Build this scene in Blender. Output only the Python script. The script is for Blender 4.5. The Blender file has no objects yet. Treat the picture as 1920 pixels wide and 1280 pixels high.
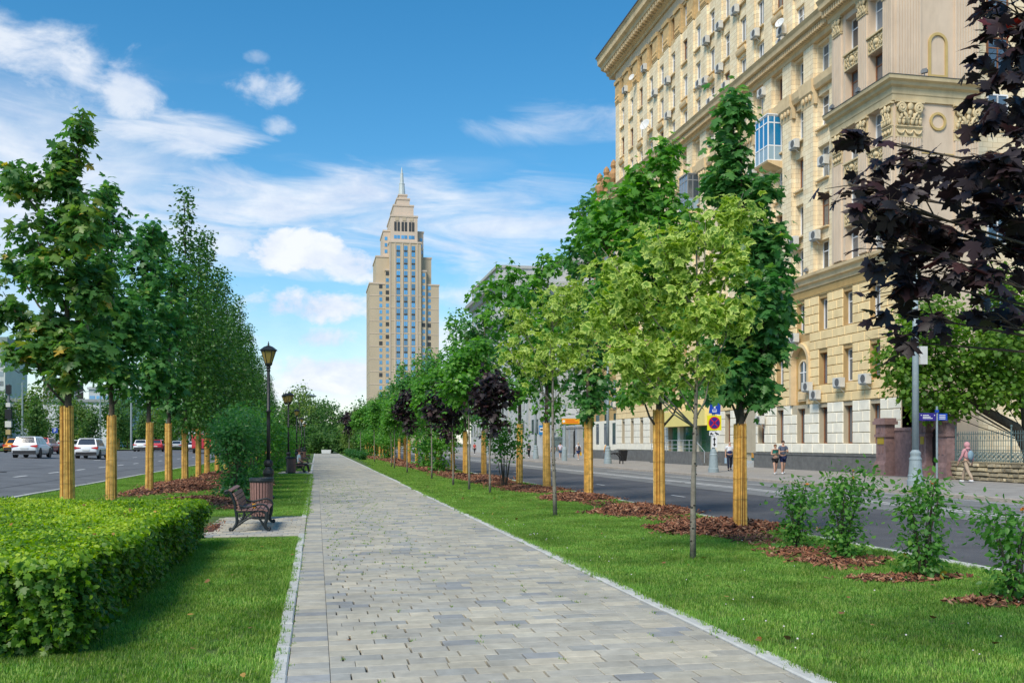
import bpy, math, random
import numpy as np
from mathutils import Vector, Matrix, Euler
R = math.radians
rng = np.random.default_rng(11)
random.seed(5)
SC = bpy.context.scene
COL = SC.collection

# ---------------------------------------------------------------- camera
# world: +Y runs along the footpath, +X towards the apartment building, metres
cam_d = bpy.data.cameras.new('camera'); cam = bpy.data.objects.new('camera', cam_d); COL.objects.link(cam)
cam.location = (0, 0, 1.65)
cam.rotation_euler = (R(90), 0, R(-11.52))
cam_d.sensor_width = 36; cam_d.lens = 33.75; cam_d.shift_y = 0.0995
cam_d.clip_start = 0.1; cam_d.clip_end = 6000
SC.camera = cam

# ---------------------------------------------------------------- sky
SUN_EL, SUN_AZ = R(47), R(221)          # azimuth measured clockwise from +Y: the sun stands behind and to the left
W = bpy.data.worlds.new('World'); SC.world = W; W.use_nodes = True
def build_world():
    nt = W.node_tree; nt.nodes.clear(); N = nt.nodes; L = nt.links
    out = N.new('ShaderNodeOutputWorld'); bg = N.new('ShaderNodeBackground'); bg.inputs[1].default_value = 0.128
    L.new(bg.outputs[0], out.inputs[0])
    sky = N.new('ShaderNodeTexSky'); sky.sky_type = 'NISHITA'; sky.sun_disc = False
    sky.sun_elevation = SUN_EL; sky.sun_rotation = SUN_AZ
    sky.air_density = 1.0; sky.dust_density = 0.35; sky.ozone_density = 2.2; sky.altitude = 150
    hs = N.new('ShaderNodeHueSaturation'); hs.inputs['Hue'].default_value = 0.490; hs.inputs['Saturation'].default_value = 1.37; hs.inputs['Value'].default_value = 0.80
    L.new(sky.outputs[0], hs.inputs['Color'])
    tc = N.new('ShaderNodeTexCoord')
    def math_(op, a, b=None, clamp=False):
        n = N.new('ShaderNodeMath'); n.operation = op; n.use_clamp = clamp
        for i, v in enumerate((a, b)):
            if v is None: continue
            if isinstance(v, (int, float)): n.inputs[i].default_value = v
            else: L.new(v, n.inputs[i])
        return n.outputs[0]
    sep = N.new('ShaderNodeSeparateXYZ'); L.new(tc.outputs['Generated'], sep.inputs[0])
    x, y, z = sep.outputs
    az = math_('ARCTAN2', x, y); el = math_('ARCSINE', z)
    def noise(vec, scale, detail, rough, dist=0.0):
        n = N.new('ShaderNodeTexNoise'); n.inputs['Scale'].default_value = scale; n.inputs['Detail'].default_value = detail
        n.inputs['Roughness'].default_value = rough; n.inputs['Distortion'].default_value = dist
        L.new(vec, n.inputs['Vector']); return n.outputs['Fac']
    def comb(a, b, c=0.0):
        n = N.new('ShaderNodeCombineXYZ')
        for i, v in enumerate((a, b, c)):
            if isinstance(v, (int, float)): n.inputs[i].default_value = v
            else: L.new(v, n.inputs[i])
        return n.outputs[0]
    puff = noise(comb(az, math_('MULTIPLY', el, 1.5), 0.3), 15, 9, 0.6, 0.25)        # billowing
    wisp = noise(comb(math_('ADD', az, math_('MULTIPLY', el, .9)), math_('MULTIPLY', el, 4.6), 2.7), 6.5, 9, 0.6, 0.9)        # drawn out along the horizon
    fine = noise(comb(az, math_('MULTIPLY', el, 2.0), 7.1), 34, 6, 0.6)
    pz = math_('ADD', math_('MAXIMUM', z, 0.0), 0.10)
    plane = noise(comb(math_('DIVIDE', x, pz), math_('DIVIDE', y, pz), 1.3), 1.6, 7, 0.55, 0.4)
    def ss(v, lo, hi):
        n = N.new('ShaderNodeMapRange'); n.interpolation_type = 'SMOOTHSTEP'
        L.new(v, n.inputs['Value']); n.inputs['From Min'].default_value = lo; n.inputs['From Max'].default_value = hi
        return n.outputs['Result']
    def blob(a, e, ra, re, amp, lo, hi, tex, gain):
        da = math_('DIVIDE', math_('SUBTRACT', az, R(a)), R(ra)); de = math_('DIVIDE', math_('SUBTRACT', el, R(e)), R(re))
        q = math_('SUBTRACT', 1.0, math_('ADD', math_('MULTIPLY', da, da), math_('MULTIPLY', de, de)))
        q = math_('ADD', math_('MAXIMUM', q, -3.0), math_('MULTIPLY', math_('SUBTRACT', tex, 0.5), amp))
        return math_('MULTIPLY', ss(q, lo, hi), gain)
    CL = [  # azimuth, elevation, radii (degrees), edge noise, softness, texture, thickness
        (-14.5, 19.6, 6.5, 2.5, 3.6, 0.1, 1.5, puff, .8), (-10.2, 19.4, 2.4, 2.3, 3.2, 0.2, 1.1, puff, .75),
        (-16.0, 13.0, 9.5, 5.6, 2.4, -.8, 1.6, wisp, .9), (-8.2, 16.9, 4.6, 1.3, 4.2, -.3, 1.2, wisp, .75),
        (-3.0, 19.7, 2.5, 1.3, 5.0, 0.3, 1.5, puff, .6), (-2.2, 17.9, 1.3, .6, 4.4, 0.3, 1.6, puff, .5), (-3.4, 21.2, 1.0, .45, 4.0, .2, 1.5, puff, .35),
        (-6.0, 13.0, 10.5, 2.2, 4.6, -.5, 1.5, wisp, .85), (3.5, 13.2, 8.5, 2.6, 4.6, -.5, 1.6, wisp, .85), (-3.0, 10.8, 9.0, 1.6, 4.6, -.4, 1.7, wisp, .75), (11.0, 12.3, 7.5, 2.8, 4.6, -.6, 1.7, wisp, .8),
        (-1.2, 11.0, 3.4, 1.3, 4.6, -.1, 0.8, puff, .95), (2.0, 10.4, 2.2, 1.1, 4.4, -.1, 0.9, puff, .9), (-4.6, 11.2, 1.8, .8, 4.4, 0.0, 1.0, puff, .75),
        (-0.8, 7.9, 3.8, 1.15, 4.4, -.3, 0.7, puff, .95), (0.3, 6.1, 2.4, .75, 4.2, -.4, 0.8, puff, .9), (-5.5, 6.4, 3.0, 1.3, 4.0, -.4, 1.0, puff, .85),
        (1.2, 4.1, 3.6, 1.3, 4.4, -.5, 0.8, puff, .95), (-3.0, 3.0, 3.0, 1.0, 4.0, -.4, 1.0, puff, .85), (-14.0, 7.0, 9.0, 4.0, 2.6, -.2, 1.8, wisp, .8),
        (12.0, 9.2, 5.5, 2.4, 3.2, 0.0, 1.8, puff, .7), (15.5, 18.4, 5.5, 1.2, 4.0, -.3, 1.7, wisp, .6), (8.2, 5.4, 5.5, 2.6, 3.4, -.3, 1.5, puff, .85), (9.5, 8.4, 4.0, 1.2, 4.0, -.1, 1.4, puff, .75),
    ]
    d = ss(plane, 0.56, 0.80); d = math_('MULTIPLY', d, 0.16)
    for c in CL: d = math_('MAXIMUM', d, blob(*c[:7], c[7], c[8]))
    hz = ss(el, R(13), R(-1.0)); d = math_('MAXIMUM', d, math_('MULTIPLY', hz, math_('ADD', 0.12, math_('MULTIPLY', wisp, 0.7))))
    d = math_('MINIMUM', d, 1.0)
    # cloud tone: bright tops, faintly blue-grey in the thick parts
    ton = N.new('ShaderNodeValToRGB'); ton.color_ramp.elements[0].position = 0.30; ton.color_ramp.elements[1].position = 0.62
    ton.color_ramp.elements[0].color = (2.9, 3.45, 4.5, 1); ton.color_ramp.elements[1].color = (4.75, 4.9, 5.15, 1)
    L.new(math_('ADD', math_('MULTIPLY', puff, .7), math_('MULTIPLY', fine, .3)), ton.inputs[0])
    mx = N.new('ShaderNodeMix'); mx.data_type = 'RGBA'
    L.new(d, mx.inputs[0]); L.new(hs.outputs[0], mx.inputs[6]); L.new(ton.outputs[0], mx.inputs[7])
    L.new(mx.outputs[2], bg.inputs[0])
build_world()

# ---------------------------------------------------------------- sun
sd = bpy.data.lights.new('sun', 'SUN'); so = bpy.data.objects.new('sun', sd); COL.objects.link(so)
sd.energy = 2.55; sd.angle = R(22.0); sd.color = (1.0, 0.92, 0.78)
sdir = Vector((math.sin(SUN_AZ) * math.cos(SUN_EL), math.cos(SUN_AZ) * math.cos(SUN_EL), math.sin(SUN_EL)))
so.rotation_euler = (-sdir).to_track_quat('-Z', 'Y').to_euler()
so.location = (0, 0, 60)
SC.view_settings.view_transform = 'Standard'; SC.view_settings.look = 'None'
SC.view_settings.exposure = 0.68; SC.view_settings.gamma = 1.0; SC.view_settings.use_curve_mapping = False
SC.render.engine = 'CYCLES'
SC.cycles.max_bounces = 6; SC.cycles.diffuse_bounces = 4; SC.cycles.glossy_bounces = 2; SC.cycles.transmission_bounces = 3
SC.cycles.transparent_max_bounces = 6; SC.cycles.caustics_reflective = False; SC.cycles.caustics_refractive = False
SC.cycles.use_denoising = True

# ---------------------------------------------------------------- helpers
def tag(o, label=None, cat=None, group=None, kind=None):
    if label: o['label'] = label
    if cat: o['category'] = cat
    if group: o['group'] = group
    if kind: o['kind'] = kind
    return o
def link(o, parent=None):
    COL.objects.link(o)
    if parent is not None: o.parent = parent
    return o
def thing(name, label, cat, loc=(0, 0, 0), rz=0.0, group=None):
    o = bpy.data.objects.new(name, None); o.empty_display_size = .2
    o.location = loc; o.rotation_euler = (0, 0, rz)
    return tag(link(o), label, cat, group)
def place(name, me, parent=None, loc=(0, 0, 0), rot=(0, 0, 0), sc=(1, 1, 1)):
    o = bpy.data.objects.new(name, me); o.location = loc; o.rotation_euler = rot; o.scale = sc
    return link(o, parent)
def copy_tree(o, parent=None):
    c = o.copy(); COL.objects.link(c); c.parent = parent
    for ch in list(o.children): copy_tree(ch, c)
    return c
def empty_in(name, parent, loc=(0, 0, 0), rot=(0, 0, 0)):
    o = bpy.data.objects.new(name, None); o.location = loc; o.rotation_euler = rot
    return link(o, parent)

class MB:
    """collects shapes; build() makes one mesh object"""
    def __init__(s): s.v = []; s.f = []; s.m = []; s.r = []; s.mi = 0; s.rv = 0.0; s.sm = []; s.smooth = False
    def add(s, vs, fs):
        b = len(s.v); s.v += [tuple(p) for p in vs]; s.r += [s.rv] * len(vs)
        for f in fs: s.f.append([b + i for i in f]); s.m.append(s.mi); s.sm.append(s.smooth)
        return s
    def box(s, x0, x1, y0, y1, z0, z1):
        if x0 > x1: x0, x1 = x1, x0
        if y0 > y1: y0, y1 = y1, y0
        if z0 > z1: z0, z1 = z1, z0
        return s.add([(x0,y0,z0),(x1,y0,z0),(x1,y1,z0),(x0,y1,z0),(x0,y0,z1),(x1,y0,z1),(x1,y1,z1),(x0,y1,z1)],
                     [(3,2,1,0),(4,5,6,7),(0,1,5,4),(1,2,6,5),(2,3,7,6),(3,0,4,7)])
    def bbox(s, x0, x1, y0, y1, z0, z1, b=.006):
        """box with its top edges broken (pavers, stones lying flat)"""
        return s.add([(x0,y0,z0),(x1,y0,z0),(x1,y1,z0),(x0,y1,z0),(x0,y0,z1-b),(x1,y0,z1-b),(x1,y1,z1-b),(x0,y1,z1-b),
                      (x0+b,y0+b,z1),(x1-b,y0+b,z1),(x1-b,y1-b,z1),(x0+b,y1-b,z1)],
                     [(0,1,5,4),(1,2,6,5),(2,3,7,6),(3,0,4,7),(4,5,9,8),(5,6,10,9),(6,7,11,10),(7,4,8,11),(8,9,10,11)])
    def obox(s, c, h, M):
        c = Vector(c); vs = [c + M @ Vector((sx*h[0], sy*h[1], sz*h[2])) for sz in (-1,1) for sx, sy in ((-1,-1),(1,-1),(1,1),(-1,1))]
        return s.add(vs, [(3,2,1,0),(4,5,6,7),(0,1,5,4),(1,2,6,5),(2,3,7,6),(3,0,4,7)])
    def tube(s, pts, rad, n=8, cap=True, ell=None):
        pts = [Vector(p) for p in pts]; k = len(pts)
        if isinstance(rad, (int, float)): rad = [rad] * k
        d0 = (pts[1] - pts[0]).normalized(); up = Vector((0,0,1)) if abs(d0.z) < .9 else Vector((1,0,0))
        a = d0.cross(up).normalized(); vs = []
        for i, p in enumerate(pts):
            d = ((pts[min(i+1,k-1)] - pts[i]).normalized() + (pts[i] - pts[max(i-1,0)]).normalized())
            d = d.normalized() if d.length > 1e-6 else d0
            a = (a - d * a.dot(d)); a = a.normalized() if a.length > 1e-6 else d.orthogonal().normalized()
            b = d.cross(a)
            for j in range(n):
                t = 2*math.pi*j/n; e = ell if ell else 1.0
                vs.append(p + (a*math.cos(t) + b*math.sin(t)*e) * rad[i])
        fs = [(i*n+j, i*n+(j+1)%n, (i+1)*n+(j+1)%n, (i+1)*n+j) for i in range(k-1) for j in range(n)]
        if cap: fs += [tuple(range(n-1,-1,-1)), tuple(range((k-1)*n, k*n))]
        return s.add(vs, fs)
    def lathe(s, prof, c=(0,0,0), n=16, axis='z', rot=0.0):
        vs = []; k = len(prof)
        for r_, h in prof:
            for j in range(n):
                t = 2*math.pi*j/n + rot; q = (r_*math.cos(t), r_*math.sin(t), h)
                if axis == 'x': q = (h, q[0], q[1])
                elif axis == 'y': q = (q[0], h, q[1])
                vs.append((c[0]+q[0], c[1]+q[1], c[2]+q[2]))
        fs = [(i*n+j, i*n+(j+1)%n, (i+1)*n+(j+1)%n, (i+1)*n+j) for i in range(k-1) for j in range(n)]
        fs += [tuple(range(n-1,-1,-1)), tuple(range((k-1)*n, k*n))]
        return s.add(vs, fs)
    def prism(s, poly, a0, a1, axis='x'):
        """extrude a 2D polygon along an axis; poly in the other two axes in order (x:(y,z), y:(x,z), z:(x,y))"""
        def P(p, a): return (a, p[0], p[1]) if axis == 'x' else ((p[0], a, p[1]) if axis == 'y' else (p[0], p[1], a))
        n = len(poly); vs = [P(p, a0) for p in poly] + [P(p, a1) for p in poly]
        fs = [tuple(range(n)), tuple(range(2*n-1, n-1, -1))] + [(i, i+n, (i+1)%n+n, (i+1)%n) for i in range(n)]
        return s.add(vs, fs)
    def sphere(s, c, r, n=10, k=7, M=None):
        r = (r, r, r) if isinstance(r, (int, float)) else r; vs = []
        for i in range(k+1):
            ph = math.pi * i / k
            for j in range(n):
                t = 2*math.pi*j/n; q = Vector((r[0]*math.sin(ph)*math.cos(t), r[1]*math.sin(ph)*math.sin(t), r[2]*math.cos(ph)))
                if M: q = M @ q
                vs.append((c[0]+q[0], c[1]+q[1], c[2]+q[2]))
        fs = [(i*n+j, (i+1)*n+j, (i+1)*n+(j+1)%n, i*n+(j+1)%n) for i in range(k) for j in range(n)]
        return s.add(vs, fs)
    def quad(s, a, b, c, d): return s.add([a,b,c,d], [(0,1,2,3)])
    def mesh(s, name, mats):
        me = bpy.data.meshes.new(name); me.from_pydata(s.v, [], s.f)
        for m in (mats if isinstance(mats, (list, tuple)) else [mats]): me.materials.append(m)
        me.polygons.foreach_set('material_index', s.m)
        if any(s.sm): me.polygons.foreach_set('use_smooth', s.sm)
        if any(s.r):
            at = me.attributes.new('rnd', 'FLOAT', 'POINT'); at.data.foreach_set('value', s.r)
        # closed shapes: make the normals point outwards
        import bmesh
        bm = bmesh.new(); bm.from_mesh(me); bmesh.ops.recalc_face_normals(bm, faces=bm.faces); bm.to_mesh(me); bm.free()
        me.update(); return me
    def build(s, name, mats, parent=None, loc=(0,0,0), rot=(0,0,0)):
        return place(name, s.mesh(name, mats), parent, loc, rot)
def B(*a): return MB().box(*a)

# ---------------------------------------------------------------- materials
MATS = {}
def mat(name, col, rough=.7, var=0.0, scale=4.0, bump=0.0, bscale=40.0, spec=.4, metal=0.0, col2=None, attr=None, attr_cols=None, obj_rand=0.0, dirt=0.0, stain=0.0):
    if name in MATS: return MATS[name]
    m = bpy.data.materials.new(name); m.use_nodes = True; nt = m.node_tree; N = nt.nodes; L = nt.links
    b = N['Principled BSDF']; b.inputs['Roughness'].default_value = rough; b.inputs['Metallic'].default_value = metal
    b.inputs['Specular IOR Level'].default_value = spec
    g = N.new('ShaderNodeNewGeometry'); src = None
    def rgb(c):
        n = N.new('ShaderNodeRGB'); n.outputs[0].default_value = (*c, 1); return n.outputs[0]
    cur = rgb(col)
    if attr:
        a = N.new('ShaderNodeAttribute'); a.attribute_name = attr
        cr = N.new('ShaderNodeValToRGB'); els = cr.color_ramp.elements
        for i, (p, c) in enumerate(attr_cols):
            e = els[i] if i < 2 else els.new(p)
            e.position = p; e.color = (*c, 1)
        L.new(a.outputs['Fac'], cr.inputs[0]); cur = cr.outputs[0]
    if var or col2:
        n = N.new('ShaderNodeTexNoise'); n.inputs['Scale'].default_value = scale; n.inputs['Detail'].default_value = 7; n.inputs['Roughness'].default_value = .62
        L.new(g.outputs['Position'], n.inputs['Vector'])
        cr = N.new('ShaderNodeMapRange'); cr.inputs['From Min'].default_value = .32; cr.inputs['From Max'].default_value = .68
        L.new(n.outputs['Fac'], cr.inputs[0])
        mx = N.new('ShaderNodeMix'); mx.data_type = 'RGBA'; L.new(cr.outputs[0], mx.inputs[0])
        if col2:
            L.new(cur, mx.inputs[6]); mx.inputs[7].default_value = (*col2, 1)
        else:
            h1 = N.new('ShaderNodeHueSaturation'); h1.inputs['Value'].default_value = 1-var; L.new(cur, h1.inputs['Color'])
            h2 = N.new('ShaderNodeHueSaturation'); h2.inputs['Value'].default_value = 1+var; L.new(cur, h2.inputs['Color'])
            L.new(h1.outputs[0], mx.inputs[6]); L.new(h2.outputs[0], mx.inputs[7])
        cur = mx.outputs[2]
    if obj_rand:
        oi = N.new('ShaderNodeObjectInfo'); mr = N.new('ShaderNodeMapRange'); mr.inputs['To Min'].default_value = 1-obj_rand; mr.inputs['To Max'].default_value = 1+obj_rand
        L.new(oi.outputs['Random'], mr.inputs[0]); h = N.new('ShaderNodeHueSaturation'); L.new(mr.outputs[0], h.inputs['Value']); L.new(cur, h.inputs['Color']); cur = h.outputs[0]
    if stain:  # broad stains and scuffed paths
        n = N.new('ShaderNodeTexNoise'); n.inputs['Scale'].default_value = .8; n.inputs['Detail'].default_value = 9; n.inputs['Roughness'].default_value = .68; n.inputs['Distortion'].default_value = .4
        L.new(g.outputs['Position'], n.inputs['Vector']); mr = N.new('ShaderNodeMapRange'); mr.inputs['From Min'].default_value = .35; mr.inputs['From Max'].default_value = .7; mr.inputs['To Min'].default_value = 1+stain*.4; mr.inputs['To Max'].default_value = 1-stain
        L.new(n.outputs['Fac'], mr.inputs[0]); h = N.new('ShaderNodeHueSaturation'); L.new(mr.outputs[0], h.inputs['Value']); L.new(cur, h.inputs['Color']); cur = h.outputs[0]
    if dirt:  # streaks and soiling with a shape of their own
        n = N.new('ShaderNodeTexNoise'); n.inputs['Scale'].default_value = 1.0; n.inputs['Detail'].default_value = 8; n.inputs['Roughness'].default_value = .7
        mp = N.new('ShaderNodeMapping'); mp.inputs['Scale'].default_value = (1.1, 1.1, .22); L.new(g.outputs['Position'], mp.inputs[0]); L.new(mp.outputs[0], n.inputs['Vector'])
        mr = N.new('ShaderNodeMapRange'); mr.inputs['From Min'].default_value = .5; mr.inputs['From Max'].default_value = .75; mr.inputs['To Max'].default_value = dirt
        L.new(n.outputs['Fac'], mr.inputs[0]); mx = N.new('ShaderNodeMix'); mx.data_type = 'RGBA'; mx.blend_type = 'MULTIPLY'
        L.new(mr.outputs[0], mx.inputs[0]); L.new(cur, mx.inputs[6]); mx.inputs[7].default_value = (.45, .40, .34, 1); cur = mx.outputs[2]
    L.new(cur, b.inputs['Base Color'])
    if bump:
        n = N.new('ShaderNodeTexNoise'); n.inputs['Scale'].default_value = bscale; n.inputs['Detail'].default_value = 6
        L.new(g.outputs['Position'], n.inputs['Vector']); bp = N.new('ShaderNodeBump'); bp.inputs['Strength'].default_value = bump; bp.inputs['Distance'].default_value = .02
        L.new(n.outputs['Fac'], bp.inputs['Height']); L.new(bp.outputs[0], b.inputs['Normal'])
    MATS[name] = m; return m

def glass_mat(name, col, rough=.06, var=.5, lit=None):
    if name in MATS: return MATS[name]
    m = bpy.data.materials.new(name); m.use_nodes = True; nt = m.node_tree; N = nt.nodes; L = nt.links
    b = N['Principled BSDF']; b.inputs['Roughness'].default_value = rough; b.inputs['Specular IOR Level'].default_value = 1.0; b.inputs['IOR'].default_value = 1.7
    oi = N.new('ShaderNodeObjectInfo'); mr = N.new('ShaderNodeMapRange'); mr.inputs['To Min'].default_value = 1-var; mr.inputs['To Max'].default_value = 1+var
    L.new(oi.outputs['Random'], mr.inputs[0]); h = N.new('ShaderNodeHueSaturation'); h.inputs['Color'].default_value = (*col, 1)
    L.new(mr.outputs[0], h.inputs['Value']); L.new(h.outputs[0], b.inputs['Base Color'])
    MATS[name] = m; return m

def tiled(name, cols, mortar, bw, bh, gap, axes, rough=.8, offset=.5, var=.12, bump=.35):
    """cladding: courses of blocks in the plane given by two world axes"""
    if name in MATS: return MATS[name]
    m = bpy.data.materials.new(name); m.use_nodes = True; nt = m.node_tree; N = nt.nodes; L = nt.links
    b = N['Principled BSDF']; b.inputs['Roughness'].default_value = rough; b.inputs['Specular IOR Level'].default_value = .25
    g = N.new('ShaderNodeNewGeometry'); sp = N.new('ShaderNodeSeparateXYZ'); L.new(g.outputs['Position'], sp.inputs[0])
    cb = N.new('ShaderNodeCombineXYZ')
    if axes == 'wall':   # horizontal run = x + y so that both faces of a corner carry the courses
        ad = N.new('ShaderNodeMath'); ad.operation = 'ADD'; L.new(sp.outputs[0], ad.inputs[0]); L.new(sp.outputs[1], ad.inputs[1]); L.new(ad.outputs[0], cb.inputs[0]); L.new(sp.outputs[2], cb.inputs[1])
    else:
        L.new(sp.outputs['XYZ'.index(axes[0])], cb.inputs[0]); L.new(sp.outputs['XYZ'.index(axes[1])], cb.inputs[1])
    br = N.new('ShaderNodeTexBrick'); br.offset = offset; br.inputs['Scale'].default_value = 1
    br.inputs['Brick Width'].default_value = bw; br.inputs['Row Height'].default_value = bh; br.inputs['Mortar Size'].default_value = gap; br.inputs['Mortar Smooth'].default_value = .1
    br.inputs['Color1'].default_value = (*cols[0], 1); br.inputs['Color2'].default_value = (*cols[1], 1); br.inputs['Mortar'].default_value = (*mortar, 1); br.inputs['Bias'].default_value = 0
    L.new(cb.outputs[0], br.inputs['Vector'])
    n = N.new('ShaderNodeTexNoise'); n.inputs['Scale'].default_value = .7; n.inputs['Detail'].default_value = 8; n.inputs['Roughness'].default_value = .65; L.new(g.outputs['Position'], n.inputs['Vector'])
    mr = N.new('ShaderNodeMapRange'); mr.inputs['From Min'].default_value = .3; mr.inputs['From Max'].default_value = .7; mr.inputs['To Min'].default_value = 1-var; mr.inputs['To Max'].default_value = 1+var
    L.new(n.outputs['Fac'], mr.inputs[0]); h = N.new('ShaderNodeHueSaturation'); L.new(mr.outputs[0], h.inputs['Value']); L.new(br.outputs['Color'], h.inputs['Color'])
    n2 = N.new('ShaderNodeTexNoise'); n2.inputs['Scale'].default_value = 1.0; n2.inputs['Detail'].default_value = 8; n2.inputs['Roughness'].default_value = .7     # rain streaks
    mp = N.new('ShaderNodeMapping'); mp.inputs['Scale'].default_value = (1.3, 1.3, .16); L.new(g.outputs['Position'], mp.inputs[0]); L.new(mp.outputs[0], n2.inputs['Vector'])
    m3 = N.new('ShaderNodeMapRange'); m3.inputs['From Min'].default_value = .5; m3.inputs['From Max'].default_value = .78; m3.inputs['To Max'].default_value = .45; L.new(n2.outputs['Fac'], m3.inputs[0])
    mm = N.new('ShaderNodeMix'); mm.data_type = 'RGBA'; mm.blend_type = 'MULTIPLY'; L.new(m3.outputs[0], mm.inputs[0]); L.new(h.outputs[0], mm.inputs[6]); mm.inputs[7].default_value = (.5,.43,.34,1)
    L.new(mm.outputs[2], b.inputs['Base Color'])
    bp = N.new('ShaderNodeBump'); bp.invert = True; bp.inputs['Strength'].default_value = bump; bp.inputs['Distance'].default_value = .02
    L.new(br.outputs['Fac'], bp.inputs['Height']); L.new(bp.outputs[0], b.inputs['Normal'])
    MATS[name] = m; return m

def leaf_mat(name, cols, trans=.35, rough=.45, edge=None, spec=.4, back=None):
    """leaves: colour by a random value per leaf; edge = colour of a variegated margin"""
    if name in MATS: return MATS[name]
    m = bpy.data.materials.new(name); m.use_nodes = True; nt = m.node_tree; N = nt.nodes; L = nt.links
    b = N['Principled BSDF']; out = N['Material Output']; b.inputs['Roughness'].default_value = rough; b.inputs['Specular IOR Level'].default_value = spec
    a = N.new('ShaderNodeAttribute'); a.attribute_name = 'rnd'
    cr = N.new('ShaderNodeValToRGB'); els = cr.color_ramp.elements
    for i, c in enumerate(cols):
        p = i / (len(cols)-1) if not isinstance(c[0], tuple) else c[1]
        cc = c if not isinstance(c[0], tuple) else c[0]
        e = els[i] if i < 2 else els.new(p)
        e.position = p; e.color = (*cc, 1)
    L.new(a.outputs['Fac'], cr.inputs[0]); cur = cr.outputs[0]
    if edge:
        e = N.new('ShaderNodeAttribute'); e.attribute_name = 'edge'
        mr = N.new('ShaderNodeMapRange'); mr.inputs['From Min'].default_value = .50; mr.inputs['From Max'].default_value = .80
        gp = N.new('ShaderNodeNewGeometry'); nz = N.new('ShaderNodeTexNoise'); nz.inputs['Scale'].default_value = 26; nz.inputs['Detail'].default_value = 3; L.new(gp.outputs['Position'], nz.inputs['Vector'])   # ragged cream margin
        ma = N.new('ShaderNodeMath'); ma.operation = 'MULTIPLY_ADD'; L.new(nz.outputs['Fac'], ma.inputs[0]); ma.inputs[1].default_value = 1.5; ma.inputs[2].default_value = -.75
        mb_ = N.new('ShaderNodeMath'); L.new(e.outputs['Fac'], mb_.inputs[0]); L.new(ma.outputs[0], mb_.inputs[1]); L.new(mb_.outputs[0], mr.inputs[0])
        mx = N.new('ShaderNodeMix'); mx.data_type = 'RGBA'; L.new(mr.outputs[0], mx.inputs[0]); L.new(cur, mx.inputs[6]); mx.inputs[7].default_value = (*edge, 1); cur = mx.outputs[2]
    L.new(cur, b.inputs['Base Color'])
    if trans:
        t = N.new('ShaderNodeBsdfTranslucent'); h = N.new('ShaderNodeHueSaturation'); h.inputs['Saturation'].default_value = 1.15; h.inputs['Value'].default_value = 1.5
        L.new(cur, h.inputs['Color']); L.new(h.outputs[0], t.inputs[0])
        ms = N.new('ShaderNodeMixShader'); ms.inputs[0].default_value = trans; L.new(b.outputs[0], ms.inputs[1]); L.new(t.outputs[0], ms.inputs[2]); L.new(ms.outputs[0], out.inputs[0])
    MATS[name] = m; return m

# ---------------------------------------------------------------- leaves
def tri_mesh(name, V, F, mats, rnd=None, edge=None):
    me = bpy.data.meshes.new(name); nv, nf = len(V), len(F)
    me.vertices.add(nv); me.vertices.foreach_set('co', np.ascontiguousarray(V, dtype=np.float32).ravel())
    me.loops.add(nf*3); me.loops.foreach_set('vertex_index', np.ascontiguousarray(F, dtype=np.int32).ravel())
    me.polygons.add(nf); me.polygons.foreach_set('loop_start', np.arange(0, nf*3, 3, dtype=np.int32))
    for nm, a in (('rnd', rnd), ('edge', edge)):
        if a is not None:
            at = me.attributes.new(nm, 'FLOAT', 'POINT'); at.data.foreach_set('value', np.ascontiguousarray(a, dtype=np.float32))
    for m in (mats if isinstance(mats, (list, tuple)) else [mats]): me.materials.append(m)
    me.update(calc_edges=True); return me
def fan(outl, c, cz=.05, droop=.13):
    """leaf template from an outline: a fan about a centre on the midrib, blade falling towards its rim"""
    V = [(c[0], c[1], cz)] + [(x, y, cz - droop*(abs(x)**1.3)*1.2 - droop*.5*max(0, y-.5)**2) for x, y in outl]
    n = len(outl); F = [(0, i+1, (i+1) % n + 1) for i in range(n)]
    E = [0.0] + [1.0]*n
    return np.array(V, float), np.array(F, int), np.array(E, float)
def mirror(h): return h + [(-x, y) for x, y in reversed(h) if x > 1e-6]
MAPLE = fan(mirror([(0, 0), (.22, -.04), (.50, .05), (.40, .22), (.62, .42), (.66, .62), (.40, .56), (.24, .60), (.26, .80), (0, 1.05)]), (0, .30))
MAPLE_FINE = fan(mirror([(0, 0), (.14, -.06), (.32, -.02), (.52, .00), (.44, .13), (.37, .20), (.52, .27), (.60, .36), (.78, .54), (.60, .56), (.50, .62), (.38, .54), (.27, .52),
                         (.30, .66), (.38, .76), (.22, .82), (.12, .95), (0, 1.14)]), (0, .26), .05, .22)
LOBED = fan(mirror([(0, 0), (.34, .02), (.52, .30), (.36, .42), (.38, .68), (0, .95)]), (0, .36))
OVATE = fan(mirror([(0, 0), (.26, .22), (.30, .50), (.15, .82), (0, 1.0)]), (0, .42), .05, .3)
DIAMOND = (np.array([(0,0,0),(.42,.45,-.1),(0,1,0),(-.42,.45,-.1)], float), np.array([(0,1,2),(0,2,3)], int), np.array([0,1,1,1.]))
def leaf_mesh(name, P, T, Nn, S, tpl, mats, rv):
    V0, F0, E0 = tpl; n = len(P); k = len(V0)
    T = T / np.maximum(np.linalg.norm(T, axis=1, keepdims=True), 1e-6)
    Bn = np.cross(T, Nn); Bn /= np.maximum(np.linalg.norm(Bn, axis=1, keepdims=True), 1e-6)
    N2 = np.cross(Bn, T)
    V = P[:, None, :] + S[:, None, None] * (V0[None, :, 0:1]*Bn[:, None, :] + V0[None, :, 1:2]*T[:, None, :] + V0[None, :, 2:3]*N2[:, None, :])
    F = F0[None] + (np.arange(n)*k)[:, None, None]
    return tri_mesh(name, V.reshape(-1, 3), F.reshape(-1, 3), mats, np.repeat(rv, k), np.tile(E0, n))
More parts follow.
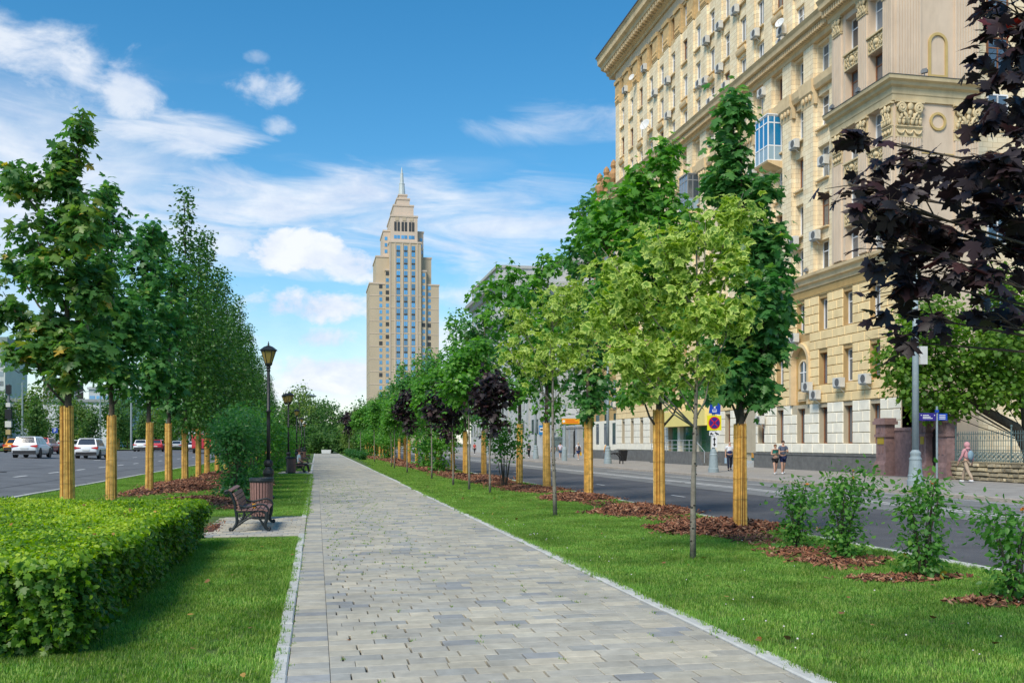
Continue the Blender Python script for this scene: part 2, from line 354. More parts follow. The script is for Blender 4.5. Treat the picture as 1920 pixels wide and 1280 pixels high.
def unit(n):
    v = rng.normal(size=(n, 3)); return v / np.linalg.norm(v, axis=1, keepdims=True)
def crown_leaves(lobes, size, per=10, sig=.14, droop=.7, flat=.8, shell=.45, jit=.35):
    """lobes: (cx,cy,cz,rx,ry,rz,number of leaves). Leaves sit in shoots spread through each lobe, denser towards its outside."""
    Ps, Ts, Ns, Ss, Rs = [], [], [], [], []
    for cx, cy, cz, rx, ry, rz, n in lobes:
        ns = max(1, int(n / per)); d = unit(ns); r = (1-shell) + shell*rng.random(ns)**.6
        r = np.where(rng.random(ns) < .22, rng.random(ns)*.8, r) * (1 + .10*rng.normal(size=ns))
        c = np.array((cx, cy, cz)) + d * np.array((rx, ry, rz)) * r[:, None]
        shoot = rng.random(ns)
        idx = np.repeat(np.arange(ns), per); m = len(idx)
        p = c[idx] + rng.normal(size=(m, 3)) * sig
        o = (p - np.array((cx, cy, cz))) / np.array((rx, ry, rz)); o /= np.maximum(np.linalg.norm(o, axis=1, keepdims=True), 1e-6)
        oh = o.copy(); oh[:, 2] *= .3
        T = oh*.8 + rng.normal(size=(m, 3))*.45; T[:, 2] -= droop * (.4 + .8*rng.random(m))
        Nn = o*.7 + rng.normal(size=(m, 3))*jit; Nn[:, 2] += flat
        Ps.append(p); Ts.append(T); Ns.append(Nn); Ss.append(size*(.5 + .8*rng.random(m))); Rs.append(np.clip(.5*shoot[idx] + .5*rng.random(m), 0, 1))
    return np.concatenate(Ps), np.concatenate(Ts), np.concatenate(Ns), np.concatenate(Ss), np.concatenate(Rs)
# ================================================================ the setting
M_ground = mat('ground_soil', (.10,.12,.06), .95, .3, .3)
M_asph_new = mat('fresh_asphalt', (.105,.108,.12), .8, .10, 1.4, .5, 130, spec=.3, stain=.25)
M_asph_old = mat('worn_asphalt', (.21,.215,.215), .9, .10, .9, .5, 110, spec=.25, stain=.3)
M_asph_left = mat('wide_road_asphalt', (.155,.16,.168), .85, .10, .5, .4, 110, spec=.3, stain=.28)
M_paint = mat('road_paint', (.62,.62,.60), .7, .2, 3)
M_soil = mat('lawn_soil', (.07,.12,.022), .95, .35, 2.5)
M_bed = mat('joint_sand', (.07,.066,.055), .95, .5, 9)
M_kerb = mat('pale_kerb_stone', (.50,.50,.47), .85, .12, 5, .3, 60, obj_rand=.08)
M_kerb_r = mat('granite_kerb_stone', (.40,.35,.30), .85, .15, 6, .3, 60, obj_rand=.10)
M_side = tiled('sidewalk_slabs', [(.30,.28,.26), (.36,.34,.31)], (.20,.19,.18), .6, .3, .012, 'XY', .9, .5, .12, .2)

def sheet(name, pts, m, kind='structure'):
    me = bpy.data.meshes.new(name); me.from_pydata(pts, [], [tuple(range(len(pts)))]); me.materials.append(m)
    return tag(place(name, me), kind=kind)
sheet('ground', [(-3000,-150,-.32),(3000,-150,-.32),(3000,5000,-.32),(-3000,5000,-.32)], M_ground)
road_r = sheet('road', [(8.7,-30,-.12),(14.7,-30,-.12),(14.7,420,-.12),(8.7,420,-.12)], M_asph_new)
sheet('road', [(14.7,-30,-.12),(20.25,-30,-.12),(20.25,420,-.12),(14.7,420,-.12)], M_asph_old)
# the wide avenue: its crown rises away from the lawn
me = bpy.data.meshes.new('avenue')
vs, fs = [], []
prof = [(-9.1,-.10), (-13,.08), (-17,.32), (-21,.55), (-26,.66), (-60,.70), (-160,.70)]
for yy in (-20, 420):
    for px, pz in prof: vs.append((px, yy, pz))
n = len(prof)
fs = [(i, i+1, i+1+n, i+n) for i in range(n-1)]
me.from_pydata(vs, [], fs); me.materials.append(M_asph_left); avenue = tag(place('avenue', me), kind='structure')
def av_z(x): return float(np.interp(-x, [9.1,13,17,21,26,60,160], [-.10,.08,.32,.55,.66,.70,.70]))

# painted markings, each a strip of its own on its road
def marking(parent, x0, x1, y0, y1, z):
    MB().add([(x0,y0,z),(x1,y0,z),(x1,y1,z),(x0,y1,z)], [(0,1,2,3)]).build('lane_marking', M_paint, parent)
for x0, x1, y0, y1 in ((16.25,16.37,-30,300), (16.62,16.76,18,300), (18.5,18.6,26,60), (19.86,19.96,-30,33)): marking(road_r, x0, x1, y0, y1, -.116)
for i in range(12): marking(road_r, 11.9, 12.0, 30+i*9, 31.2+i*9, -.116)
for i in range(26):
    y0 = 30 + i*5.85; zz = av_z(-13.55) + .006
    MB().add([(-13.63,y0,av_z(-13.63)+.006),(-13.47,y0,av_z(-13.47)+.006),(-13.47,y0+2,av_z(-13.47)+.006),(-13.63,y0+2,av_z(-13.63)+.006)], [(0,1,2,3)]).build('lane_marking', M_paint, avenue)
for y0 in (80, 96, 112): # lane line further over
    MB().add([(-17.1,y0,av_z(-17.1)+.006),(-16.95,y0,av_z(-16.95)+.006),(-16.95,y0+2.4,av_z(-16.95)+.006),(-17.1,y0+2.4,av_z(-17.1)+.006)], [(0,1,2,3)]).build('lane_marking', M_paint, avenue)

pave_r = tag(B(20.4,75,-30,420,-.3,0).build('sidewalk', M_side), kind='structure')
lawn_r = tag(B(3.5,8.55,-6,160,-.3,-.012).build('lawn', M_soil), kind='structure')
lawn_l = tag(B(-8.95,-.325,-6,160,-.3,-.012).build('lawn', M_soil), kind='structure')
verge = sheet('far_verge', [(-300,116,.80),(-39,118,.80),(-27,141,.80),(-21,175,.80),(-15.5,260,.80),(-13,330,.80),(-60,700,.80),(-600,700,.80)], mat('far_grass', (.13,.22,.04), .95, .3, .4))

# ---- kerbs: one stone after another
def kerb_run(parent, x0, x1, y0, y1, ztop, m, L=1.0, gap=.008, wob=.006, skip=()):
    mesh = MB().bbox(0, x1-x0, 0, L-gap, -.25, 0, .012).mesh('kerb_stone', m)
    y = y0
    while y < y1:
        if not any(a < y+L*.5 < b for a, b in skip):
            place('kerb_stone', mesh, parent, (x0+random.uniform(-wob,wob), y, ztop+random.uniform(-.004,.004)), (0,0,random.uniform(-.004,.004)))
        y += L
PADS = [(17.7,22.3), (53.5,58.5), (79,84)]
kerb_run(lawn_l, -.318, -.205, 3.0, 58, .012, M_kerb, skip=PADS)
kerb_run(lawn_r, 3.36, 3.51, 3.0, 62, .012, M_kerb)
kerb_run(lawn_r, 8.55, 8.72, 6.0, 60, .02, M_kerb, L=1.5)
kerb_run(lawn_l, -9.12, -8.95, 12.0, 90, .03, M_kerb, L=1.5)
kerb_run(pave_r, 20.25, 20.42, 24.0, 110, .012, M_kerb_r, L=1.5)
for nm, par, a in (('kerb_run', lawn_r, (3.36,3.51,62,158,-.2,.012)), ('kerb_run', lawn_r, (8.55,8.72,60,300,-.2,.02)), ('kerb_run', lawn_l, (-9.12,-8.95,90,200,-.2,.03)),
                   ('kerb_run', lawn_l, (-.35,-.205,58.5,79,-.2,.012)), ('kerb_run', lawn_l, (-.35,-.205,84,158,-.2,.012)), ('kerb_run', pave_r, (20.25,20.42,110,300,-.2,.012))):
    B(*a).build(nm, M_kerb if a[0] < 20 else M_kerb_r, par)

# ---- footpath: paver by paver
PV = [(.50,.46,.365), (.455,.425,.345), (.43,.405,.34), (.405,.385,.33), (.365,.36,.325), (.31,.315,.31), (.53,.48,.375), (.44,.405,.325)]
PVW = np.array([.13,.17,.18,.16,.14,.09,.06,.07]); PVW = PVW/PVW.sum()
M_pv = [mat('paver_%d' % i, c, .85, .13, 7, .35, 90, spec=.25, obj_rand=.07, stain=.22) for i, c in enumerate(PV)]
path = tag(B(-.32,3.5,-4,157.5,-.3,-.028).build('footpath', M_bed), kind='structure')
pv_meshes = {}
def paver_mesh(L, ci):
    k = (round(L,3), ci)
    if k not in pv_meshes: pv_meshes[k] = MB().bbox(0, L, 0, .195, -.06, 0, .004).mesh('paver', M_pv[ci])
    return pv_meshes[k]
joined = MB(); n_single = 0; joints = []
def paver(x, y, L, single):
    global n_single
    ci = int(rng.choice(len(PV), p=PVW)); dz = random.uniform(-.003,.002)
    if single and n_single < 298:
        place('paver', paver_mesh(L, ci), path, (x, y, dz), (random.uniform(-.004,.004), random.uniform(-.003,.003), random.uniform(-.004,.004))); n_single += 1
    else:
        joined.mi = ci; joined.bbox(x, x+L, y, y+.195, -.06, dz, .004)
y = 3.0; row = 0
while y < 72:
    if y < 60 or row % 1 == 0:
        x = -.2; L = .295
        paver(x, y, .297, 6.0 <= y < 12)
        x = .1 + [-.01, -.1, -.2, -.05, -.15][row % 5] + random.uniform(-.02,.009)
        first = True
        while x < 3.345:
            L = .30 if random.random() < .86 else .40
            a, b = max(x, .1), min(x+L, 3.35)
            if b-a > .03:
                wide = random.choice((.019,.014,.007)) if a < 2.2 else random.choice((.013,.006,.005))
                paver(round(a,2), y, round(max(b-a-wide, .03), 3), 6.0 <= y < 12 and b-a > .2)
                joints.append((b, y))
            x += L
    y += .2; row += 1
for y0, y1 in PADS:
    yy = y0; r_ = 0
    while yy < y1-.1:
        x = -2.1 + (r_ % 3)*.1
        while x < -.22:
            b = min(x+.3, -.205); paver(x, yy, b-x-.008, False); x += .3
        yy += .2; r_ += 1
jo = joined.build('paver_field', M_pv, path); tag(jo, kind='stuff')
M_farpv = tiled('far_pavers', [(.37,.36,.315), (.44,.415,.35)], (.27,.26,.22), .3, .2, .006, 'XY', .85, .4, .12, .15)
B(-.2,3.35,72,157.5,-.1,0).build('far_paving', M_farpv, path)
for y0, y1 in PADS: B(-2.2,-.30,y0-.05,y1,-.3,-.03).build('pad_bed', M_bed, path)

# ---- grass: tufted tiles scattered over the lawns
M_grass = leaf_mat('grass_blades', [(.075,.190,.020), (.165,.355,.032), (.265,.470,.045), (.44,.51,.13)], .44, .55, spec=.25)
def patchy(m, sc=.55, lo=.62, hi=1.25):   # mown lawn: duller and yellower patches
    nt = m.node_tree; N = nt.nodes; L = nt.links; b = N['Principled BSDF']
    src = b.inputs['Base Color'].links[0].from_socket; g = N.new('ShaderNodeNewGeometry')
    n = N.new('ShaderNodeTexNoise'); n.inputs['Scale'].default_value = sc; n.inputs['Detail'].default_value = 5; n.inputs['Roughness'].default_value = .65; L.new(g.outputs['Position'], n.inputs['Vector'])
    mr = N.new('ShaderNodeMapRange'); mr.inputs['From Min'].default_value = .33; mr.inputs['From Max'].default_value = .67; mr.inputs['To Min'].default_value = lo; mr.inputs['To Max'].default_value = hi; L.new(n.outputs['Fac'], mr.inputs[0])
    h = N.new('ShaderNodeHueSaturation'); h.inputs['Saturation'].default_value = .90; L.new(src, h.inputs['Color']); L.new(mr.outputs[0], h.inputs['Value']); L.new(h.outputs[0], b.inputs['Base Color'])
    n2 = N.new('ShaderNodeTexNoise'); n2.inputs['Scale'].default_value = sc*2.3; n2.inputs['Detail'].default_value = 3; L.new(g.outputs['Position'], n2.inputs['Vector'])
    m2 = N.new('ShaderNodeMapRange'); m2.inputs['From Min'].default_value = .35; m2.inputs['From Max'].default_value = .65; m2.inputs['To Min'].default_value = .488; m2.inputs['To Max'].default_value = .512; L.new(n2.outputs['Fac'], m2.inputs[0]); L.new(m2.outputs[0], h.inputs['Hue'])
    n3 = N.new('ShaderNodeTexNoise'); n3.inputs['Scale'].default_value = 1.9; n3.inputs['Detail'].default_value = 6; n3.inputs['Roughness'].default_value = .7; L.new(g.outputs['Position'], n3.inputs['Vector'])   # dry, worn spots
    m3 = N.new('ShaderNodeMapRange'); m3.inputs['From Min'].default_value = .60; m3.inputs['From Max'].default_value = .74; m3.inputs['To Max'].default_value = .75; L.new(n3.outputs['Fac'], m3.inputs[0])
    mx = N.new('ShaderNodeMix'); mx.data_type = 'RGBA'; L.new(m3.outputs[0], mx.inputs[0]); L.new(h.outputs[0], mx.inputs[6]); mx.inputs[7].default_value = (.30,.25,.09,1); L.new(mx.outputs[2], b.inputs['Base Color'])
patchy(M_grass, .9, .5, 1.45)
def blade_tile(size, n, h, w):
    p = np.zeros((n,3)); p[:, :2] = (rng.random((n,2))-.5)*size
    cl = (rng.random((max(4,n//22),2))-.5)*size; k = rng.integers(0, len(cl), n//2); p[:n//2, :2] = cl[k] + rng.normal(size=(n//2,2))*.022
    a = rng.random(n)*2*math.pi; d = np.stack([np.cos(a), np.sin(a), np.zeros(n)], 1); s = np.stack([-np.sin(a), np.cos(a), np.zeros(n)], 1)
    H = h*(.45+.75*rng.random(n)); ln = H*(.15+.65*rng.random(n)); ww = w*(.7+.6*rng.random(n))
    up = np.array((0,0,1.))
    a0 = p - s*ww[:,None]*.5; a1 = p + s*ww[:,None]*.5
    mid = p + d*ln[:,None]*.35 + up*(H*.62)[:,None]
    b0 = mid - s*ww[:,None]*.38; b1 = mid + s*ww[:,None]*.38; t = p + d*ln[:,None] + up*H[:,None]
    V = np.stack([a0,a1,b0,b1,t], 1).reshape(-1,3); V[:,2] -= .012
    F = np.array([(0,1,3),(0,3,2),(2,3,4)])[None] + (np.arange(n)*5)[:,None,None]
    return tri_mesh('grass_tile', V, F.reshape(-1,3), M_grass, np.repeat(rng.random(n)**1.2, 5))
def tile_collection(nm, tiles):
    c = bpy.data.collections.new(nm)
    for t in tiles:
        o = bpy.data.objects.new('grass_tile', t); c.objects.link(o)
    return c
NEAR = tile_collection('near_tiles', [blade_tile(.5, 1150, .040, .0052) for _ in range(4)])
MID = tile_collection('mid_tiles', [blade_tile(1.0, 1500, .055, .010) for _ in range(3)])
FAR = tile_collection('far_tiles', [blade_tile(2.0, 900, .07, .035) for _ in range(2)])
def scatter(name, pts, coll, smin=.85, smax=1.15):
    ng = bpy.data.node_groups.new(name+'_nodes', 'GeometryNodeTree')
    ng.interface.new_socket('Geometry', in_out='INPUT', socket_type='NodeSocketGeometry'); ng.interface.new_socket('Geometry', in_out='OUTPUT', socket_type='NodeSocketGeometry')
    N = ng.nodes; L = ng.links; gi = N.new('NodeGroupInput'); go = N.new('NodeGroupOutput')
    ip = N.new('GeometryNodeInstanceOnPoints'); ci = N.new('GeometryNodeCollectionInfo'); ci.inputs['Collection'].default_value = coll
    ci.inputs['Separate Children'].default_value = True; ci.inputs['Reset Children'].default_value = True; ip.inputs['Pick Instance'].default_value = True
    rr = N.new('FunctionNodeRandomValue'); rr.data_type = 'FLOAT_VECTOR'; rr.inputs[0].default_value = (0,0,0); rr.inputs[1].default_value = (0,0,6.283)
    rs = N.new('FunctionNodeRandomValue'); rs.data_type = 'FLOAT'; rs.inputs[2].default_value = smin; rs.inputs[3].default_value = smax
    L.new(gi.outputs[0], ip.inputs['Points']); L.new(ci.outputs[0], ip.inputs['Instance']); L.new(rr.outputs[0], ip.inputs['Rotation']); L.new(rs.outputs[1], ip.inputs['Scale']); L.new(ip.outputs[0], go.inputs[0])
    me = bpy.data.meshes.new(name); me.from_pydata(pts, [], [])
    o = tag(place(name, me), kind='stuff'); md = o.modifiers.new('scatter', 'NODES'); md.node_group = ng
    return o
def grid_pts(x0, x1, y0, y1, st, z=0.0, ok=None):
    out = []; nx = max(1, round((x1-x0)/st)); ny = max(1, round((y1-y0)/st))
    for i in range(nx):
        for j in range(ny):
            p = (x0+(i+.5)*(x1-x0)/nx + random.uniform(-.03,.03), y0+(j+.5)*(y1-y0)/ny, z)
            if ok is None or ok(*p[:2]): out.append(p)
    return out
def hedge_in(x, y): return -7.6 < x < -2.3 and 8.6 < y < 16.0
def in_pad(x, y): return x > -2.35 and any(a-.28 < y < b+.28 for a, b in PADS)
okl = lambda x, y: not hedge_in(x, y) and not in_pad(x, y)
near_pts = grid_pts(3.55, 8.5, 5.0, 27, .42) + grid_pts(-3.2, -.42, 4.6, 27, .42, ok=okl) + grid_pts(-8.9, -3.2, 15.5, 27, .5, ok=okl)
scatter('lawn_grass', near_pts, NEAR)['label'] = 'mown green grass beside the paved footpath'
mid_pts = grid_pts(3.7, 8.4, 27, 70, .8) + grid_pts(-8.7, -.65, 27, 70, .8, ok=okl) + grid_pts(-8.6,-3.4,7,15.5,.9, ok=lambda x,y: x < -7.4)
scatter('lawn_grass', mid_pts, MID)
scatter('lawn_grass', grid_pts(4.4, 7.8, 70, 158, 1.7) + grid_pts(-8.0, -1.3, 70, 158, 1.7), FAR)
# ragged rim where the lawn creeps over the kerbs
rim = tile_collection('rim_tiles', [blade_tile(.16, 90, .055, .0055) for _ in range(3)])
rp = []
for yy in np.arange(5, 40, .11):
    rp.append((3.53+abs(random.gauss(0,.02))-.03-(random.random()*.10 if math.sin(yy*1.7)+math.sin(yy*.63) > .9 else 0), yy, .012)); 
    if not in_pad(-.4, yy): rp.append((-.365+random.gauss(0,.035), yy, 0))
    rp.append((8.50+random.gauss(0,.03), yy, 0))
for yy in np.arange(22.5, 53, .16): rp.append((-.30+abs(random.gauss(0,.05)), yy, 0))
scatter('verge_tuft', rp, rim, .7, 1.2)
# weeds in the open joints
wt = tile_collection('weed_tiles', [blade_tile(.035, 14, .028, .006) for _ in range(3)])
wp = [(jx-.006+random.uniform(-.003,.003), jy+random.uniform(.03,.17), .004) for jx, jy in joints if (random.random() < (.5 if jx < 1.7 and jy > 12 else .10)) and jy < 45]
scatter('joint_weed', wp, wt, .6, 1.4)
wl = [(-.2+random.uniform(-.01,.012), random.uniform(5,40), .002) for _ in range(170)]
scatter('joint_weed', wl, wt, .5, 1.1)

# ---- clover heads in the lawn by the kerb
M_clover = mat('clover_white', (.80,.70,.72), .8)
mb = MB()
for _ in range(80):
    if random.random() < .3: x, y = 3.64+abs(random.gauss(0,.22)), random.uniform(6, 22)
    else: x, y = random.uniform(3.7, 8.2), 6.3+random.random()**1.3*17
    s = random.uniform(.005,.010); mb.sphere((x, y, .045+random.uniform(0,.02)), (s,s,s*.8), 5, 3)
tag(mb.build('clover_flower', M_clover), 'small white clover heads scattered in the grass', kind='stuff')
# ---- dry fallen leaves
M_dry = leaf_mat('dry_leaves', [(.35,.16,.03), (.28,.10,.03), (.20,.11,.05), (.42,.26,.06)], .1, .8)
n = 210
P = np.stack([rng.uniform(-1.5,8.3,n), 6+rng.random(n)**1.4*30, np.full(n,.006)], 1)
on = (P[:,0] > 3.5) | (P[:,0] < -.2); P[on,2] = .045
P = P[on | (rng.random(n) < .08)]; n = len(P)
T = rng.normal(size=(n,3)); T[:,2] *= .15; Nn = rng.normal(size=(n,3))*.25; Nn[:,2] += 1
tag(place('fallen_leaf_litter', leaf_mesh('fallen_leaf_litter', P, T, Nn, rng.uniform(.035,.07,n), LOBED, M_dry, rng.random(n))), 'dry orange leaves lying in the grass', kind='stuff')

# ---- bark mulch
M_bark = mat('bark_chips', (.1,.05,.03), .9, attr='rnd', attr_cols=[(0,(.06,.026,.018)), (.35,(.15,.056,.030)), (.7,(.26,.10,.050)), (1,(.40,.23,.14))], var=.25, scale=25)
M_bark_u = mat('mulch_bed', (.045,.022,.015), .95, .4, 9)
def mulch(cx, cy, rx, ry, h, n, size=.075, z0=0.0, label=None):
    V, F, Rv = [], [], []
    q = rng.random(n)**.6*np.where(rng.random(n) < .14, 1.28, 1.0); a = rng.random(n)*2*math.pi
    wob = 1 + .18*np.sin(3*a+cx) + .12*np.sin(5*a+cy*2)
    X = cx + rx*q*np.cos(a)*wob; Y = cy + ry*q*np.sin(a)*wob; Z = z0 + h*np.maximum(1-q**2, 0) + .012 + rng.random(n)*.025
    for i in range(n):
        L_, w_, t_ = size*random.uniform(.5,1.5), size*random.uniform(.2,.5), size*random.uniform(.06,.16)
        M = Euler((random.gauss(0,.45), random.gauss(0,.45), random.uniform(0,6.28))).to_matrix()
        k = .55+.45*random.random()
        pts = [(-L_,-w_*k,-t_),(L_,-w_,-t_),(L_*k,w_,-t_),(-L_,w_*k,-t_),(-L_*k,-w_*k,t_),(L_*k,-w_*.9,t_),(L_*k*.8,w_*k,t_),(-L_,w_*k,t_)]
        b = len(V)
        for p in pts: v = M @ Vector(p)*.5; V.append((X[i]+v[0], Y[i]+v[1], Z[i]+v[2]))
        for f in ((0,1,5),(0,5,4),(1,2,6),(1,6,5),(2,3,7),(2,7,6),(3,0,4),(3,4,7),(4,5,6),(4,6,7)): F.append([b+j for j in f])
        Rv += [random.random()]*8
    # mound under the chips
    m2 = 18; b = len(V); V.append((cx, cy, z0+h*.9)); Rv.append(.1)
    for ring in (.55, .95):
        for j in range(m2):
            t = 2*math.pi*j/m2; w = 1+.18*math.sin(3*t+cx)+.12*math.sin(5*t+cy*2); V.append((cx+rx*ring*w*math.cos(t), cy+ry*ring*w*math.sin(t), z0+(h*(1-ring**2) if ring < .9 else -.02))); Rv.append(.1)
    for j in range(m2):
        F.append([b, b+1+j, b+1+(j+1)%m2]); F.append([b+1+j, b+1+m2+j, b+1+m2+(j+1)%m2]); F.append([b+1+j, b+1+m2+(j+1)%m2, b+1+(j+1)%m2])
    o = place('bark_mulch', tri_mesh('bark_mulch', np.array(V), np.array(F), M_bark, np.array(Rv)))
    return tag(o, label or 'reddish brown bark mulch heaped round the trunk', kind='stuff')

# ---- manholes and tar seams in the roads
M_mh = mat('cast_manhole', (.07,.07,.072), .7, .3, 30, .5, 80)
for x, y in ((12.6,24), (16.0,41), (10.4,52)): MB().lathe([(.34,-.119),(.34,-.113),(.30,-.111),(.29,-.114),(.05,-.113)], (x,y,0), 24).build('manhole_cover', M_mh, road_r)
for x, y in ((-11.5,30), (-15.5,52)): MB().lathe([(.34,0),(.34,.01),(.30,.012),(.29,.009),(.05,.01)], (x,y,av_z(x)), 24).build('manhole_cover', M_mh, avenue)
M_tar = mat('tar_seam', (.045,.045,.048), .7, .2, 5)
for x, y0, y1, zz in ((14.72,10,140,-.1165), (17.9,20,90,-.1165)):
    mb = MB(); ys = np.arange(y0, y1, 1.3); off = rng.normal(size=len(ys))*.015
    for a, b, o0, o1 in zip(ys[:-1], ys[1:], off[:-1], off[1:]): mb.add([(x+o0-.03,a,zz),(x+o0+.03,a,zz),(x+o1+.03,b,zz),(x+o1-.03,b,zz)], [(0,1,2,3)])
    mb.build('tar_seam', M_tar, road_r)
for x, y0, y1 in ((-11.4,14,120), (-15.6,20,150)):
    mb = MB(); ys = np.arange(y0, y1, 1.6); off = rng.normal(size=len(ys))*.02
    for a, b, o0, o1 in zip(ys[:-1], ys[1:], off[:-1], off[1:]): mb.add([(x+o0-.035,a,av_z(x+o0-.035)+.005),(x+o0+.035,a,av_z(x+o0+.035)+.005),(x+o1+.035,b,av_z(x+o1+.035)+.005),(x+o1-.035,b,av_z(x+o1-.035)+.005)], [(0,1,2,3)])
    mb.build('tar_seam', M_tar, avenue)
# ================================================================ apartment building
ORD = ['first','second','third','fourth','fifth','sixth','seventh','eighth','ninth','tenth','eleventh','twelfth','thirteenth','fourteenth','fifteenth','sixteenth','seventeenth','eighteenth','nineteenth','twentieth','twenty-first','twenty-second','twenty-third','twenty-fourth','twenty-fifth','twenty-sixth']
M_tile = tiled('yellow_wall_tiles', [(.82,.66,.43), (.90,.78,.55)], (.57,.44,.26), .62, .30, .012, 'wall', .75, .5, .10, .3)
M_ochre = mat('ochre_stucco', (.50,.33,.13), .85, .10, 1.2, .2, 30, dirt=.35, obj_rand=.06)
M_ochre_b = mat('ochre_block', (.85,.65,.35), .85, .10, 1.5, .25, 30, dirt=.25, obj_rand=.06)
M_white_b = mat('cream_block', (.86,.81,.68), .85, .08, 1.5, .2, 30, dirt=.2, obj_rand=.04)
M_joint = mat('dark_joint_stucco', (.46,.31,.14), .9, .1, 2)  # darker stucco for the set-back wall between blocks and the wing's course lines
M_white_c = mat('cream_wall', (.46,.40,.29), .85, .08, 1.5, dirt=.25)
M_trim = mat('moulding_stone', (.70,.53,.31), .85, .12, 1.2, .2, 25, dirt=.45)
M_orn = mat('ornament_stone', (.58,.41,.20), .85, .2, 3, .3, 25, dirt=.3)
M_band = mat('plain_plaster_band', (.72,.56,.38), .85, .06, 1.0, dirt=.2)
M_pink = mat('rosy_plaster', (.64,.51,.38), .85, .06, .9, .15, 20, dirt=.3)
M_pinkt = mat('corner_moulding', (.62,.50,.30), .85, .1, 1.2, .2, 25, dirt=.35)
M_plinth = mat('grey_granite_plinth', (.145,.145,.14), .7, .2, 3, .2, 50)
M_roofm = mat('roof_sheet', (.07,.07,.075), .6, .1, 2)
M_wfr = mat('white_window_frame', (.82,.83,.84), .5)
M_bfr = mat('brown_window_frame', (.24,.10,.045), .6, .2, 8)
M_gl = glass_mat('window_glass', (.10,.13,.16), .05, .7)
M_curt = mat('pale_curtain', (.40,.42,.42), .8, obj_rand=.4)
M_dkin = mat('dark_room', (.02,.022,.025), .9)
M_acw = mat('air_conditioner_white', (.62,.61,.57), .55, .1, 4, dirt=.3)
M_acg = mat('air_conditioner_grille', (.12,.12,.12), .6)
M_met = mat('galvanised_metal', (.42,.45,.47), .45, .1, 6, metal=.3)

FX = 30.0
APT = thing('apartment_building', 'tall ochre apartment building with heavy roof cornice beyond the road', 'building', (FX, 70, 0))
def wp(mb, name, m, parent=None):
    """a part given in world coordinates"""
    parent = parent or APT; o = mb.build(name, m); o.parent = parent
    l = Vector((0,0,0)); p = parent
    while p is not None: l += p.location; p = p.parent
    o.location = -l; return o
BAY = [91.7 - 2.755*k for k in range(17)]
# --- window templates (face -X, opening in the y-z plane, origin at the sill centre)
def win_meshes(w, h, m, kind=0, tag_=''):
    f = MB(); t = .085; d = .05
    f.box(-d,d,-w/2,-w/2+t,0,h); f.box(-d,d,w/2-t,w/2,0,h); f.box(-d,d,-w/2+t,w/2-t,0,t); f.box(-d,d,-w/2+t,w/2-t,h-t,h)
    if kind == 0:
        f.box(-d*.9,d*.9,-.035,.035,t,h-t); f.box(-d*.8,d*.8,-w/2+t,-.035,h*.68,h*.68+.06); f.box(-d*.8,d*.8,.035,w/2-t,h*.68,h*.68+.06)
    else: f.box(-d*.9,d*.9,w*.1-.035,w*.1+.035,t,h-t)
    p = B(-.01,.015,-w/2+t*.6,w/2-t*.6,t*.6,h-t*.6)
    return f.mesh('window', m), p.mesh('pane', M_gl)
WM = {}
def window(parent, x, y, z, w, h, brown, kind=0, rz=0.0, sill=None):
    key = (w, h, brown, kind)
    if key not in WM: WM[key] = win_meshes(w, h, M_bfr if brown else M_wfr, kind)
    a, b = WM[key]; l = Vector((x,y,z)) - Vector(parent.location)
    o = place('window', a, parent, l, (0,0,rz)); place('pane', b, o)
    if random.random() < .38:   # a drawn curtain or blind just behind the glass
        ck = (w, h, 'c')
        if ck not in WM:
            f = MB(); n = 14
            for i in range(n): f.box(.05+.02*(i%2), .08+.02*(i%2), -w/2+w*i/n, -w/2+w*(i+1)/n, .05, h-.05)
            WM[ck] = f.mesh('curtain', M_curt)
        place('curtain', WM[ck], o)
    return o
# --- wall with openings: strips between the openings, spandrels between storeys
def wall_grid(y_lo, y_hi, cols, w, z0, z1, rows, h, x0, x1, mb):
    edges = sorted(cols); ys = [y_lo]
    for c in edges: ys += [c-w/2, c+w/2]
    ys.append(y_hi)
    for i in range(0, len(ys), 2):
        if ys[i+1]-ys[i] > .01: mb.box(x0, x1, ys[i], ys[i+1], z0, z1)
    for c in edges:
        zz = z0
        for r_ in sorted(rows):
            if r_-h/2 > zz+.01: mb.box(x0+.02, x1, c-w/2, c+w/2, zz, r_-h/2)
            zz = r_+h/2
        if z1 > zz+.01: mb.box(x0+.02, x1, c-w/2, c+w/2, zz, z1)
YL, YC, YR = 94.0, 51.3, 45.2
colsU = BAY[:15]
rowsA, rowsT, rowsB, rowsC = [28.35, 31.25, 34.2], [37.2], [12.95, 15.75, 18.7, 21.8, 24.9], [6.2, 9.5]
wp(B(FX+.76, 34.5, YR+.72, YL-.1, 0, 39.2), 'building_core', M_dkin)
mb = MB(); wall_grid(YC, YL, colsU, 1.15, 27.3, 35.9, rowsA, 1.95, FX, FX+.72, mb); wp(mb, 'upper_wall', M_tile)
mb = MB(); wall_grid(YC, YL, colsU, 1.15, 35.9, 38.4, rowsT, 1.9, FX, FX+.72, mb); wp(mb, 'attic_wall', M_orn)
mb = MB(); wall_grid(YC, YL, colsU, 1.35, 12.0, 26.1, rowsB, 2.05, FX+.05, FX+.74, mb); wp(mb, 'middle_wall', M_tile)
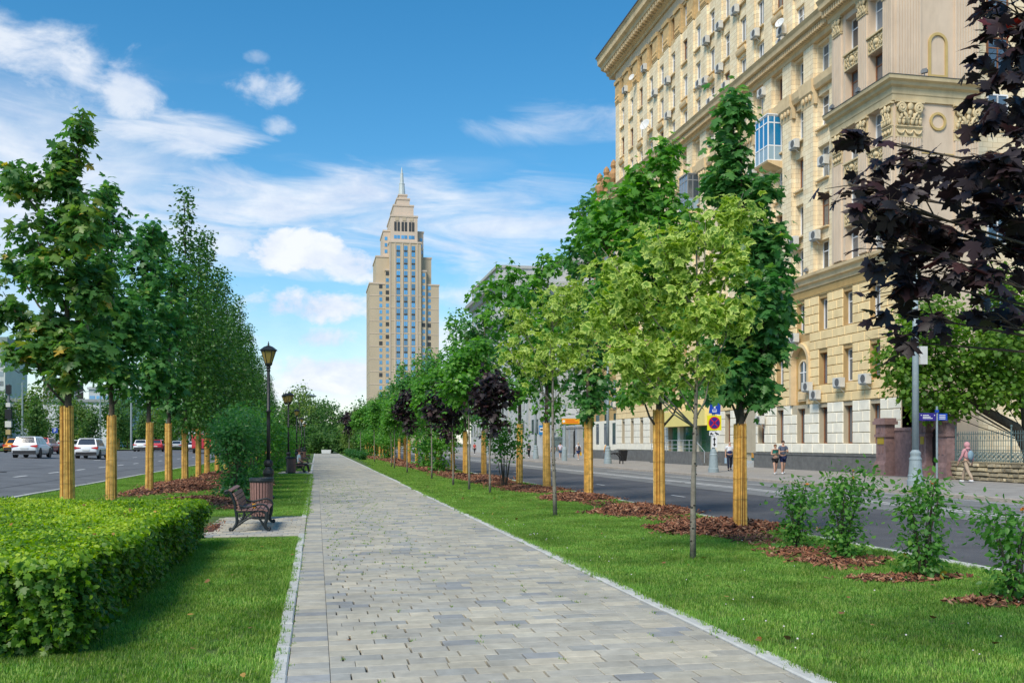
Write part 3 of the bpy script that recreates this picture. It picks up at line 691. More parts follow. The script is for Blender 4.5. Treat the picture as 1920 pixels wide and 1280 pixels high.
# pilasters between the window columns
pu = MB(); pu.box(-.13, 0, -.62, .62, 27.3, 35.9); pu = pu.mesh('pilaster', M_tile)
pm = MB(); pm.box(-.2, .05, -.60, .60, 12.0, 23.2); pm = pm.mesh('pilaster', M_tile)
pm2 = MB(); pm2.box(-.2, .05, -.60, .60, 23.9, 26.1); pm2 = pm2.mesh('pilaster', M_tile)
bracket = MB(); bracket.prism([(0,22.4),(-.22,22.4),(-.30,23.0),(-.42,23.15),(-.45,23.9),(0,23.9)], -.78, .78, 'y')
for i in range(3): bracket.sphere((-.33, -.42+i*.42, 22.85), (.10,.16,.20), 8, 5)
bracket = bracket.mesh('console_bracket', M_trim)
panel = MB(); panel.box(-.16, 0, -.70, .70, 35.95, 38.35); panel.box(-.20,-.15,-.55,.55,36.1,37.0)
for i in range(5):
    for j in range(2): panel.sphere((-.2, -.44+i*.22, 36.3+j*.35), (.09,.10,.13), 7, 5)
panel.prism([(0,38.0),(-.3,38.0),(-.3,38.35),(0,38.35)], -.72, .72, 'y')
panel = panel.mesh('relief_panel', M_orn)
mids = [(a+b)/2 for a, b in zip(colsU[:-1], colsU[1:])] + [colsU[0]+1.3775]
for c in mids:
    place('pilaster', pu, APT, (0, c-70, 0)); place('pilaster', pm, APT, (0, c-70, 0)); place('pilaster', pm2, APT, (0, c-70, 0)); place('relief_panel', panel, APT, (0, c-70, 0)); place('console_bracket', bracket, APT, (0, c-70, 0))
# ledge running between brackets under the fifth-floor windows
ledge = MB().prism([(FX+.05,23.2),(FX-.18,23.2),(FX-.30,23.45),(FX-.34,23.85),(FX+.05,23.92)], YC, YL, 'y'); wp(ledge, 'ledge', M_trim)
for ci, c in enumerate(colsU):
    for ri, z in enumerate(rowsA): window(APT, FX+.24, c, z-.975, 1.15, 1.95, random.random() < .22, random.choice((0,0,1)))
    window(APT, FX+.3, c, 37.2-.95, 1.15, 1.9, random.random() < .5)
    for ri, z in enumerate(rowsB): window(APT, FX+.45, c, z-1.025, 1.35, 2.05, random.random() < .25, random.choice((0,0,1)))
sill = MB().box(-.18,.2,-.68,.68,-.09,0).mesh('window_sill', M_trim)
for c in colsU:
    for z in rowsA+rowsB: place('window_sill', sill, APT, (-.0 if z > 27 else .04, c-70, z-(.975 if z > 27 else 1.03)))
# small pediments over some first windows above the cornice, as the photo shows
ped = MB().prism([(0,29.6),(-.2,29.6),(-.26,29.75),(-.28,29.95),(0,29.98)], -.75, .75, 'y').mesh('window_hood', M_trim)
for c in colsU[::2]: place('window_hood', ped, APT, (0, c-70, 0))
# cornices
def profile(parts, name, pts, y0, y1, m): return wp(MB().prism(pts, y0, y1, 'y'), name, m)
wp(B(FX-.05, FX+.7, YC, YL, 38.4, 39.3), 'plain_band', M_band)
top = [(FX+.7,39.3),(FX-.25,39.3),(FX-.3,39.55),(FX-.55,39.65),(FX-.6,39.95),(FX-1.15,40.15),(FX-1.2,40.45),(FX-1.5,40.6),(FX-1.55,41.1),(FX-1.7,41.3),(FX+.7,41.5)]
profile(APT, 'roof_cornice', top, 44.0, YL+1.5, M_trim)
wp(MB().prism([(FX-1.75,41.3),(FX-1.75,41.42),(FX+.7,41.8),(FX+.7,41.5)], 44.0, YL+1.55, 'y'), 'roof_edge', M_roofm)
wp(B(FX+.5, 46, YR, YL+.2, 39.3, 42.2), 'roof', M_roofm)
md = MB()
for i in range(84):
    yy = 44.4+i*.6; md.box(FX-1.1, FX-.56, yy, yy+.3, 39.72, 40.1)
tag(wp(md, 'modillion_course', M_trim), kind='stuff')
den = [(FX+.05,26.1),(FX-.25,26.1),(FX-.28,26.35),(FX-.40,26.4),(FX-.42,26.75),(FX-.85,26.85),(FX-.9,27.1),(FX-1.05,27.3),(FX-.6,27.42),(FX+.05,27.48)]
profile(APT, 'dentil_cornice', den, YC, YL+.3, M_trim)
md = MB()
for i in range(170):
    yy = YC+.05+i*.25; md.box(FX-.66, FX-.41, yy, yy+.14, 26.42, 26.76)
tag(wp(md, 'dentil_course', M_trim), kind='stuff')
belt = [(FX+.05,11.2),(FX-.10,11.2),(FX-.14,11.45),(FX-.30,11.5),(FX-.34,11.75),(FX-.52,11.85),(FX-.55,12.02),(FX+.05,12.1)]
profile(APT, 'belt_cornice', belt, YR-.5, YL, M_trim)
wp(B(FX-.04, FX+.7, YR, YL, 10.75, 11.2), 'frieze', M_ochre)

# --- rusticated storeys, block by block
blockm = {}
def block_mesh(L, H, m, b=.025):
    k = (round(L,2), round(H,2), m.name)
    if k not in blockm:
        blockm[k] = MB().add([(.1,0,0),(.1,L,0),(.1,L,H),(.1,0,H),(b,0,0),(b,L,0),(b,L,H),(b,0,H),(0,b,b),(0,L-b,b),(0,L-b,H-b),(0,b,H-b)],
            [(0,1,5,4),(1,2,6,5),(2,3,7,6),(3,0,4,7),(4,5,9,8),(5,6,10,9),(6,7,11,10),(7,4,8,11),(8,9,10,11)]).mesh('stone_block', m)
    return blockm[k]
far_o, far_w = MB(), MB(); n_blocks = 0
def stone(y, z, L, H, m):
    global n_blocks
    if y < 66.5 and n_blocks < 298:
        place('stone_block', block_mesh(L-.04, H-.04, m), APT, (-.0, y-70+.02, z+.02)); n_blocks += 1
    else: (far_w if m is M_white_b else far_o).box(FX, FX+.1, y+.02, y+L-.02, z+.02, z+H-.02)
ARCH_Y = BAY[13]
def openings(z0, z1):
    out = []
    for k, c in enumerate(BAY):
        for zc, h, w in ((2.75,2.2,1.0), (6.2,1.9,1.0), (9.5,1.9,1.0)):
            if k == 13 and zc == 6.2: continue
            if z0 < zc+h/2-.05 and z1 > zc-h/2+.05: out.append((c-w/2, c+w/2))
    if z0 < 8.0 and z1 > 4.0: out.append((ARCH_Y-1.15, ARCH_Y+1.15))
    if z1 < 4.2: out.append((68.8, 79.2)); out.append((62.2, 64.2))
    return sorted(out)
z = 1.05; r_ = 0
while z < 10.7:
    H = .61 if z < 4.1 else .547
    m = M_white_b if z < 4.05 else M_ochre_b
    ops = openings(z, z+H); segs = []; y0 = YR
    for a, b in ops:
        if a > y0: segs.append((y0, a))
        y0 = max(y0, b)
    if y0 < YL: segs.append((y0, YL))
    for a, b in segs:
        n = max(1, round((b-a)/1.3)); cuts = [a+(b-a)*i/n for i in range(n+1)]
        if n == 1 and b-a > 1.5 : cuts = [a, a+(b-a)*(.38 if r_ % 2 else .62), b]
        elif n > 1 and r_ % 2: cuts = [a] + [c+.5*(b-a)/n for c in cuts[:-1]] + [b]
        for c0, c1 in zip(cuts[:-1], cuts[1:]):
            if c1-c0 > .12: stone(c0, z, c1-c0, H, m)
    z += H; r_ += 1
tag(wp(far_o, 'ochre_block_field', M_ochre_b), kind='stuff'); tag(wp(far_w, 'cream_block_field', M_white_b), kind='stuff')
mb = MB()
lo_cols = [c for c in BAY]
wall_grid(YR, ARCH_Y-1.16, [c for c in lo_cols if c < ARCH_Y-1], 1.0, 4.08, 10.75, rowsC, 1.9, FX+.06, FX+.74, mb); wall_grid(ARCH_Y+1.16, YL, [c for c in lo_cols if c > ARCH_Y+1], 1.0, 4.08, 10.75, rowsC, 1.9, FX+.06, FX+.74, mb); wall_grid(ARCH_Y-1.16, ARCH_Y+1.16, [ARCH_Y], 1.0, 8.0, 10.75, [9.5], 1.9, FX+.06, FX+.74, mb); wp(mb, 'rusticated_wall', M_joint)
mb = MB(); wall_grid(YR, 68.8, [c for c in lo_cols if c < 68 and abs(c-63.2) > .6 ], 1.0, 1.0, 4.08, [2.75], 2.2, FX+.07, FX+.74, mb); wp(mb, 'ground_floor_wall', M_white_c); mb = MB()
wall_grid(79.2, YL, [c for c in lo_cols if c > 79.8], 1.0, 1.0, 4.08, [2.75], 2.2, FX+.07, FX+.74, mb); wp(mb, 'ground_floor_wall', M_white_c)
mb = MB(); mb.box(FX-.22, FX+.5, YR-.15, 62.0, -.05, 1.02); mb.box(FX-.26, FX+.5, YR-.19, 62.0, .93, 1.045); wp(mb, 'plinth', M_plinth)
for a, b in ((64.4,68.6), (79.6,YL)): wp(B(FX-.22, FX+.5, a, b, -.05, 1.02), 'plinth', M_plinth)
for k, c in enumerate(BAY):
    for zc in rowsC:
        if k == 13 and zc == 6.2: continue
        window(APT, FX+.42, c, zc-.95, 1.0, 1.9, random.random() < .4, random.choice((0,1)))
    if not (68.4 < c < 79.8) and abs(c-63.2) > .8: window(APT, FX+.42, c, 1.65, 1.0, 2.2, True, 1)
# arched niche with an arched window in it
def arc(cy, cz, r, a0=0, a1=math.pi, n=14): return [(cy+r*math.cos(a0+(a1-a0)*i/n), cz+r*math.sin(a0+(a1-a0)*i/n)) for i in range(n+1)]
def arch_ring(mb, x0, x1, cy, cz, zb, r0, r1):
    o = [(cy+r1, zb)] + arc(cy, cz, r1) + [(cy-r1, zb)]; i_ = [(cy+r0, zb)] + arc(cy, cz, r0) + [(cy-r0, zb)]
    for a in range(len(o)-1):
        p = [o[a], o[a+1], i_[a+1], i_[a]]; mb.prism(p, x0, x1, 'x')
mb = MB(); arch_ring(mb, FX-.12, FX+.3, ARCH_Y, 6.75, 4.1, 1.0, 1.22); wp(mb, 'arch_moulding', M_trim)
mb = MB(); mb.box(FX+.28, FX+.4, ARCH_Y-1.15, ARCH_Y+1.15, 4.08, 8.0); wp(mb, 'niche_back', M_ochre)
mb = MB()   # spandrels over the niche
for s in (-1, 1):
    pts = [(ARCH_Y+s*1.16, 6.75), (ARCH_Y+s*1.16, 8.02), (ARCH_Y, 8.02)] + [(ARCH_Y+s*1.2*math.cos(a), 6.75+1.2*math.sin(a)) for a in np.linspace(math.pi/2, 0, 9)]
    mb.prism(pts, FX+.01, FX+.28, 'x')
wp(mb, 'arch_spandrel', M_ochre_b)
mb = MB(); arch_ring(mb, FX+.12, FX+.3, ARCH_Y-.15, 6.35, 5.1, .48, .6); ao = wp(mb, 'arched_window', M_trim)
mb = MB(); mb.prism([(ARCH_Y-.15+.48,5.1)]+arc(ARCH_Y-.15,6.35,.48)+[(ARCH_Y-.15-.48,5.1)], FX+.2, FX+.27, 'x'); o = mb.build('pane', M_gl, ao)
mb = MB(); mb.box(FX+.15,FX+.2,ARCH_Y-.18,ARCH_Y-.12,5.1,6.8); mb.box(FX+.16,FX+.2,ARCH_Y-.63,ARCH_Y-.18,6.1,6.16); mb.box(FX+.16,FX+.2,ARCH_Y-.12,ARCH_Y+.33,6.1,6.16); mb.build('glazing_bar', M_wfr, ao)
mb = MB(); mb.box(FX+.1,FX+.3,ARCH_Y-.75,ARCH_Y+.5,4.3,4.95); mb.box(FX+.05,FX+.3,ARCH_Y-.6,ARCH_Y+.35,4.42,4.83); wp(mb, 'niche_panel', M_trim)
# entrance with a yellow canopy, stair terrace with railing
M_can = mat('yellow_canopy_paint', (.80,.66,.22), .6, .05, 3)
wp(B(FX-.9, FX+.3, 69.0, 79.0, 3.05, 4.25), 'entrance_canopy', M_can)
wp(B(FX+.5, FX+.74, 68.7, 79.3, 0, 4.1), 'entrance_back_wall', M_white_c)
for yy in (69.4, 73.0, 76.4): wp(B(FX-.02, FX+.5, yy, yy+.5, 1.0, 3.05), 'entrance_pier', M_white_b)
M_green = glass_mat('green_shopfront_glass', (.02,.12,.07), .08, .2)
M_teal = mat('teal_door_paint', (.02,.16,.17), .5)
for a, b in ((70.1,72.8), (73.7,76.2), (77.0,78.8)): wp(B(FX+.25, FX+.3, a, b, 1.0, 3.0), 'shopfront_pane', M_green)
wp(B(28.4, FX+.5, 68.8, 79.4, -.05, 1.0), 'terrace', M_plinth)
for i in range(4): wp(B(28.4+.0, FX+.2, 68.8-.32*(i+1), 68.8-.32*i, -.05, .8-.2*i), 'entrance_step', M_plinth)
rl = MB()
for z in (1.25, 1.55, 1.9): rl.tube([(28.5,69.4,z),(28.5,79.3,z)], .025, 6)
for i in range(9): rl.tube([(28.5,69.4+i*1.23,1.0),(28.5,69.4+i*1.23,1.9)], .025, 6)
rl.tube([(28.5,69.4,1.9),(28.5,67.6,1.05)], .025, 6); rl.tube([(28.5,67.6,1.05),(28.5,67.6,.1)], .025, 6)
wp(rl, 'entrance_railing', M_met)
# tall door with teal and orange panels, steps below
wp(B(FX+.2, FX+.5, 62.2, 64.2, .45, 4.05), 'side_entrance_jamb', M_white_c)
d_ = wp(B(FX+.12, FX+.2, 62.35, 63.1, .5, 3.7), 'side_entrance_door', M_teal)
for i in range(4): B(FX+.08, FX+.125, 62.45, 63.0, .65+i*.78, 1.2+i*.78).build('door_panel', mat('orange_panel', (.55,.26,.04), .6), d_)
for i in range(3): wp(B(FX-.95+.3*i, FX+.3, 62.0, 64.4, -.05 if i == 0 else .02+.15*(i-1)+.13, .15+.15*i), 'door_step', mat('pale_step_stone', (.42,.44,.45), .8, .1, 4))
# glazed balcony in blue, and a grey one
def balcony(y, z, w, h, frm, gl, nm):
    e = empty_in(nm, APT, (0, y-70, z))
    MB().prism([(-.95,-.12),(-1.0,0),(0.1,0),(.1,-.5)], -w/2-.05, w/2+.05, 'y').build('balcony_slab', M_trim, e)
    f = MB()
    for yy in (-w/2, -w/6, w/6, w/2-.07): f.box(-.93,-.86, yy, yy+.07, 0, h)
    for xx in (-.5, .0): f.box(xx, xx+.07, -w/2, -w/2+.07, 0, h)
    for zz in (0, .95, h*.82, h-.08): f.box(-.925,-.865, -w/2+.07, w/2-.07, zz, zz+.08); f.box(-.86, .1, -w/2+.005, -w/2+.06, zz, zz+.08)
    f.box(-.98,.1,-w/2-.04,w/2+.04,h,h+.07); f.build('balcony_frame', frm, e)
    B(-.9,-.885,-w/2+.07,w/2-.07,.98,h-.1).build('pane', gl, e); B(-.86,.1,-w/2+.02,-w/2+.04,.98,h-.1).build('pane', gl, e)
    B(-.9,-.885,-w/2+.07,w/2-.07,.05,.95).build('balcony_panel', mat('pale_blue_panel', (.30,.42,.50), .5), e); B(-.86,.1,-w/2+.02,-w/2+.04,.05,.95).build('balcony_panel', MATS['pale_blue_panel'], e)
balcony(59.4, 20.25, 1.9, 3.0, M_wfr, glass_mat('blue_film_glass', (.01,.20,.42), .08, .1), 'glazed_balcony')
balcony(73.3, 20.3, 1.8, 2.9, mat('grey_paint', (.26,.27,.28), .6), M_gl, 'glazed_balcony')

# --- corner block: rosy plaster, fluted pilasters, capitals, relief panels
CX, XE = 29.55, 34.6
cw = [49.15, 46.75]; rowsK = [12.95, 15.75, 18.55, 21.75, 24.75]
mb = MB(); wall_grid(YR+.02, YC, cw, 1.35, 12.1, 26.1, rowsK, 2.0, CX, FX+.7, mb); wp(mb, 'corner_wall', M_pink)
mb = MB(); mb.box(CX+.02, XE, YR, YR+.7, 12.1, 31.5); mb.box(FX+.02, XE, YR, YR+.7, 0, 12.1); wp(mb, 'corner_end_wall', M_pink)
wp(B(CX+.03, FX+.7, YR+.03, YC, 26.1, 38.4), 'corner_wall', M_pink)
for c in cw:
    for i, z in enumerate(rowsK): window(APT, CX+.45, c, z-1.0, 1.35, 2.0, i == 3, 0)
def flutes(L, w, n, depth=.05):
    mb = MB(); mb.box(0, .07, 0, w, 0, L)
    s = w/(n+.0)
    for i in range(n): mb.prism([(-depth, i*s+.025), (0, i*s+.008), (0, (i+1)*s-.008), (-depth, (i+1)*s-.025)], .04, L-.04, 'z')
    return mb
def capital(w, h):
    """leafy capital with two scrolls and a face boss, facing -x, base at z=0, width along y"""
    mb = MB(); mb.smooth = True
    mb.smooth = False; mb.box(-.10,.06,-w/2-.04,w/2+.04,0,.06); mb.box(-.16,.06,-w/2-.10,w/2+.10,h-.10,h); mb.box(-.02,.06,-w/2,w/2,.06,h-.1)
    mb.smooth = True
    for s in (-1, 1):
        pts = []; 
        for i in range(22):
            t = i/21; a = t*4.2*math.pi; r_ = .20*w*(1-t*.85)
            pts.append((-.13-.04*t, s*(w/2-.16*w)+s*r_*math.cos(a)*.9, h*.70+r_*math.sin(a)))
        mb.tube(pts, [.045*w+.012]*22, 6); mb.tube([(-.10,s*w*.12,.12),(-.15,s*w*.16,h*.4),(-.14,s*w*.34,h*.62)], [.05*w,.06*w,.04*w], 6)
    mb.sphere((-.14,0,h*.76), (.10,.13*w,.16*h), 8, 6); mb.sphere((-.14,0,h*.52), (.07,.09*w,.12*h), 8, 5)
    for i in range(6):
        yy = -w/2+w*(i+.5)/6
        mb.sphere((-.09,yy,h*.20), (.09,w*.075,h*.14), 7, 5); mb.sphere((-.14,yy,h*.30), (.06,w*.06,h*.06), 6, 4)
    for i in range(5): mb.sphere((-.10,-w/2+w*(i+1)/6,h*.42), (.07,w*.06,h*.12), 7, 5)
    mb.smooth = False
    return mb
def garland(w, h):
    mb = MB(); mb.box(-.05,.05,-w/2,w/2,0,.06); mb.box(-.05,.05,-w/2,w/2,h-.06,h); mb.box(-.01,.05,-w/2,w/2,.06,h-.06); mb.smooth = True
    for i in range(3):
        c = -w/3+i*w/3
        mb.tube([(-.05,c-w/6+.02,h*.75),(-.07,c-w/12,h*.42),(-.08,c,h*.32),(-.07,c+w/12,h*.42),(-.05,c+w/6-.02,h*.75)], [.03,.045,.055,.045,.03], 6)
    return mb
def relief(w, h):
    """panel with an urn and leaf scrolls"""
    mb = MB(); t = .06
    mb.box(-.06,.03,-w/2,w/2,0,t); mb.box(-.06,.03,-w/2,w/2,h-t,h); mb.box(-.06,.03,-w/2,-w/2+t,t,h-t); mb.box(-.06,.03,w/2-t,w/2,t,h-t); mb.box(0,.03,-w/2+t,w/2-t,t,h-t)
    mb.smooth = True
    mb.sphere((-.02,0,h*.52), (.13,w*.15,h*.20), 10, 6); mb.sphere((-.02,0,h*.25), (.06,w*.07,h*.10), 8, 5); mb.sphere((-.03,0,h*.78), (.07,w*.12,h*.06), 8, 4)
    for s in (-1, 1):
        for j, (cy, cz, r0) in enumerate(((.30,.62,.13),(.36,.28,.11),(.20,.78,.08))):
            pts = [(-.04, s*(cy*w)+r0*h*(1-i/13)*math.cos(i*.75)*s, cz*h+r0*h*(1-i/13)*math.sin(i*.75)) for i in range(13)]
            mb.tube(pts, [.035]*13, 5)
        for j in range(6): mb.sphere((-.03, s*w*(.16+.05*j), h*(.2+.1*((j*37)%6))), (.05,.045,.06), 6, 4)
    return mb
def turned(mb, nm, m, x, y, z, rz): return mb.build(nm, m, APT, (x-FX, y-70, z), (0,0,rz))
# street face (faces -X) pilasters: between and beside the two window columns
for yc, w in ((50.55,.85), (47.95,.85), (45.62,.80)):
    turned(flutes(4.9, w, 5), 'fluted_pilaster', M_pink, CX-.06, yc-w/2, 20.35, 0); turned(flutes(5.6, w, 5), 'fluted_pilaster', M_pink, CX-.06, yc-w/2, 12.1, 0)
    turned(capital(w, 1.0), 'capital', M_pinkt, CX-.06, yc, 25.1, 0); turned(capital(w, 1.25), 'capital', M_pinkt, CX-.06, yc, 18.25, 0); turned(garland(w+.05, .55), 'garland_band', M_pinkt, CX-.06, yc, 17.70, 0)
for c in cw:
    turned(relief(1.45,.95), 'relief_panel', M_pinkt, CX-.0, c, 22.78, 0); turned(relief(1.45,.80), 'relief_panel', M_pinkt, CX-.0, c, 16.8, 0); turned(relief(1.45,.80), 'relief_panel', M_pinkt, CX, c, 13.97, 0)
    for z in (20.72, 23.72, 17.55): turned(MB().box(-.14,.2,-.78,.78,-.08,.0), 'window_sill', M_pinkt, CX, c, z, 0)
# end face (faces -Y), seen square on
q = -math.pi/2
def endf(mb, nm, m, x, z): return mb.build(nm, m, APT, (x-FX, YR-.0-70, z), (0,0,math.pi/2))
for xc, w in ((30.42,1.45), (33.85,1.45)):
    e = flutes(10.5, w, 9); e.build('fluted_pilaster', M_pink, APT, (xc+w/2-FX, YR-.07-70, 20.35), (0,0,math.pi/2))
    e = flutes(5.6, w, 9); e.build('fluted_pilaster', M_pink, APT, (xc+w/2-FX, YR-.07-70, 12.1), (0,0,math.pi/2))
    capital(w, 1.35).build('capital', M_pinkt, APT, (xc-FX, YR-.07-70, 18.2), (0,0,math.pi/2)); garland(w+.06,.55).build('garland_band', M_pinkt, APT, (xc-FX, YR-.07-70, 17.65), (0,0,math.pi/2))
    capital(w, 1.35).build('capital', M_pinkt, APT, (xc-FX, YR-.07-70, 24.6), (0,0,math.pi/2)) if False else None
# entablature round the corner at mid height
ent = [(0,19.55),(-.10,19.55),(-.12,19.85),(-.16,19.9),(-.18,20.22),(-.36,20.3),(-.40,20.45),(-.58,20.52),(-.62,20.70),(0,20.78)]
o = MB()
prof3 = []
for dx, z in ent:   # mitred round the corner: street face then end face
    prof3.append([(CX+dx, YC, z), (CX+dx, YR+dx, z), (XE, YR+dx, z)])
vs = [p for row in prof3 for p in row]; fs = []
for i in range(len(ent)-1):
    for j in range(2): fs.append((i*3+j, i*3+j+1, (i+1)*3+j+1, (i+1)*3+j))
o.add(vs, fs); wp(o, 'entablature', M_pinkt)
o = MB(); o.add([(CX-.64,YC,20.70),(CX-.64,YR-.64,20.70),(XE,YR-.64,20.70),(CX-.64,YC,20.73),(CX-.64,YR-.64,20.73),(XE,YR-.64,20.73),(CX,YC,20.80),(CX,YR,20.80),(XE,YR,20.80)], [(0,1,4,3),(1,2,5,4),(3,4,7,6),(4,5,8,7)]); wp(o, 'lead_flashing', M_roofm)
den2 = [(p[0]-.45, p[1]) for p in den]; den2[0] = (FX+.05, 26.1); den2[-1] = (FX+.05, 27.48)
profile(APT, 'dentil_cornice', den2, YR-.4, YC-.002, M_trim)
md = MB()
for i in range(26): md.box(FX-1.11, FX-.86, 44.9+i*.25, 45.04+i*.25, 26.42, 26.76)
tag(wp(md, 'dentil_course', M_trim), kind='stuff')
# blind arch and ring on the end face
mb = MB()
def ring_y(mb, cx, cz, r0, r1, a0, a1, n, y0, y1):
    for i in range(n):
        t0, t1 = a0+(a1-a0)*i/n, a0+(a1-a0)*(i+1)/n
        mb.prism([(cx+r1*math.cos(t0),cz+r1*math.sin(t0)),(cx+r1*math.cos(t1),cz+r1*math.sin(t1)),(cx+r0*math.cos(t1),cz+r0*math.sin(t1)),(cx+r0*math.cos(t0),cz+r0*math.sin(t0))], y0, y1, 'y')
M_och2 = mat('ochre_moulding', (.52,.38,.15), .8, .1, 2)
ring_y(mb, 32.15, 18.62, .36, .48, 0, 2*math.pi, 28, YR-.08, YR); wp(mb, 'ring_moulding', M_och2)
mb = MB(); ring_y(mb, 32.15, 22.75, .42, .56, 0, math.pi, 16, YR-.08, YR)
for s in (-1, 1): mb.box(32.15+s*.42, 32.15+s*.56, YR-.08, YR, 20.95, 22.75)
mb.box(32.15-.42, 32.15+.42, YR-.08, YR, 20.95, 21.07); wp(mb, 'blind_arch_moulding', M_och2)
wp(B(31.15,33.1,YR-.03,YR,16.9,16.96), 'string_line', M_och2)
# spotlights on the entablature
M_lampg = mat('floodlight_grey', (.18,.19,.20), .5)
sp = MB(); sp.box(-.08,.08,-.16,.16,.16,.32); sp.tube([(0,0,0),(0,0,.2)], .03, 6); sp.box(-.03,.03,-.12,.12,.32,.40); sp = sp.mesh('floodlight', M_lampg)
for x, y, z, rz in ((31.1,YR-.4,20.8,.6), (33.9,YR-.4,20.8,.6), (CX-.4,47.9,20.78,0), (CX-.4,50.6,20.78,0), (FX-.3,54.6,12.1,0), (FX-.3,57.3,12.1,0), (FX-.3,60.0,12.1,0)):
    place('floodlight', sp, APT, (x-FX, y-70, z), (0,0,rz))
# set-back wing of the same building
mb = MB(); mb.box(34.6, 70, 47.6, 49, 0, 40); wp(mb, 'set_back_wall', M_tile)
for x in (37.6, 41.2, 44.8, 48.4):
    for z in (5.3, 8.6, 12.9, 16.0, 19.3, 22.5, 25.8):
        bb = wp(B(x-.75,x+.75,47.52,47.6,z-.1,z), 'window_sill', M_trim)
        window(APT, x, 47.56, z, 1.35, 2.0, random.random() < .5, 0, rz=math.pi/2)
# downpipe
mb = MB(); mb.tube([(FX-.1,YC+.12,26),(FX-.1,YC+.12,12.2)], .07, 8); mb.build('downpipe', mat('ochre_pipe', (.55,.36,.08), .5), APT, (-FX,-70,0))

# --- air conditioners and dishes hung on the wall: each a thing of its own
ac_body = MB().box(-.32,0,-.40,.40,0,.55); ac_body.box(-.345,-.32,-.37,.37,.03,.52)
ac_body = ac_body.mesh('casing', M_acw)
ac_fan = MB().lathe([(.23,-.352),(.23,-.348),(.20,-.347),(.06,-.349)], (0,-.1,.27), 18, 'x').mesh('fan_grille', M_acg)
ac_br = MB(); ac_br.box(-.28,-.24,-.3,.3,-.062,-.03); ac_br.box(-.3,.05,-.3,-.26,-.06,0); ac_br.box(-.3,.05,.26,.3,-.06,0); ac_br.prism([(0,-.3),(.04,-.3),(-.25,-.06),(-.3,-.06)], -.3, -.27, 'y'); ac_br = ac_br.mesh('bracket', M_met)
def ac(px, py, n):
    d = 55102/(px-593); y = (d-5.99)/.98; z = (831-py)/1800*d+1.65
    fl = min(11, max(1, int(z/3.25)+1)); pos = min(range(17), key=lambda k: abs(BAY[k]-y))
    lab = 'white air conditioner on the %s storey, %s window column from the %s corner' % (ORD[fl-1], ORD[min(pos, 16-pos)], 'far' if pos <= 8 else 'near')
    while lab in used: lab = lab.replace('white air', 'boxy white air') if 'boxy' not in lab else lab.replace('boxy', 'second boxy').replace('second second','third')
    used.add(lab)
    x = FX-.03 if z > 12 else FX-.02
    t = thing('air_conditioner', lab, 'air conditioner', (x-.12, y, z-.27), 0, 'air conditioners on the ochre facade')
    place('casing', ac_body, t); place('fan_grille', ac_fan, t); place('bracket', ac_br, t)
used = set()
for i, p in enumerate([(1177,169),(1213,128),(1233,175),(1257,152),(1258,217),(1317,158),(1328,153),(1330,77),(1355,129),(1338,192),(1355,50),(1385,20),(1401,150),(1423,65),(1473,60),(1472,82),(1367,162),(1341,268),(1436,175),(1405,203),(1418,320),(1497,272),(1552,302),(1496,453),(1536,442),(1521,725),(1581,717),(1496,634),(1447,733),(1435,733),(1432,787),(1536,740),(1630,710),(1155,758),(1268,700),(1268,264)]): ac(*p, i)
dish = MB()
dish.smooth = True
prof_d = [(0.001,.0),(.2,.02),(.36,.07),(.47,.14),(.46,.145),(.35,.085),(.2,.035),(.001,.015)]
dish.lathe(prof_d, (0,0,0), 20, 'x'); dish_me = dish.mesh('dish', mat('dish_paint', (.66,.66,.64), .5))
arm = MB().tube([(.02,0,-.4),(-.4,0,.05)], .012, 5).tube([(.02,0,0),(.5,0,-.1)], .025, 6).mesh('arm', M_met)
for px, py, s, lab in ((1197,147,.7,'small white satellite dish under the attic windows of the ochre building'), (1223,236,1.15,'large pale satellite dish on the upper storeys of the ochre building'), (1480,46,.7,'white satellite dish above the dentil cornice beside two air conditioners')):
    d = 55102/(px-593); y = (d-5.99)/.98; z = (831-py)/1800*d+1.65
    t = thing('satellite_dish', lab, 'satellite dish', (FX-.65, y, z), R(30)); t.scale = (s,s,s)
    o = place('dish', dish_me, t, rot=(0,R(-20),math.pi)); place('arm', arm, t)

# ================================================================ neighbouring buildings
def block_building(name, label, x0, x1, y0, y1, h, m, zb=0.0, win=None, wm=None, roof=None, cornice=True, faces='S'):
    t = thing(name, label, 'building', ((x0+x1)/2, (y0+y1)/2, zb)); l = -Vector(t.location)
    def part(mb, nm, mm): o = mb.build(nm, mm, t); o.location = l; return o
    part(B(x0,x1,y0,y1,zb,zb+h), 'wall', m)
    if cornice: part(B(x0-.4,x1+.4,y0-.4,y1+.4,zb+h,zb+h+.6), 'cornice', roof or m)
    if win:
        nx, nz, w, hh, z0 = win; me = B(-w/2,w/2,-.06,.2,0,hh).mesh('window', wm or M_gl); me2 = B(-.06,.2,-w/2,w/2,0,hh).mesh('window', wm or M_gl)
        for j in range(nz):
            zz = zb+z0+j*(h-z0-.8)/nz
            for i in range(nx):
                if 'S' in faces: place('window', me, t, (x0+(i+.5)*(x1-x0)/nx+l[0], y0+l[1], zz+l[2]))
            if 'W' in faces:
                ny = max(1, int(nx*(y1-y0)/(x1-x0)))
                for i in range(ny): place('window', me2, t, (x0+l[0], y0+(i+.5)*(y1-y0)/ny+l[1], zz+l[2]))
            if 'E' in faces:
                ny = max(1, int(nx*(y1-y0)/(x1-x0)))
                for i in range(ny): place('window', me2, t, (x1-.14+l[0], y0+(i+.5)*(y1-y0)/ny+l[1], zz+l[2]))
    return t, part
M_grey_b = mat('pale_grey_stucco', (.50,.50,.48), .85, .08, .6, dirt=.3)
M_greyt = mat('grey_stone_trim', (.42,.42,.40), .85, .1, .8)
t, part = block_building('classical_building', 'pale grey classical building rising behind the street maples', 30, 55, 118, 188, 21.5, M_grey_b, win=(8,5,1.3,2.0,3), faces='W')
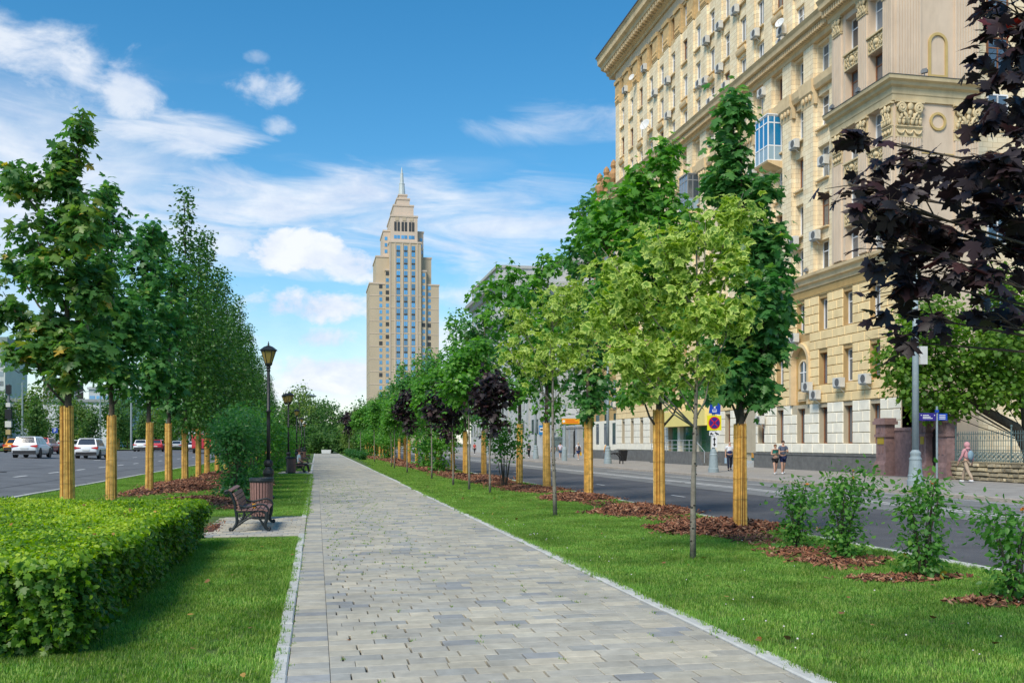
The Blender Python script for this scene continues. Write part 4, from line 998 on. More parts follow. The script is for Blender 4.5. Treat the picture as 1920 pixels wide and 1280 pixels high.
part(MB().prism([(30,20.7),(29.7,20.7),(29.5,21.3),(29.0,21.5),(28.9,22.0),(30,22.1)], 118, 188.6, 'y'), 'eaves_cornice', M_greyt)
part(B(31,54,121,140,22.1,25.2), 'attic_storey', M_grey_b); part(MB().prism([(30.6,25.2),(30.6,25.5),(36,26.8),(36,25.2)], 120.6, 140.4, 'y'), 'attic_roof', M_greyt)
part(B(30.2,54,160,188,22.1,31.4), 'tall_end_block', M_grey_b); part(MB().prism([(30.2,27.4),(29.7,27.4),(29.5,28.0),(29.0,28.2),(28.9,28.8),(30.2,28.9)], 159.6, 188.6, 'y'), 'end_cornice', M_greyt)
part(B(29.4,55,159.4,160,27.6,28.7), 'end_cornice', M_greyt); part(B(29.9,54.4,159.8,188.3,31.4,31.9), 'coping', M_greyt)
for i in range(5): part(B(30.1,30.2,163+i*5,164.2+i*5,29.4,30.8), 'window', M_gl); part(B(30.1,30.2,163+i*5,164.4+i*5,24,26.2), 'window', M_gl)
for i in range(9): part(B(29.75,30,119+i*7.6,120.4+i*7.6,3,20.5), 'pilaster', M_greyt)
# low wing with finials between the two
t, part = block_building('side_wing', 'low wing with urn finials adjoining the far end of the ochre building', 30.6, 44, 94.3, 104, 27.5, M_ochre, win=(5,7,1.2,1.8,3), faces='W', roof=M_trim)
part(B(30.48,30.6,94.3,104,.95,4.08), 'cream_base', M_white_b); part(B(30.4,30.6,94.3,104,0,.95), 'plinth', M_plinth)
for i in range(3): part(B(30.44,30.6,95.6+i*3,96.6+i*3,1.6,3.8), 'window', M_gl); part(B(30.46,30.6,95.6+i*3,96.6+i*3,5.3,7.1), 'window', M_gl)
for z in (5.2, 6.3, 7.4, 8.5, 9.6): part(B(30.56,30.6,94.3,104,z,z+.05), 'course_line', M_joint)
M_fin = mat('terracotta_finial', (.42,.24,.11), .85, .2, 6)
for i in range(4):
    part(MB().lathe([(.55,28.1),(.55,28.9),(.35,29.0),(.3,29.4),(.55,29.8),(.6,30.3),(.35,30.7),(.25,30.9),(.38,31.2),(.3,31.6),(.05,31.9)], (31.1, 95.6+i*2.6, .0), 10), 'finial', M_fin)
part(B(30.8,31.3,95,103.5,28.1,28.7), 'parapet', M_fin)

# --- stepped tower at the end of the vista
M_tan = mat('tan_tower_brick', (.50,.41,.29), .9, .06, .12)
M_stone = mat('rosy_tower_stone', (.58,.47,.37), .9, .06, .15)
M_spire = mat('pale_spire_metal', (.50,.55,.55), .5, .08, .3)
M_bluew = glass_mat('tower_blue_glass', (.05,.24,.48), .10, .45)
M_darkw = mat('tower_dark_louvre', (.04,.045,.05), .6)
TY = 481.0; TOW = thing('stepped_tower', 'tall stepped tan tower with pale spire at the end of the footpath', 'tower', (43.1, TY+15, 0))
def tp(mb, nm, m): o = mb.build(nm, m, TOW); o.location = -Vector(TOW.location); return o
tiers = [('tier', 25.9,60.5, 0,30, 0,81.4, M_tan), ('tier', 29.2,56.8, 1.5,28, 81.4,95.1, M_tan), ('front_bay', 33.6,53.9, -1.6,10, 0,88.0, M_tan), ('front_bay', 35.5,51.2, -3.0,10, 0,101.7, M_tan),
         ('tier', 32.9,53.0, 3,26, 95.1,108.3, M_stone), ('tier', 36.3,49.6, -1.0,24, 101.7,115.1, M_stone), ('tier', 37.9,47.9, 2,22, 115.1,121.1, M_stone), ('tier', 39.7,46.1, 4,20, 121.1,124.9, M_stone), ('tier', 40.8,45.0, 6,18, 124.9,127.4, M_stone)]
for nm, x0, x1, ya, yb, z0, z1, m in tiers:
    tp(B(x0,x1,TY+ya,TY+yb,z0,z1), nm, m); tp(B(x0-.28,x1+.28,TY+ya-.28,TY+yb+.28,z1-.6,z1+.2), 'ledge', M_stone)
for z in np.arange(12, 80, 6.3):
    tp(B(25.85,60.55,TY-.12,TY+29,z,z+.35), 'string_course', M_stone); tp(B(35.4,51.3,TY-3.12,TY-3,z,z+.35), 'string_course', M_stone)
for x in (35.5, 38.0, 41.65, 45.4, 48.95): tp(B(x,x+.55,TY-3.3,TY-3,10,100.9), 'pier', M_stone)
sp_ = MB()
sp_.lathe([(2.2,127.4),(2.2,128.3),(1.8,128.4),(1.35,134),(1.45,134.1),(1.45,134.5),(1.0,134.7),(.75,139.2),(.8,139.3),(.8,139.7),(.5,139.8),(.35,141.6),(.05,143.2)], (42.9,TY+12,0), 8); tp(sp_, 'spire', M_spire)
w2 = MB(); w2.box(-.85,-.07,-.1,.1,0,2.15); w2.box(.07,.85,-.1,.1,0,2.15); w2 = w2.mesh('window', M_bluew)
w2d = B(-.85,.85,-.08,.1,0,.75).mesh('spandrel', M_darkw)
w1 = MB(); w1.box(-.68,-.05,-.1,.1,0,1.7); w1.box(.05,.68,-.1,.1,0,1.7); w1 = w1.mesh('window', M_bluew); w1d = B(-.8,.8,-.1,.1,0,1.9).mesh('window', M_darkw)
def tw(me, x, y, z, nm='window'): place(nm, me, TOW, (x-43.1, y-TY-15, z))
for r_ in range(29):
    z = 97.6-r_*3.14
    if z < 12: break
    for x in (39.85, 43.55, 47.3):
        tw(w2, x, TY-3.02, z)
        if r_ % 2: tw(w2d, x, TY-3.02, z+2.2, 'spandrel')
    if z < 86:
        for x in (36.55,): tw(w1, 34.6, TY-1.62, z) if False else None
        for x in (34.55, 52.6): tw(w1d if random.random() < .1 else w1, x, TY-1.62, z)
    if z < 79.5:
        for x in (31.4, 55.6): tw(w1d if random.random() < .12 else w1, x, TY-.02, z)
for x in (38.6, 40.2, 42.2, 43.8, 45.9, 47.4): tw(B(-.6,.6,-.1,.1,0,4.6).mesh('window', M_darkw), x, TY-1.02, 107.4); tw(w1, x-.02, TY-1.02, 103.6)
for x in (39.4, 43.0, 46.6): tp(B(x-.9,x+.9,TY-1.2,TY-1.0,112.6,114.2), 'relief_square', M_tan)
for z in (97, 100.2, 103.4): 
    for x in (34.2, 51.8): tw(w1, x, TY+2.98, z)
# --- far buildings across the avenue
M_brk = tiled('red_brick_wall', [(.36,.13,.07), (.42,.17,.10)], (.40,.34,.28), .5, .2, .02, 'wall', .9)
block_building('brick_building', 'red brick building at the edge of the avenue', -100, -64.3, 196, 215, 12.8, M_brk, .7, (14,4,1.2,1.7,1.6), M_wfr, mat('pale_coping', (.55,.50,.44), .8))
t, part = block_building('apartment_block', 'tall pale apartment slab with green grey roof storey behind the avenue trees', -128, -101, 345, 370, 30, mat('pale_panel_wall', (.52,.54,.54), .85, .08, .3), .7, (12,9,1.3,1.6,1.5), M_gl)
part(B(-129,-100,344,371,31.5,36.8), 'roof_storey', mat('green_grey_cladding', (.22,.27,.26), .7, .1, .2)); part(B(-116,-108,346,360,36.8,40.5), 'roof_plant', MATS['green_grey_cladding'])
block_building('office_tower', 'dark brown office tower with grey windows beyond the avenue', -128, -114.5, 495, 515, 31, mat('brown_panel_wall', (.16,.11,.10), .8, .1, .3), .7, (8,9,1.0,2.2,1.5), M_met)
block_building('apartment_block', 'pale beige apartment block rising behind the long white hall', -108, -92, 500, 520, 28, mat('beige_panel_wall', (.50,.44,.38), .85, .1, .3), .7, (7,8,1.4,2.0,1.5), M_gl)
t, part = block_building('white_hall', 'long low white hall with blank side wall beyond the avenue', -82, -41.0, 212, 262, 9.5, mat('white_hall_wall', (.62,.63,.68), .8, .05, .3), .7, roof=mat('grey_roof', (.30,.31,.33), .7))
for i in range(7): part(B(-41,-40.75,214+i*6.6,214.4+i*6.6,.8,10.2), 'pilaster', MATS['grey_roof'])
block_building('apartment_block', 'pinkish apartment block with white balconies behind the red lorry', -47, -28, 300, 330, 19, mat('pink_panel_wall', (.46,.35,.30), .85, .1, .3), .7, (9,6,1.3,1.7,1.5), M_wfr)
block_building('apartment_block', 'grey glazed block between the reed wrapped trunks', -62, -47.5, 285, 310, 16, mat('grey_panel_wall', (.48,.50,.52), .8, .1, .3), .7, (8,5,1.4,1.8,1.2), M_bluew)
block_building('roofed_house', 'distant house with dull red roof over the trees at path end', 9, 16, 350, 362, 10.2, mat('dull_pink_wall', (.36,.26,.24), .9), 0, (4,2,1.2,1.8,5), M_gl, mat('dull_red_roof', (.22,.09,.07), .8))
# ================================================================ vegetation
M_bark_d = mat('dark_bark', (.085,.068,.05), .95, .35, 14, .8, 60)
M_bark_p = mat('pale_bark', (.26,.235,.19), .9, .2, 10, .5, 60, col2=(.16,.14,.11))
M_lentic = mat('bark_knot', (.05,.042,.035), .95)
M_reed = mat('reed_straw', (.5,.33,.1), .8, attr='rnd', attr_cols=[(0,(.30,.12,.018)), (.25,(.52,.26,.045)), (.65,(.74,.43,.095)), (1,(.84,.58,.20))], var=.30, scale=7, stain=.25)
M_wire = mat('binding_wire', (.10,.07,.04), .6)
LM = dict(
    maple = leaf_mat('maple_leaf', [((0.046,0.143,0.040),0), ((0.074,0.215,0.057),.4), ((0.129,0.300,0.069),.8), ((0.315,0.429,0.086),1)], .48, .38),
    maple_y = leaf_mat('maple_leaf_rusty', [((0.052,0.143,0.040),0), ((0.086,0.215,0.052),.45), ((0.200,0.315,0.062),.85), ((0.686,0.429,0.086),1)], .48, .38),
    fresh = leaf_mat('fresh_maple_leaf', [((0.069,0.196,0.034),0), ((0.115,0.299,0.046),.5), ((0.196,0.414,0.064),.85), ((0.345,0.529,0.092),1)], .48, .4),
    vari = leaf_mat('variegated_leaf', [((.09,.20,.020),0), ((.15,.28,.028),.5), ((.26,.36,.05),1)], .42, .5, edge=(.52,.64,.15)),
    small = leaf_mat('small_leaf', [((0.054,0.167,0.030),0), ((0.094,0.261,0.042),.5), ((0.178,0.386,0.063),1)], .48, .4),
    column = leaf_mat('columnar_leaf', [((.035,.105,.020),0), ((.060,.165,.028),.5), ((.115,.24,.045),1)], .40, .4),
    lilac = leaf_mat('lilac_leaf', [((0.041,0.137,0.041),0), ((0.068,0.205,0.055),.5), ((0.125,0.284,0.068),1)], .48, .35),
    shrub = leaf_mat('shrub_leaf', [((0.063,0.188,0.037),0), ((0.105,0.272,0.051),.55), ((0.209,0.397,0.074),.97), ((0.836,0.314,0.042),1)], .48, .4),
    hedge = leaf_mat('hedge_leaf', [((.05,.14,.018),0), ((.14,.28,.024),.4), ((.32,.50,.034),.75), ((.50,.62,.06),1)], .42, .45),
    purple = leaf_mat('purple_leaf', [((.022,.019,.022),0), ((.036,.022,.025),.7), ((.065,.024,.024),.93), ((.26,.026,.018),1)], .25, .46, spec=.38),
    lime = leaf_mat('lime_leaf', [((0.062,0.155,0.025),0), ((0.124,0.248,0.033),.5), ((0.248,0.393,0.057),1)], .48, .45),
    far = leaf_mat('distant_leaf', [((0.053,0.131,0.037),0), ((0.094,0.206,0.048),.6), ((0.178,0.290,0.075),1)], .48, .6),
    far_y = leaf_mat('distant_leaf_light', [((0.090,0.165,0.030),0), ((0.150,0.255,0.045),.6), ((0.270,0.360,0.090),1)], .42, .6),
)
def trunk_path(h, lean=(0,0), wob=.05, n=9):
    ph = random.uniform(0,6); return [Vector((lean[0]*t + wob*math.sin(ph+t*5)*t, lean[1]*t + wob*math.cos(ph+t*4)*t, h*t)) for t in [i/(n-1) for i in range(n)]]
def reed_wrap(parent, r0, r1, h, lean=(0,0)):
    mb = MB(); n = 60
    for i in range(n):
        a = 2*math.pi*i/n + random.uniform(-.05,.05); k = random.uniform(.975,1.03); mb.rv = random.random()
        zt = h*random.uniform(.985,1.008); pts = []
        for j in range(5):
            t = j/4; r_ = (r0+(r1-r0)*t)*k*(1+random.uniform(-.015,.015)); aa = a+.05*math.sin(3*t+i)
            pts.append((r_*math.cos(aa)+lean[0]*t, r_*math.sin(aa)+lean[1]*t, zt*t+(.0 if j else -.03)))
        mb.tube(pts, [.0088*random.uniform(.75,1.3)*(r0/.13)]*5, 5)
    mb.build('reed_wrap', M_reed, parent)
    w = MB()
    for t in (.12, .31, .5, .69, .88):
        r_ = (r0+(r1-r0)*t)*1.17; w.tube([(r_*math.cos(a)+lean[0]*t, r_*math.sin(a)+lean[1]*t, h*t+.008*math.sin(a*3)) for a in np.linspace(0, 2*math.pi, 17)], .0022, 4, False)
    w.build('binding_wire', M_wire, parent)
def make_tree(name, label, group, loc, lobes, leaf, tpl, size, trunk=(3.0,.09), bark=M_bark_d, wrap=None, mult=1.0, per=10, sig=.15, top=None, droop=.7, flat=.8, knots=False, lean=(0,0), cat='tree', ymul=1.0, shell=.45, jit=.35, limb=.38):
    t = thing(name, label, cat, loc, 0, group)
    ztop = top or max(l[1] for l in lobes)
    mb = MB(); mb.smooth = True; tp_ = trunk_path(ztop*.92, lean); r0 = trunk[1]
    mb.tube(tp_, [max(r0*(1-.85*i/8), .012) for i in range(9)], 9)
    if knots:
        for _ in range(26):
            tt = random.uniform(.05,.6); p = tp_[0].lerp(tp_[-1], tt); a = random.uniform(0,6.28); r_ = r0*(1-.85*tt)
    mb.build('trunk', bark, t)
    if knots:
        kb = MB()
        for _ in range(46):
            f = random.uniform(.2,5.4); i = int(f); p = tp_[i].lerp(tp_[i+1], f-i); a = random.uniform(0,6.28); r_ = max(r0*(1-.85*f/8), .012)
            kb.sphere((p.x+r_*.93*math.cos(a), p.y+r_*.93*math.sin(a), p.z), (.020,.020,.011), 6, 4)
        kb.build('bark_knot', M_lentic, t)
    br = MB(); br.smooth = True; L3 = []
    for i, (u, z, ru, rz, n) in enumerate(lobes):
        dy = random.uniform(-.45,.45)*ru*1.4*ymul; cx, cy = u*.98, -u*.2+dy
        L3.append((cx, cy, z, ru, ru*ymul, rz, n*mult))
        zs = max(trunk[0]*.85, min(z-.5-.9*abs(u), ztop*.85)); f = min(zs/(ztop*.92), 1)*8; k = min(int(f),7); s = tp_[k].lerp(tp_[k+1], f-k)
        e = Vector((cx, cy, z)); m_ = s.lerp(e, .5) + Vector((random.uniform(-.08,.08), random.uniform(-.08,.08), -.12+random.uniform(-.05,.05)))
        if (e-s).length > .3:
            rr = max(r0*limb*(1-.5*zs/ztop), .012); br.tube([s, m_, e, e+(e-m_)*.5], [rr, rr*.75, rr*.5, rr*.2], 6)
            for _ in range(3):
                q = e + Vector((random.uniform(-1,1)*ru, random.uniform(-1,1)*ru, random.uniform(-.5,.9)*rz)); br.tube([m_.lerp(e,.6), m_.lerp(q,.7)+Vector((0,0,-.04)), q], [rr*.4, rr*.3, rr*.12], 5)
    if br.v: br.build('limb', bark, t)
    P, T, Nn, S, Rv = crown_leaves(L3, size, per, sig, droop, flat, shell, jit)
    place('crown', leaf_mesh('crown', P, T, Nn, S, tpl, leaf, Rv), t)
    if wrap: reed_wrap(t, wrap[0]*random.uniform(.93,1.08), wrap[1]*random.uniform(.93,1.08), wrap[2]*random.uniform(.97,1.03), (lean[0]*wrap[2]/ztop+random.uniform(-.03,.03), lean[1]*wrap[2]/ztop))
    return t
GL, GR = 'reed wrapped trees along the avenue', 'reed wrapped maples along the side road'
# --- left row, along the avenue (X = -5.4)
T1 = [(0.31, 8.58, 0.23, 0.29, 54), (0.02, 8.05, 0.37, 0.36, 99), (-0.21, 7.4, 0.52, 0.47, 162), (-1.02, 7.34, 0.46, 0.47, 98), (0.26, 6.51, 0.52, 0.73, 234), (-0.73, 6.28, 0.52, 0.41, 91), (-1.19, 5.57, 0.38, 0.47, 62), (-0.21, 5.33, 0.63, 0.68, 216), (0.49, 5.03, 0.47, 0.73, 198), (-1.14, 4.56, 0.43, 0.41, 84), (-0.44, 4.15, 0.73, 0.52, 270), (0.26, 3.67, 0.68, 0.57, 288), (-0.67, 3.56, 0.61, 0.36, 125), (-0.09, 3.02, 0.37, 0.18, 54)]
T2 = [(-.13,8.33,.31,.36,60),(-.06,7.47,.42,.65,140),(-.27,6.39,.56,.79,220),(.08,5.1,.67,.86,330),(-.13,3.96,.7,.79,340),(.29,3.38,.49,.43,120),(.6,4.6,.5,.6,150)]
T3 = [(.09,8.62,.38,.49,80),(-.43,8.01,.52,.62,110),(-.17,7.13,.72,.88,260),(0,5.72,.79,1.06,380),(.09,4.31,.78,1.06,380),(-.09,3.25,.55,.35,90)]
T4 = [(-.53,9.15,.43,.6,80),(-.04,7.85,.7,1.1,260),(.06,6.06,.78,1.3,380),(.06,4.26,.78,1.2,380),(.0,3.1,.6,.4,100)]
tl = []
for i, (lb, yy, lf, mu, sz) in enumerate(((T1,22.8,'maple_y',2.1,.17), (T2,27.4,'maple',2.2,.165), (T3,33.4,'maple',2.0,.18), (T4,37.7,'maple',1.9,.185))):
    tl.append(make_tree('maple_tree', 'dark green maple with reed wrapped trunk, %s in the row behind the clipped hedge' % ORD[i], GL, (-5.4,yy,0), lb, LM[lf], MAPLE_FINE if i < 2 else MAPLE, sz, (2.7,.10), wrap=((.145,.125,2.42) if i == 0 else (.13,.11,2.40)), mult=mu, lean=(.05*(i%2),0), sig=.10 if i == 0 else .13, shell=.6))
def column_lobes(h, r, n, zb=2.6, tip=True):
    out = []; k = 9
    for i in range(k):
        t = i/(k-1); rr = r*(.75+.35*math.sin(math.pi*min(1,t*1.25+.1)))*(1 if t < .55 else max(.16, 1-(t-.55)*1.95))
        out.append((random.uniform(-.25,.25)*r*(1-t), zb+rr*.4+(h-zb-rr*.3)*t*.97, rr, (h-zb)/k*.95, n*max(rr/r,.35)**1.3/k*1.5))
    return out
tl2 = [make_tree('columnar_tree', 'x', GL, (-5.4,42.2,0), column_lobes(11.8,1.15,6000), LM['column'], OVATE, .165, (2.5,.10), wrap=(.13,.11,2.35), per=9, sig=.2, droop=.35, flat=.5),
       make_tree('columnar_tree', 'x', GL, (-5.4,46.9,0), column_lobes(11.0,1.2,6000), LM['column'], OVATE, .17, (2.5,.10), wrap=(.13,.11,2.35), per=9, sig=.2, droop=.35, flat=.5)]
for j, (yy, s) in enumerate([(50.5,1.0), (55.5,.98), (61,1.0), (66.5,.95), (72,1.0), (78,.92), (84,.95), (92,.85), (100,.85), (110,.8), (120,.8)]):
    c = copy_tree(tl2[j % 2]); c.location = (-5.4, yy, 0); c.rotation_euler.z = random.uniform(0,6.28); c.scale = (s, s, s); tl2.append(c)
for i, o in enumerate(tl2): o['label'] = 'tall columnar tree with small leaves, %s after the four maples along the avenue' % ORD[i]
# --- right row, along the side road (X = 7.9)
R1 = [(-.1,7.84,.25,.38,120),(-.12,7.2,.29,.32,110),(-.16,6.46,.35,.49,230),(.36,6.26,.25,.3,90),(.16,5.52,.48,.45,260),(.5,5.22,.44,.49,220),(.41,4.33,.58,.59,360),(.02,3.74,.68,.49,330),(.48,3.54,.32,.42,140),(.0,3.04,.62,.4,260),(-.37,2.75,.37,.28,90),(.31,2.6,.34,.28,90)]
R2 = [(.11,8.35,.32,.45,120),(-.42,8.03,.27,.35,70),(-.17,7.46,.74,.5,260),(-.98,7.21,.74,.57,240),(.38,6.71,.68,.57,240),(-.73,6.33,.93,.63,360),(-1.59,6.71,.49,.57,150),(.01,5.57,.93,.69,360),(-1.1,5.07,.8,.57,260),(.38,4.56,.74,.63,260),(.01,3.55,.87,.57,260),(-.48,2.86,.56,.35,110),(.51,2.86,.43,.28,70)]
R3 = [(.09,8.5,.47,.64,120),(-.14,7.39,.62,.79,240),(.17,6.11,.78,.95,340),(.02,4.68,.78,.95,360),(.25,3.57,.7,.71,240),(-.06,2.7,.47,.35,70)]
R4 = [(.17,7.9,.52,.57,110),(-.48,7.24,.74,.66,180),(.26,6.2,.83,.94,300),(-.3,5.07,.93,.94,340),(.07,3.94,.74,.76,220),(-.02,2.99,.52,.47,80)]
R5 = [(-.53,8.32,.63,.54,110),(-1.16,7.78,.74,.47,110),(.11,7.89,.8,.75,200),(-.42,6.6,1.05,.96,320),(.11,5.21,1.01,1.07,330),(0,3.82,.8,.86,200)]
def row_y(d, x): return (d - x*.1997)/.98
tr = []
for i, (lb, d, lf, mu, sz, x) in enumerate(((R1,17.8,'maple',2.1,.15,7.70), (R2,22.7,'fresh',1.9,.15,7.95), (R3,28.6,'maple',1.8,.16,7.95), (R4,34,'fresh',1.7,.17,8.0), (R5,38.6,'fresh',1.7,.18,8.0))):
    tr.append(make_tree('maple_tree', 'x', GR, (x,row_y(d,x),0), lb, LM[lf], MAPLE_FINE if i < 2 else MAPLE, sz, (2.3,.10), wrap=(.125,.115,2.42) if i else (.115,.105,2.05), mult=mu, sig=.11))
extra = [make_tree('maple_tree', 'x', GR, (8.0,row_y(46.8,8),0), R4, LM['maple'], MAPLE, .19, (2.3,.10), wrap=(.125,.115,2.3), mult=1.4),
         make_tree('maple_tree', 'x', GR, (8.0,row_y(52.6,8),0), column_lobes(8.6,1.3,2600,2.4), LM['small'], OVATE, .19, (2.3,.10), wrap=(.125,.115,2.3), per=9, sig=.22),
         make_tree('maple_tree', 'x', GR, (8.0,row_y(57.4,8),0), column_lobes(9.0,1.4,2600,2.4), LM['fresh'], LOBED, .19, (2.3,.10), wrap=(.125,.115,2.3), per=9, sig=.22)]
tr += extra
for j, d in enumerate([64, 70.5, 77.6, 83.9, 88, 94, 100, 106, 111.6, 117, 123, 129, 135, 142, 150, 158, 167]):
    s = .98 if d < 100 else .9
    c = copy_tree(extra[j % 3]); c.location = (7.95, row_y(d,7.95), 0); c.rotation_euler.z = random.uniform(0,6.28); c.scale = (s*random.uniform(.95,1.1), s*random.uniform(.95,1.1), s*random.uniform(.93,1.05)); tr.append(c)
for i, o in enumerate(tr): o['label'] = 'maple with reed wrapped trunk beside the side road, %s counted from the front' % ORD[i]
# --- thin unwrapped trees in the right lawn (X = 5.3): variegated and purple maples
GV = 'young maples in the lawn beside the footpath'
V1 = [(.64,4.9,.33,.19,160),(.16,4.6,.41,.23,180),(-.43,4.37,.37,.26,180),(-.98,3.99,.41,.3,220),(-.06,3.99,.52,.3,300),(.53,4.14,.33,.3,180),(-1.24,3.47,.33,.3,180),(-.65,3.47,.48,.34,300),(.09,3.39,.44,.34,280),(.61,3.47,.26,.34,160),(-.94,2.94,.37,.3,200),(-.35,2.86,.44,.3,240),(.24,2.71,.33,.23,110),(-.65,2.49,.3,.17,80)]
V2 = [(.45,5.16,.35,.3,110),(-.02,4.68,.53,.42,200),(-.79,4.43,.41,.3,110),(.57,4.19,.41,.42,160),(-.14,3.83,.71,.42,260),(-.97,3.71,.41,.3,100),(.45,3.47,.41,.3,100),(-.38,3.35,.47,.27,90)]
PU = [(0,3.7,.5,.35,90),(.35,3.3,.4,.35,80),(-.35,3.2,.4,.35,80),(0,2.8,.5,.35,80),(.1,2.3,.35,.25,40)]
make_tree('variegated_maple', 'cream and green variegated maple with slender bare trunk near two bark heaps', GV, (5.2,12.75,0), V1, LM['vari'], MAPLE_FINE, .115, (2.2,.045), M_bark_p, mult=.92, per=8, sig=.10, knots=True, shell=.8, jit=.55, lean=(.06,.0), ymul=1.0, droop=.7, flat=.8)
make_tree('variegated_maple', 'variegated maple on a pale trunk before the grey direction sign', GV, (5.3,21.1,0), V2, LM['vari'], MAPLE_FINE, .13, (3.0,.05), M_bark_p, mult=.85, per=8, sig=.11, knots=True, shell=.8, jit=.55, lean=(-.1,0), droop=.7, flat=.8)
pu0 = make_tree('purple_maple', 'small purple maple with round crown, first beyond the second variegated maple', GV, (5.6,31.1,0), PU, LM['purple'], MAPLE, .16, (2.0,.04), M_bark_p, mult=2.3, per=8, sig=.13)
v4 = make_tree('young_maple', 'light green young maple between two small purple maples', GV, (5.3,33.6,0), [(u*.75,z-.1,a*.8,b*.9,n) for u,z,a,b,n in V2], LM['fresh'], MAPLE, .15, (2.4,.045), M_bark_p, mult=1.7, per=9, sig=.15)
make_tree('purple_maple', 'small purple maple leaning out over the lawn beyond the variegated pair', GV, (5.25,37.3,0), [(u*1.2-.3,z-.2,a*1.1,b,n) for u,z,a,b,n in PU], LM['purple'], MAPLE, .17, (2.0,.045), M_bark_p, mult=2.0, per=8, sig=.14)
for j, (src, x, y, s, lb) in enumerate(((v4,5.2,44,.95,'light green young maple just past the leaning purple maple'), (pu0,5.0,54,1.15,'purple maple standing alone midway along the lawn'), (v4,5.0,63,.9,'light green maple with forked stem far down the lawn'), (v4,5.1,67,.8,'low light green maple far down the lawn beside a forked one'),
                          (v4,5.0,85,1.0,'light green maple seen small at the far lawn'), (v4,5.0,112,1.1,'last light green maple near the end of the footpath'), (pu0,4.6,140,1.5,'last purple tree near the end of the footpath'))):
    c = copy_tree(src); c.location = (x,y,0); c.scale = (s,s,s); c.rotation_euler.z = random.uniform(0,6.28); c['label'] = lb
# --- the big purple maple whose boughs hang into the view
lobes = [(1868,35,55,45,13),(1905,60,40,40,12),(1890,130,60,55,20),(1875,215,60,45,18),(1905,300,60,60,22),(1850,300,45,30,12),(1620,262,32,22,5),(1700,300,55,30,11),(1590,345,55,22,9),(1660,380,60,40,17),(1760,345,55,30,11),(1850,400,75,50,24),(1740,430,80,40,24),(1640,450,50,45,16),(1690,520,55,45,17),(1800,500,60,40,15),(1890,470,70,60,26),(1700,590,50,36,8),(1690,640,34,26,4),(1760,600,40,34,5),(1870,570,60,40,8),(1875,610,50,35,5)]
d0 = 6.1; lb = []
for px, py, rx, ry, n in lobes:
    dd = d0 + random.uniform(-.5,.6); lb.append((((px-593)*dd/1836.9 - 5.35), (831-py)/1800*dd+1.65, rx*dd/1836.9, ry*dd/1800, n*3.1, dd))
big = thing('purple_maple', 'large dark purple maple whose leafy boughs reach in before the corner block', 'tree', (5.35,4.95,0), 0, GV)
mb = MB(); mb.smooth = True; mb.tube([(0,0,0),(.02,.03,1.5),(-.02,.05,2.6),(.03,.02,4.0),(0,.05,5.6)], [.10,.085,.07,.05,.02], 10); mb.build('trunk', M_bark_d, big)
Ps, Ts, Ns, Ss, Rs = [], [], [], [], []; br = MB(); br.smooth = True
for u, z, ru, rz, n, dd in lb:
    Yw = (dd - (5.35+u)*.1997)/.98; c = Vector((u, Yw-4.95, z)); s = Vector((0,0,max(1.9, z-.35-abs(u)*.25)))
    m_ = s.lerp(c,.55)+Vector((0,0,.10)); br.tube([s, m_, c], [.015,.009,.004], 6)
    ns = max(2, int(n/5))
    for k in range(ns):
        tipv = c + Vector((random.uniform(-1,.8)*ru, random.uniform(-.8,.8)*ru, random.uniform(-.9,.9)*rz)); st = m_.lerp(c, random.uniform(.3,1))
        br.tube([st, st.lerp(tipv,.6)+Vector((0,0,.03)), tipv], [.006,.004,.002], 5)
        young = random.random() < .035
        for j in range(5):
            f = random.uniform(.45,1.05) if j else 1.03; p = st.lerp(tipv, f) + Vector((random.gauss(0,.03), random.gauss(0,.03), random.gauss(0,.03)))
            dirv = (tipv-st).normalized()*.5 + Vector((random.gauss(0,.5), random.gauss(0,.5), random.gauss(-.45,.25)))
            Ps.append(p); Ts.append(dirv); nn = Vector((random.gauss(0,.4), random.gauss(-.25,.4), .75)); Ns.append(nn); Ss.append(random.uniform(.065,.135)*(.8 if young else 1)); Rs.append(random.uniform(.94,1) if young else random.random()*.88)
            br.tube([p, p-Vector(dirv).normalized()*.05], .0014, 3, False)
place('crown', leaf_mesh('crown', np.array(Ps), np.array(Ts), np.array(Ns), np.array(Ss), MAPLE_FINE, LM['purple'], np.array(Rs)), big); br.build('limb', M_bark_d, big)

# --- clipped hedge
HX0, HX1, HY0, HY1, HH = -6.4, -1.85, 8.0, 16.4, .76
hed = thing('clipped_hedge', 'broad low clipped hedge with lime green top beside the lawn', 'hedge', ((HX0+HX1)/2, (HY0+HY1)/2, 0))
hl = -Vector(hed.location)
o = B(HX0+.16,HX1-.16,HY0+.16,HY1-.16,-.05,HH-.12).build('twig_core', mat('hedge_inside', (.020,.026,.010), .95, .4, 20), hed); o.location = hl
def und(x, y): return .025*np.sin(1.7*x+.6*y) + .02*np.sin(3.1*y+x) + .012*np.sin(9*x+7*y)
def hedge_top(n, y0, y1):
    y = rng.uniform(y0,y1,n); xl = np.maximum(HX0, -.3228*(y*.98+.3)-.7); x = xl + (HX1-xl)*rng.random(n)
    ed = np.minimum(np.minimum(HX1-x, y-HY0), HY1-y); z = HH + und(x,y) - .05*rng.random(n)**2 - .10*np.exp(-np.maximum(ed,0)/.06) + np.where(rng.random(n) < .03, .04*rng.random(n), 0)
    P = np.stack([x,y,z],1); T = rng.normal(size=(n,3)); T[:,2] = T[:,2]*.35+.05; N = rng.normal(size=(n,3))*.38; N[:,2] += 1
    return P, T, N, rng.uniform(.55,1.15,n), np.clip(.68+.26*rng.normal(size=n)+.15*np.sin(2.3*x+1.1*y)+.12*np.sin(5*x-3*y), .12, 1)
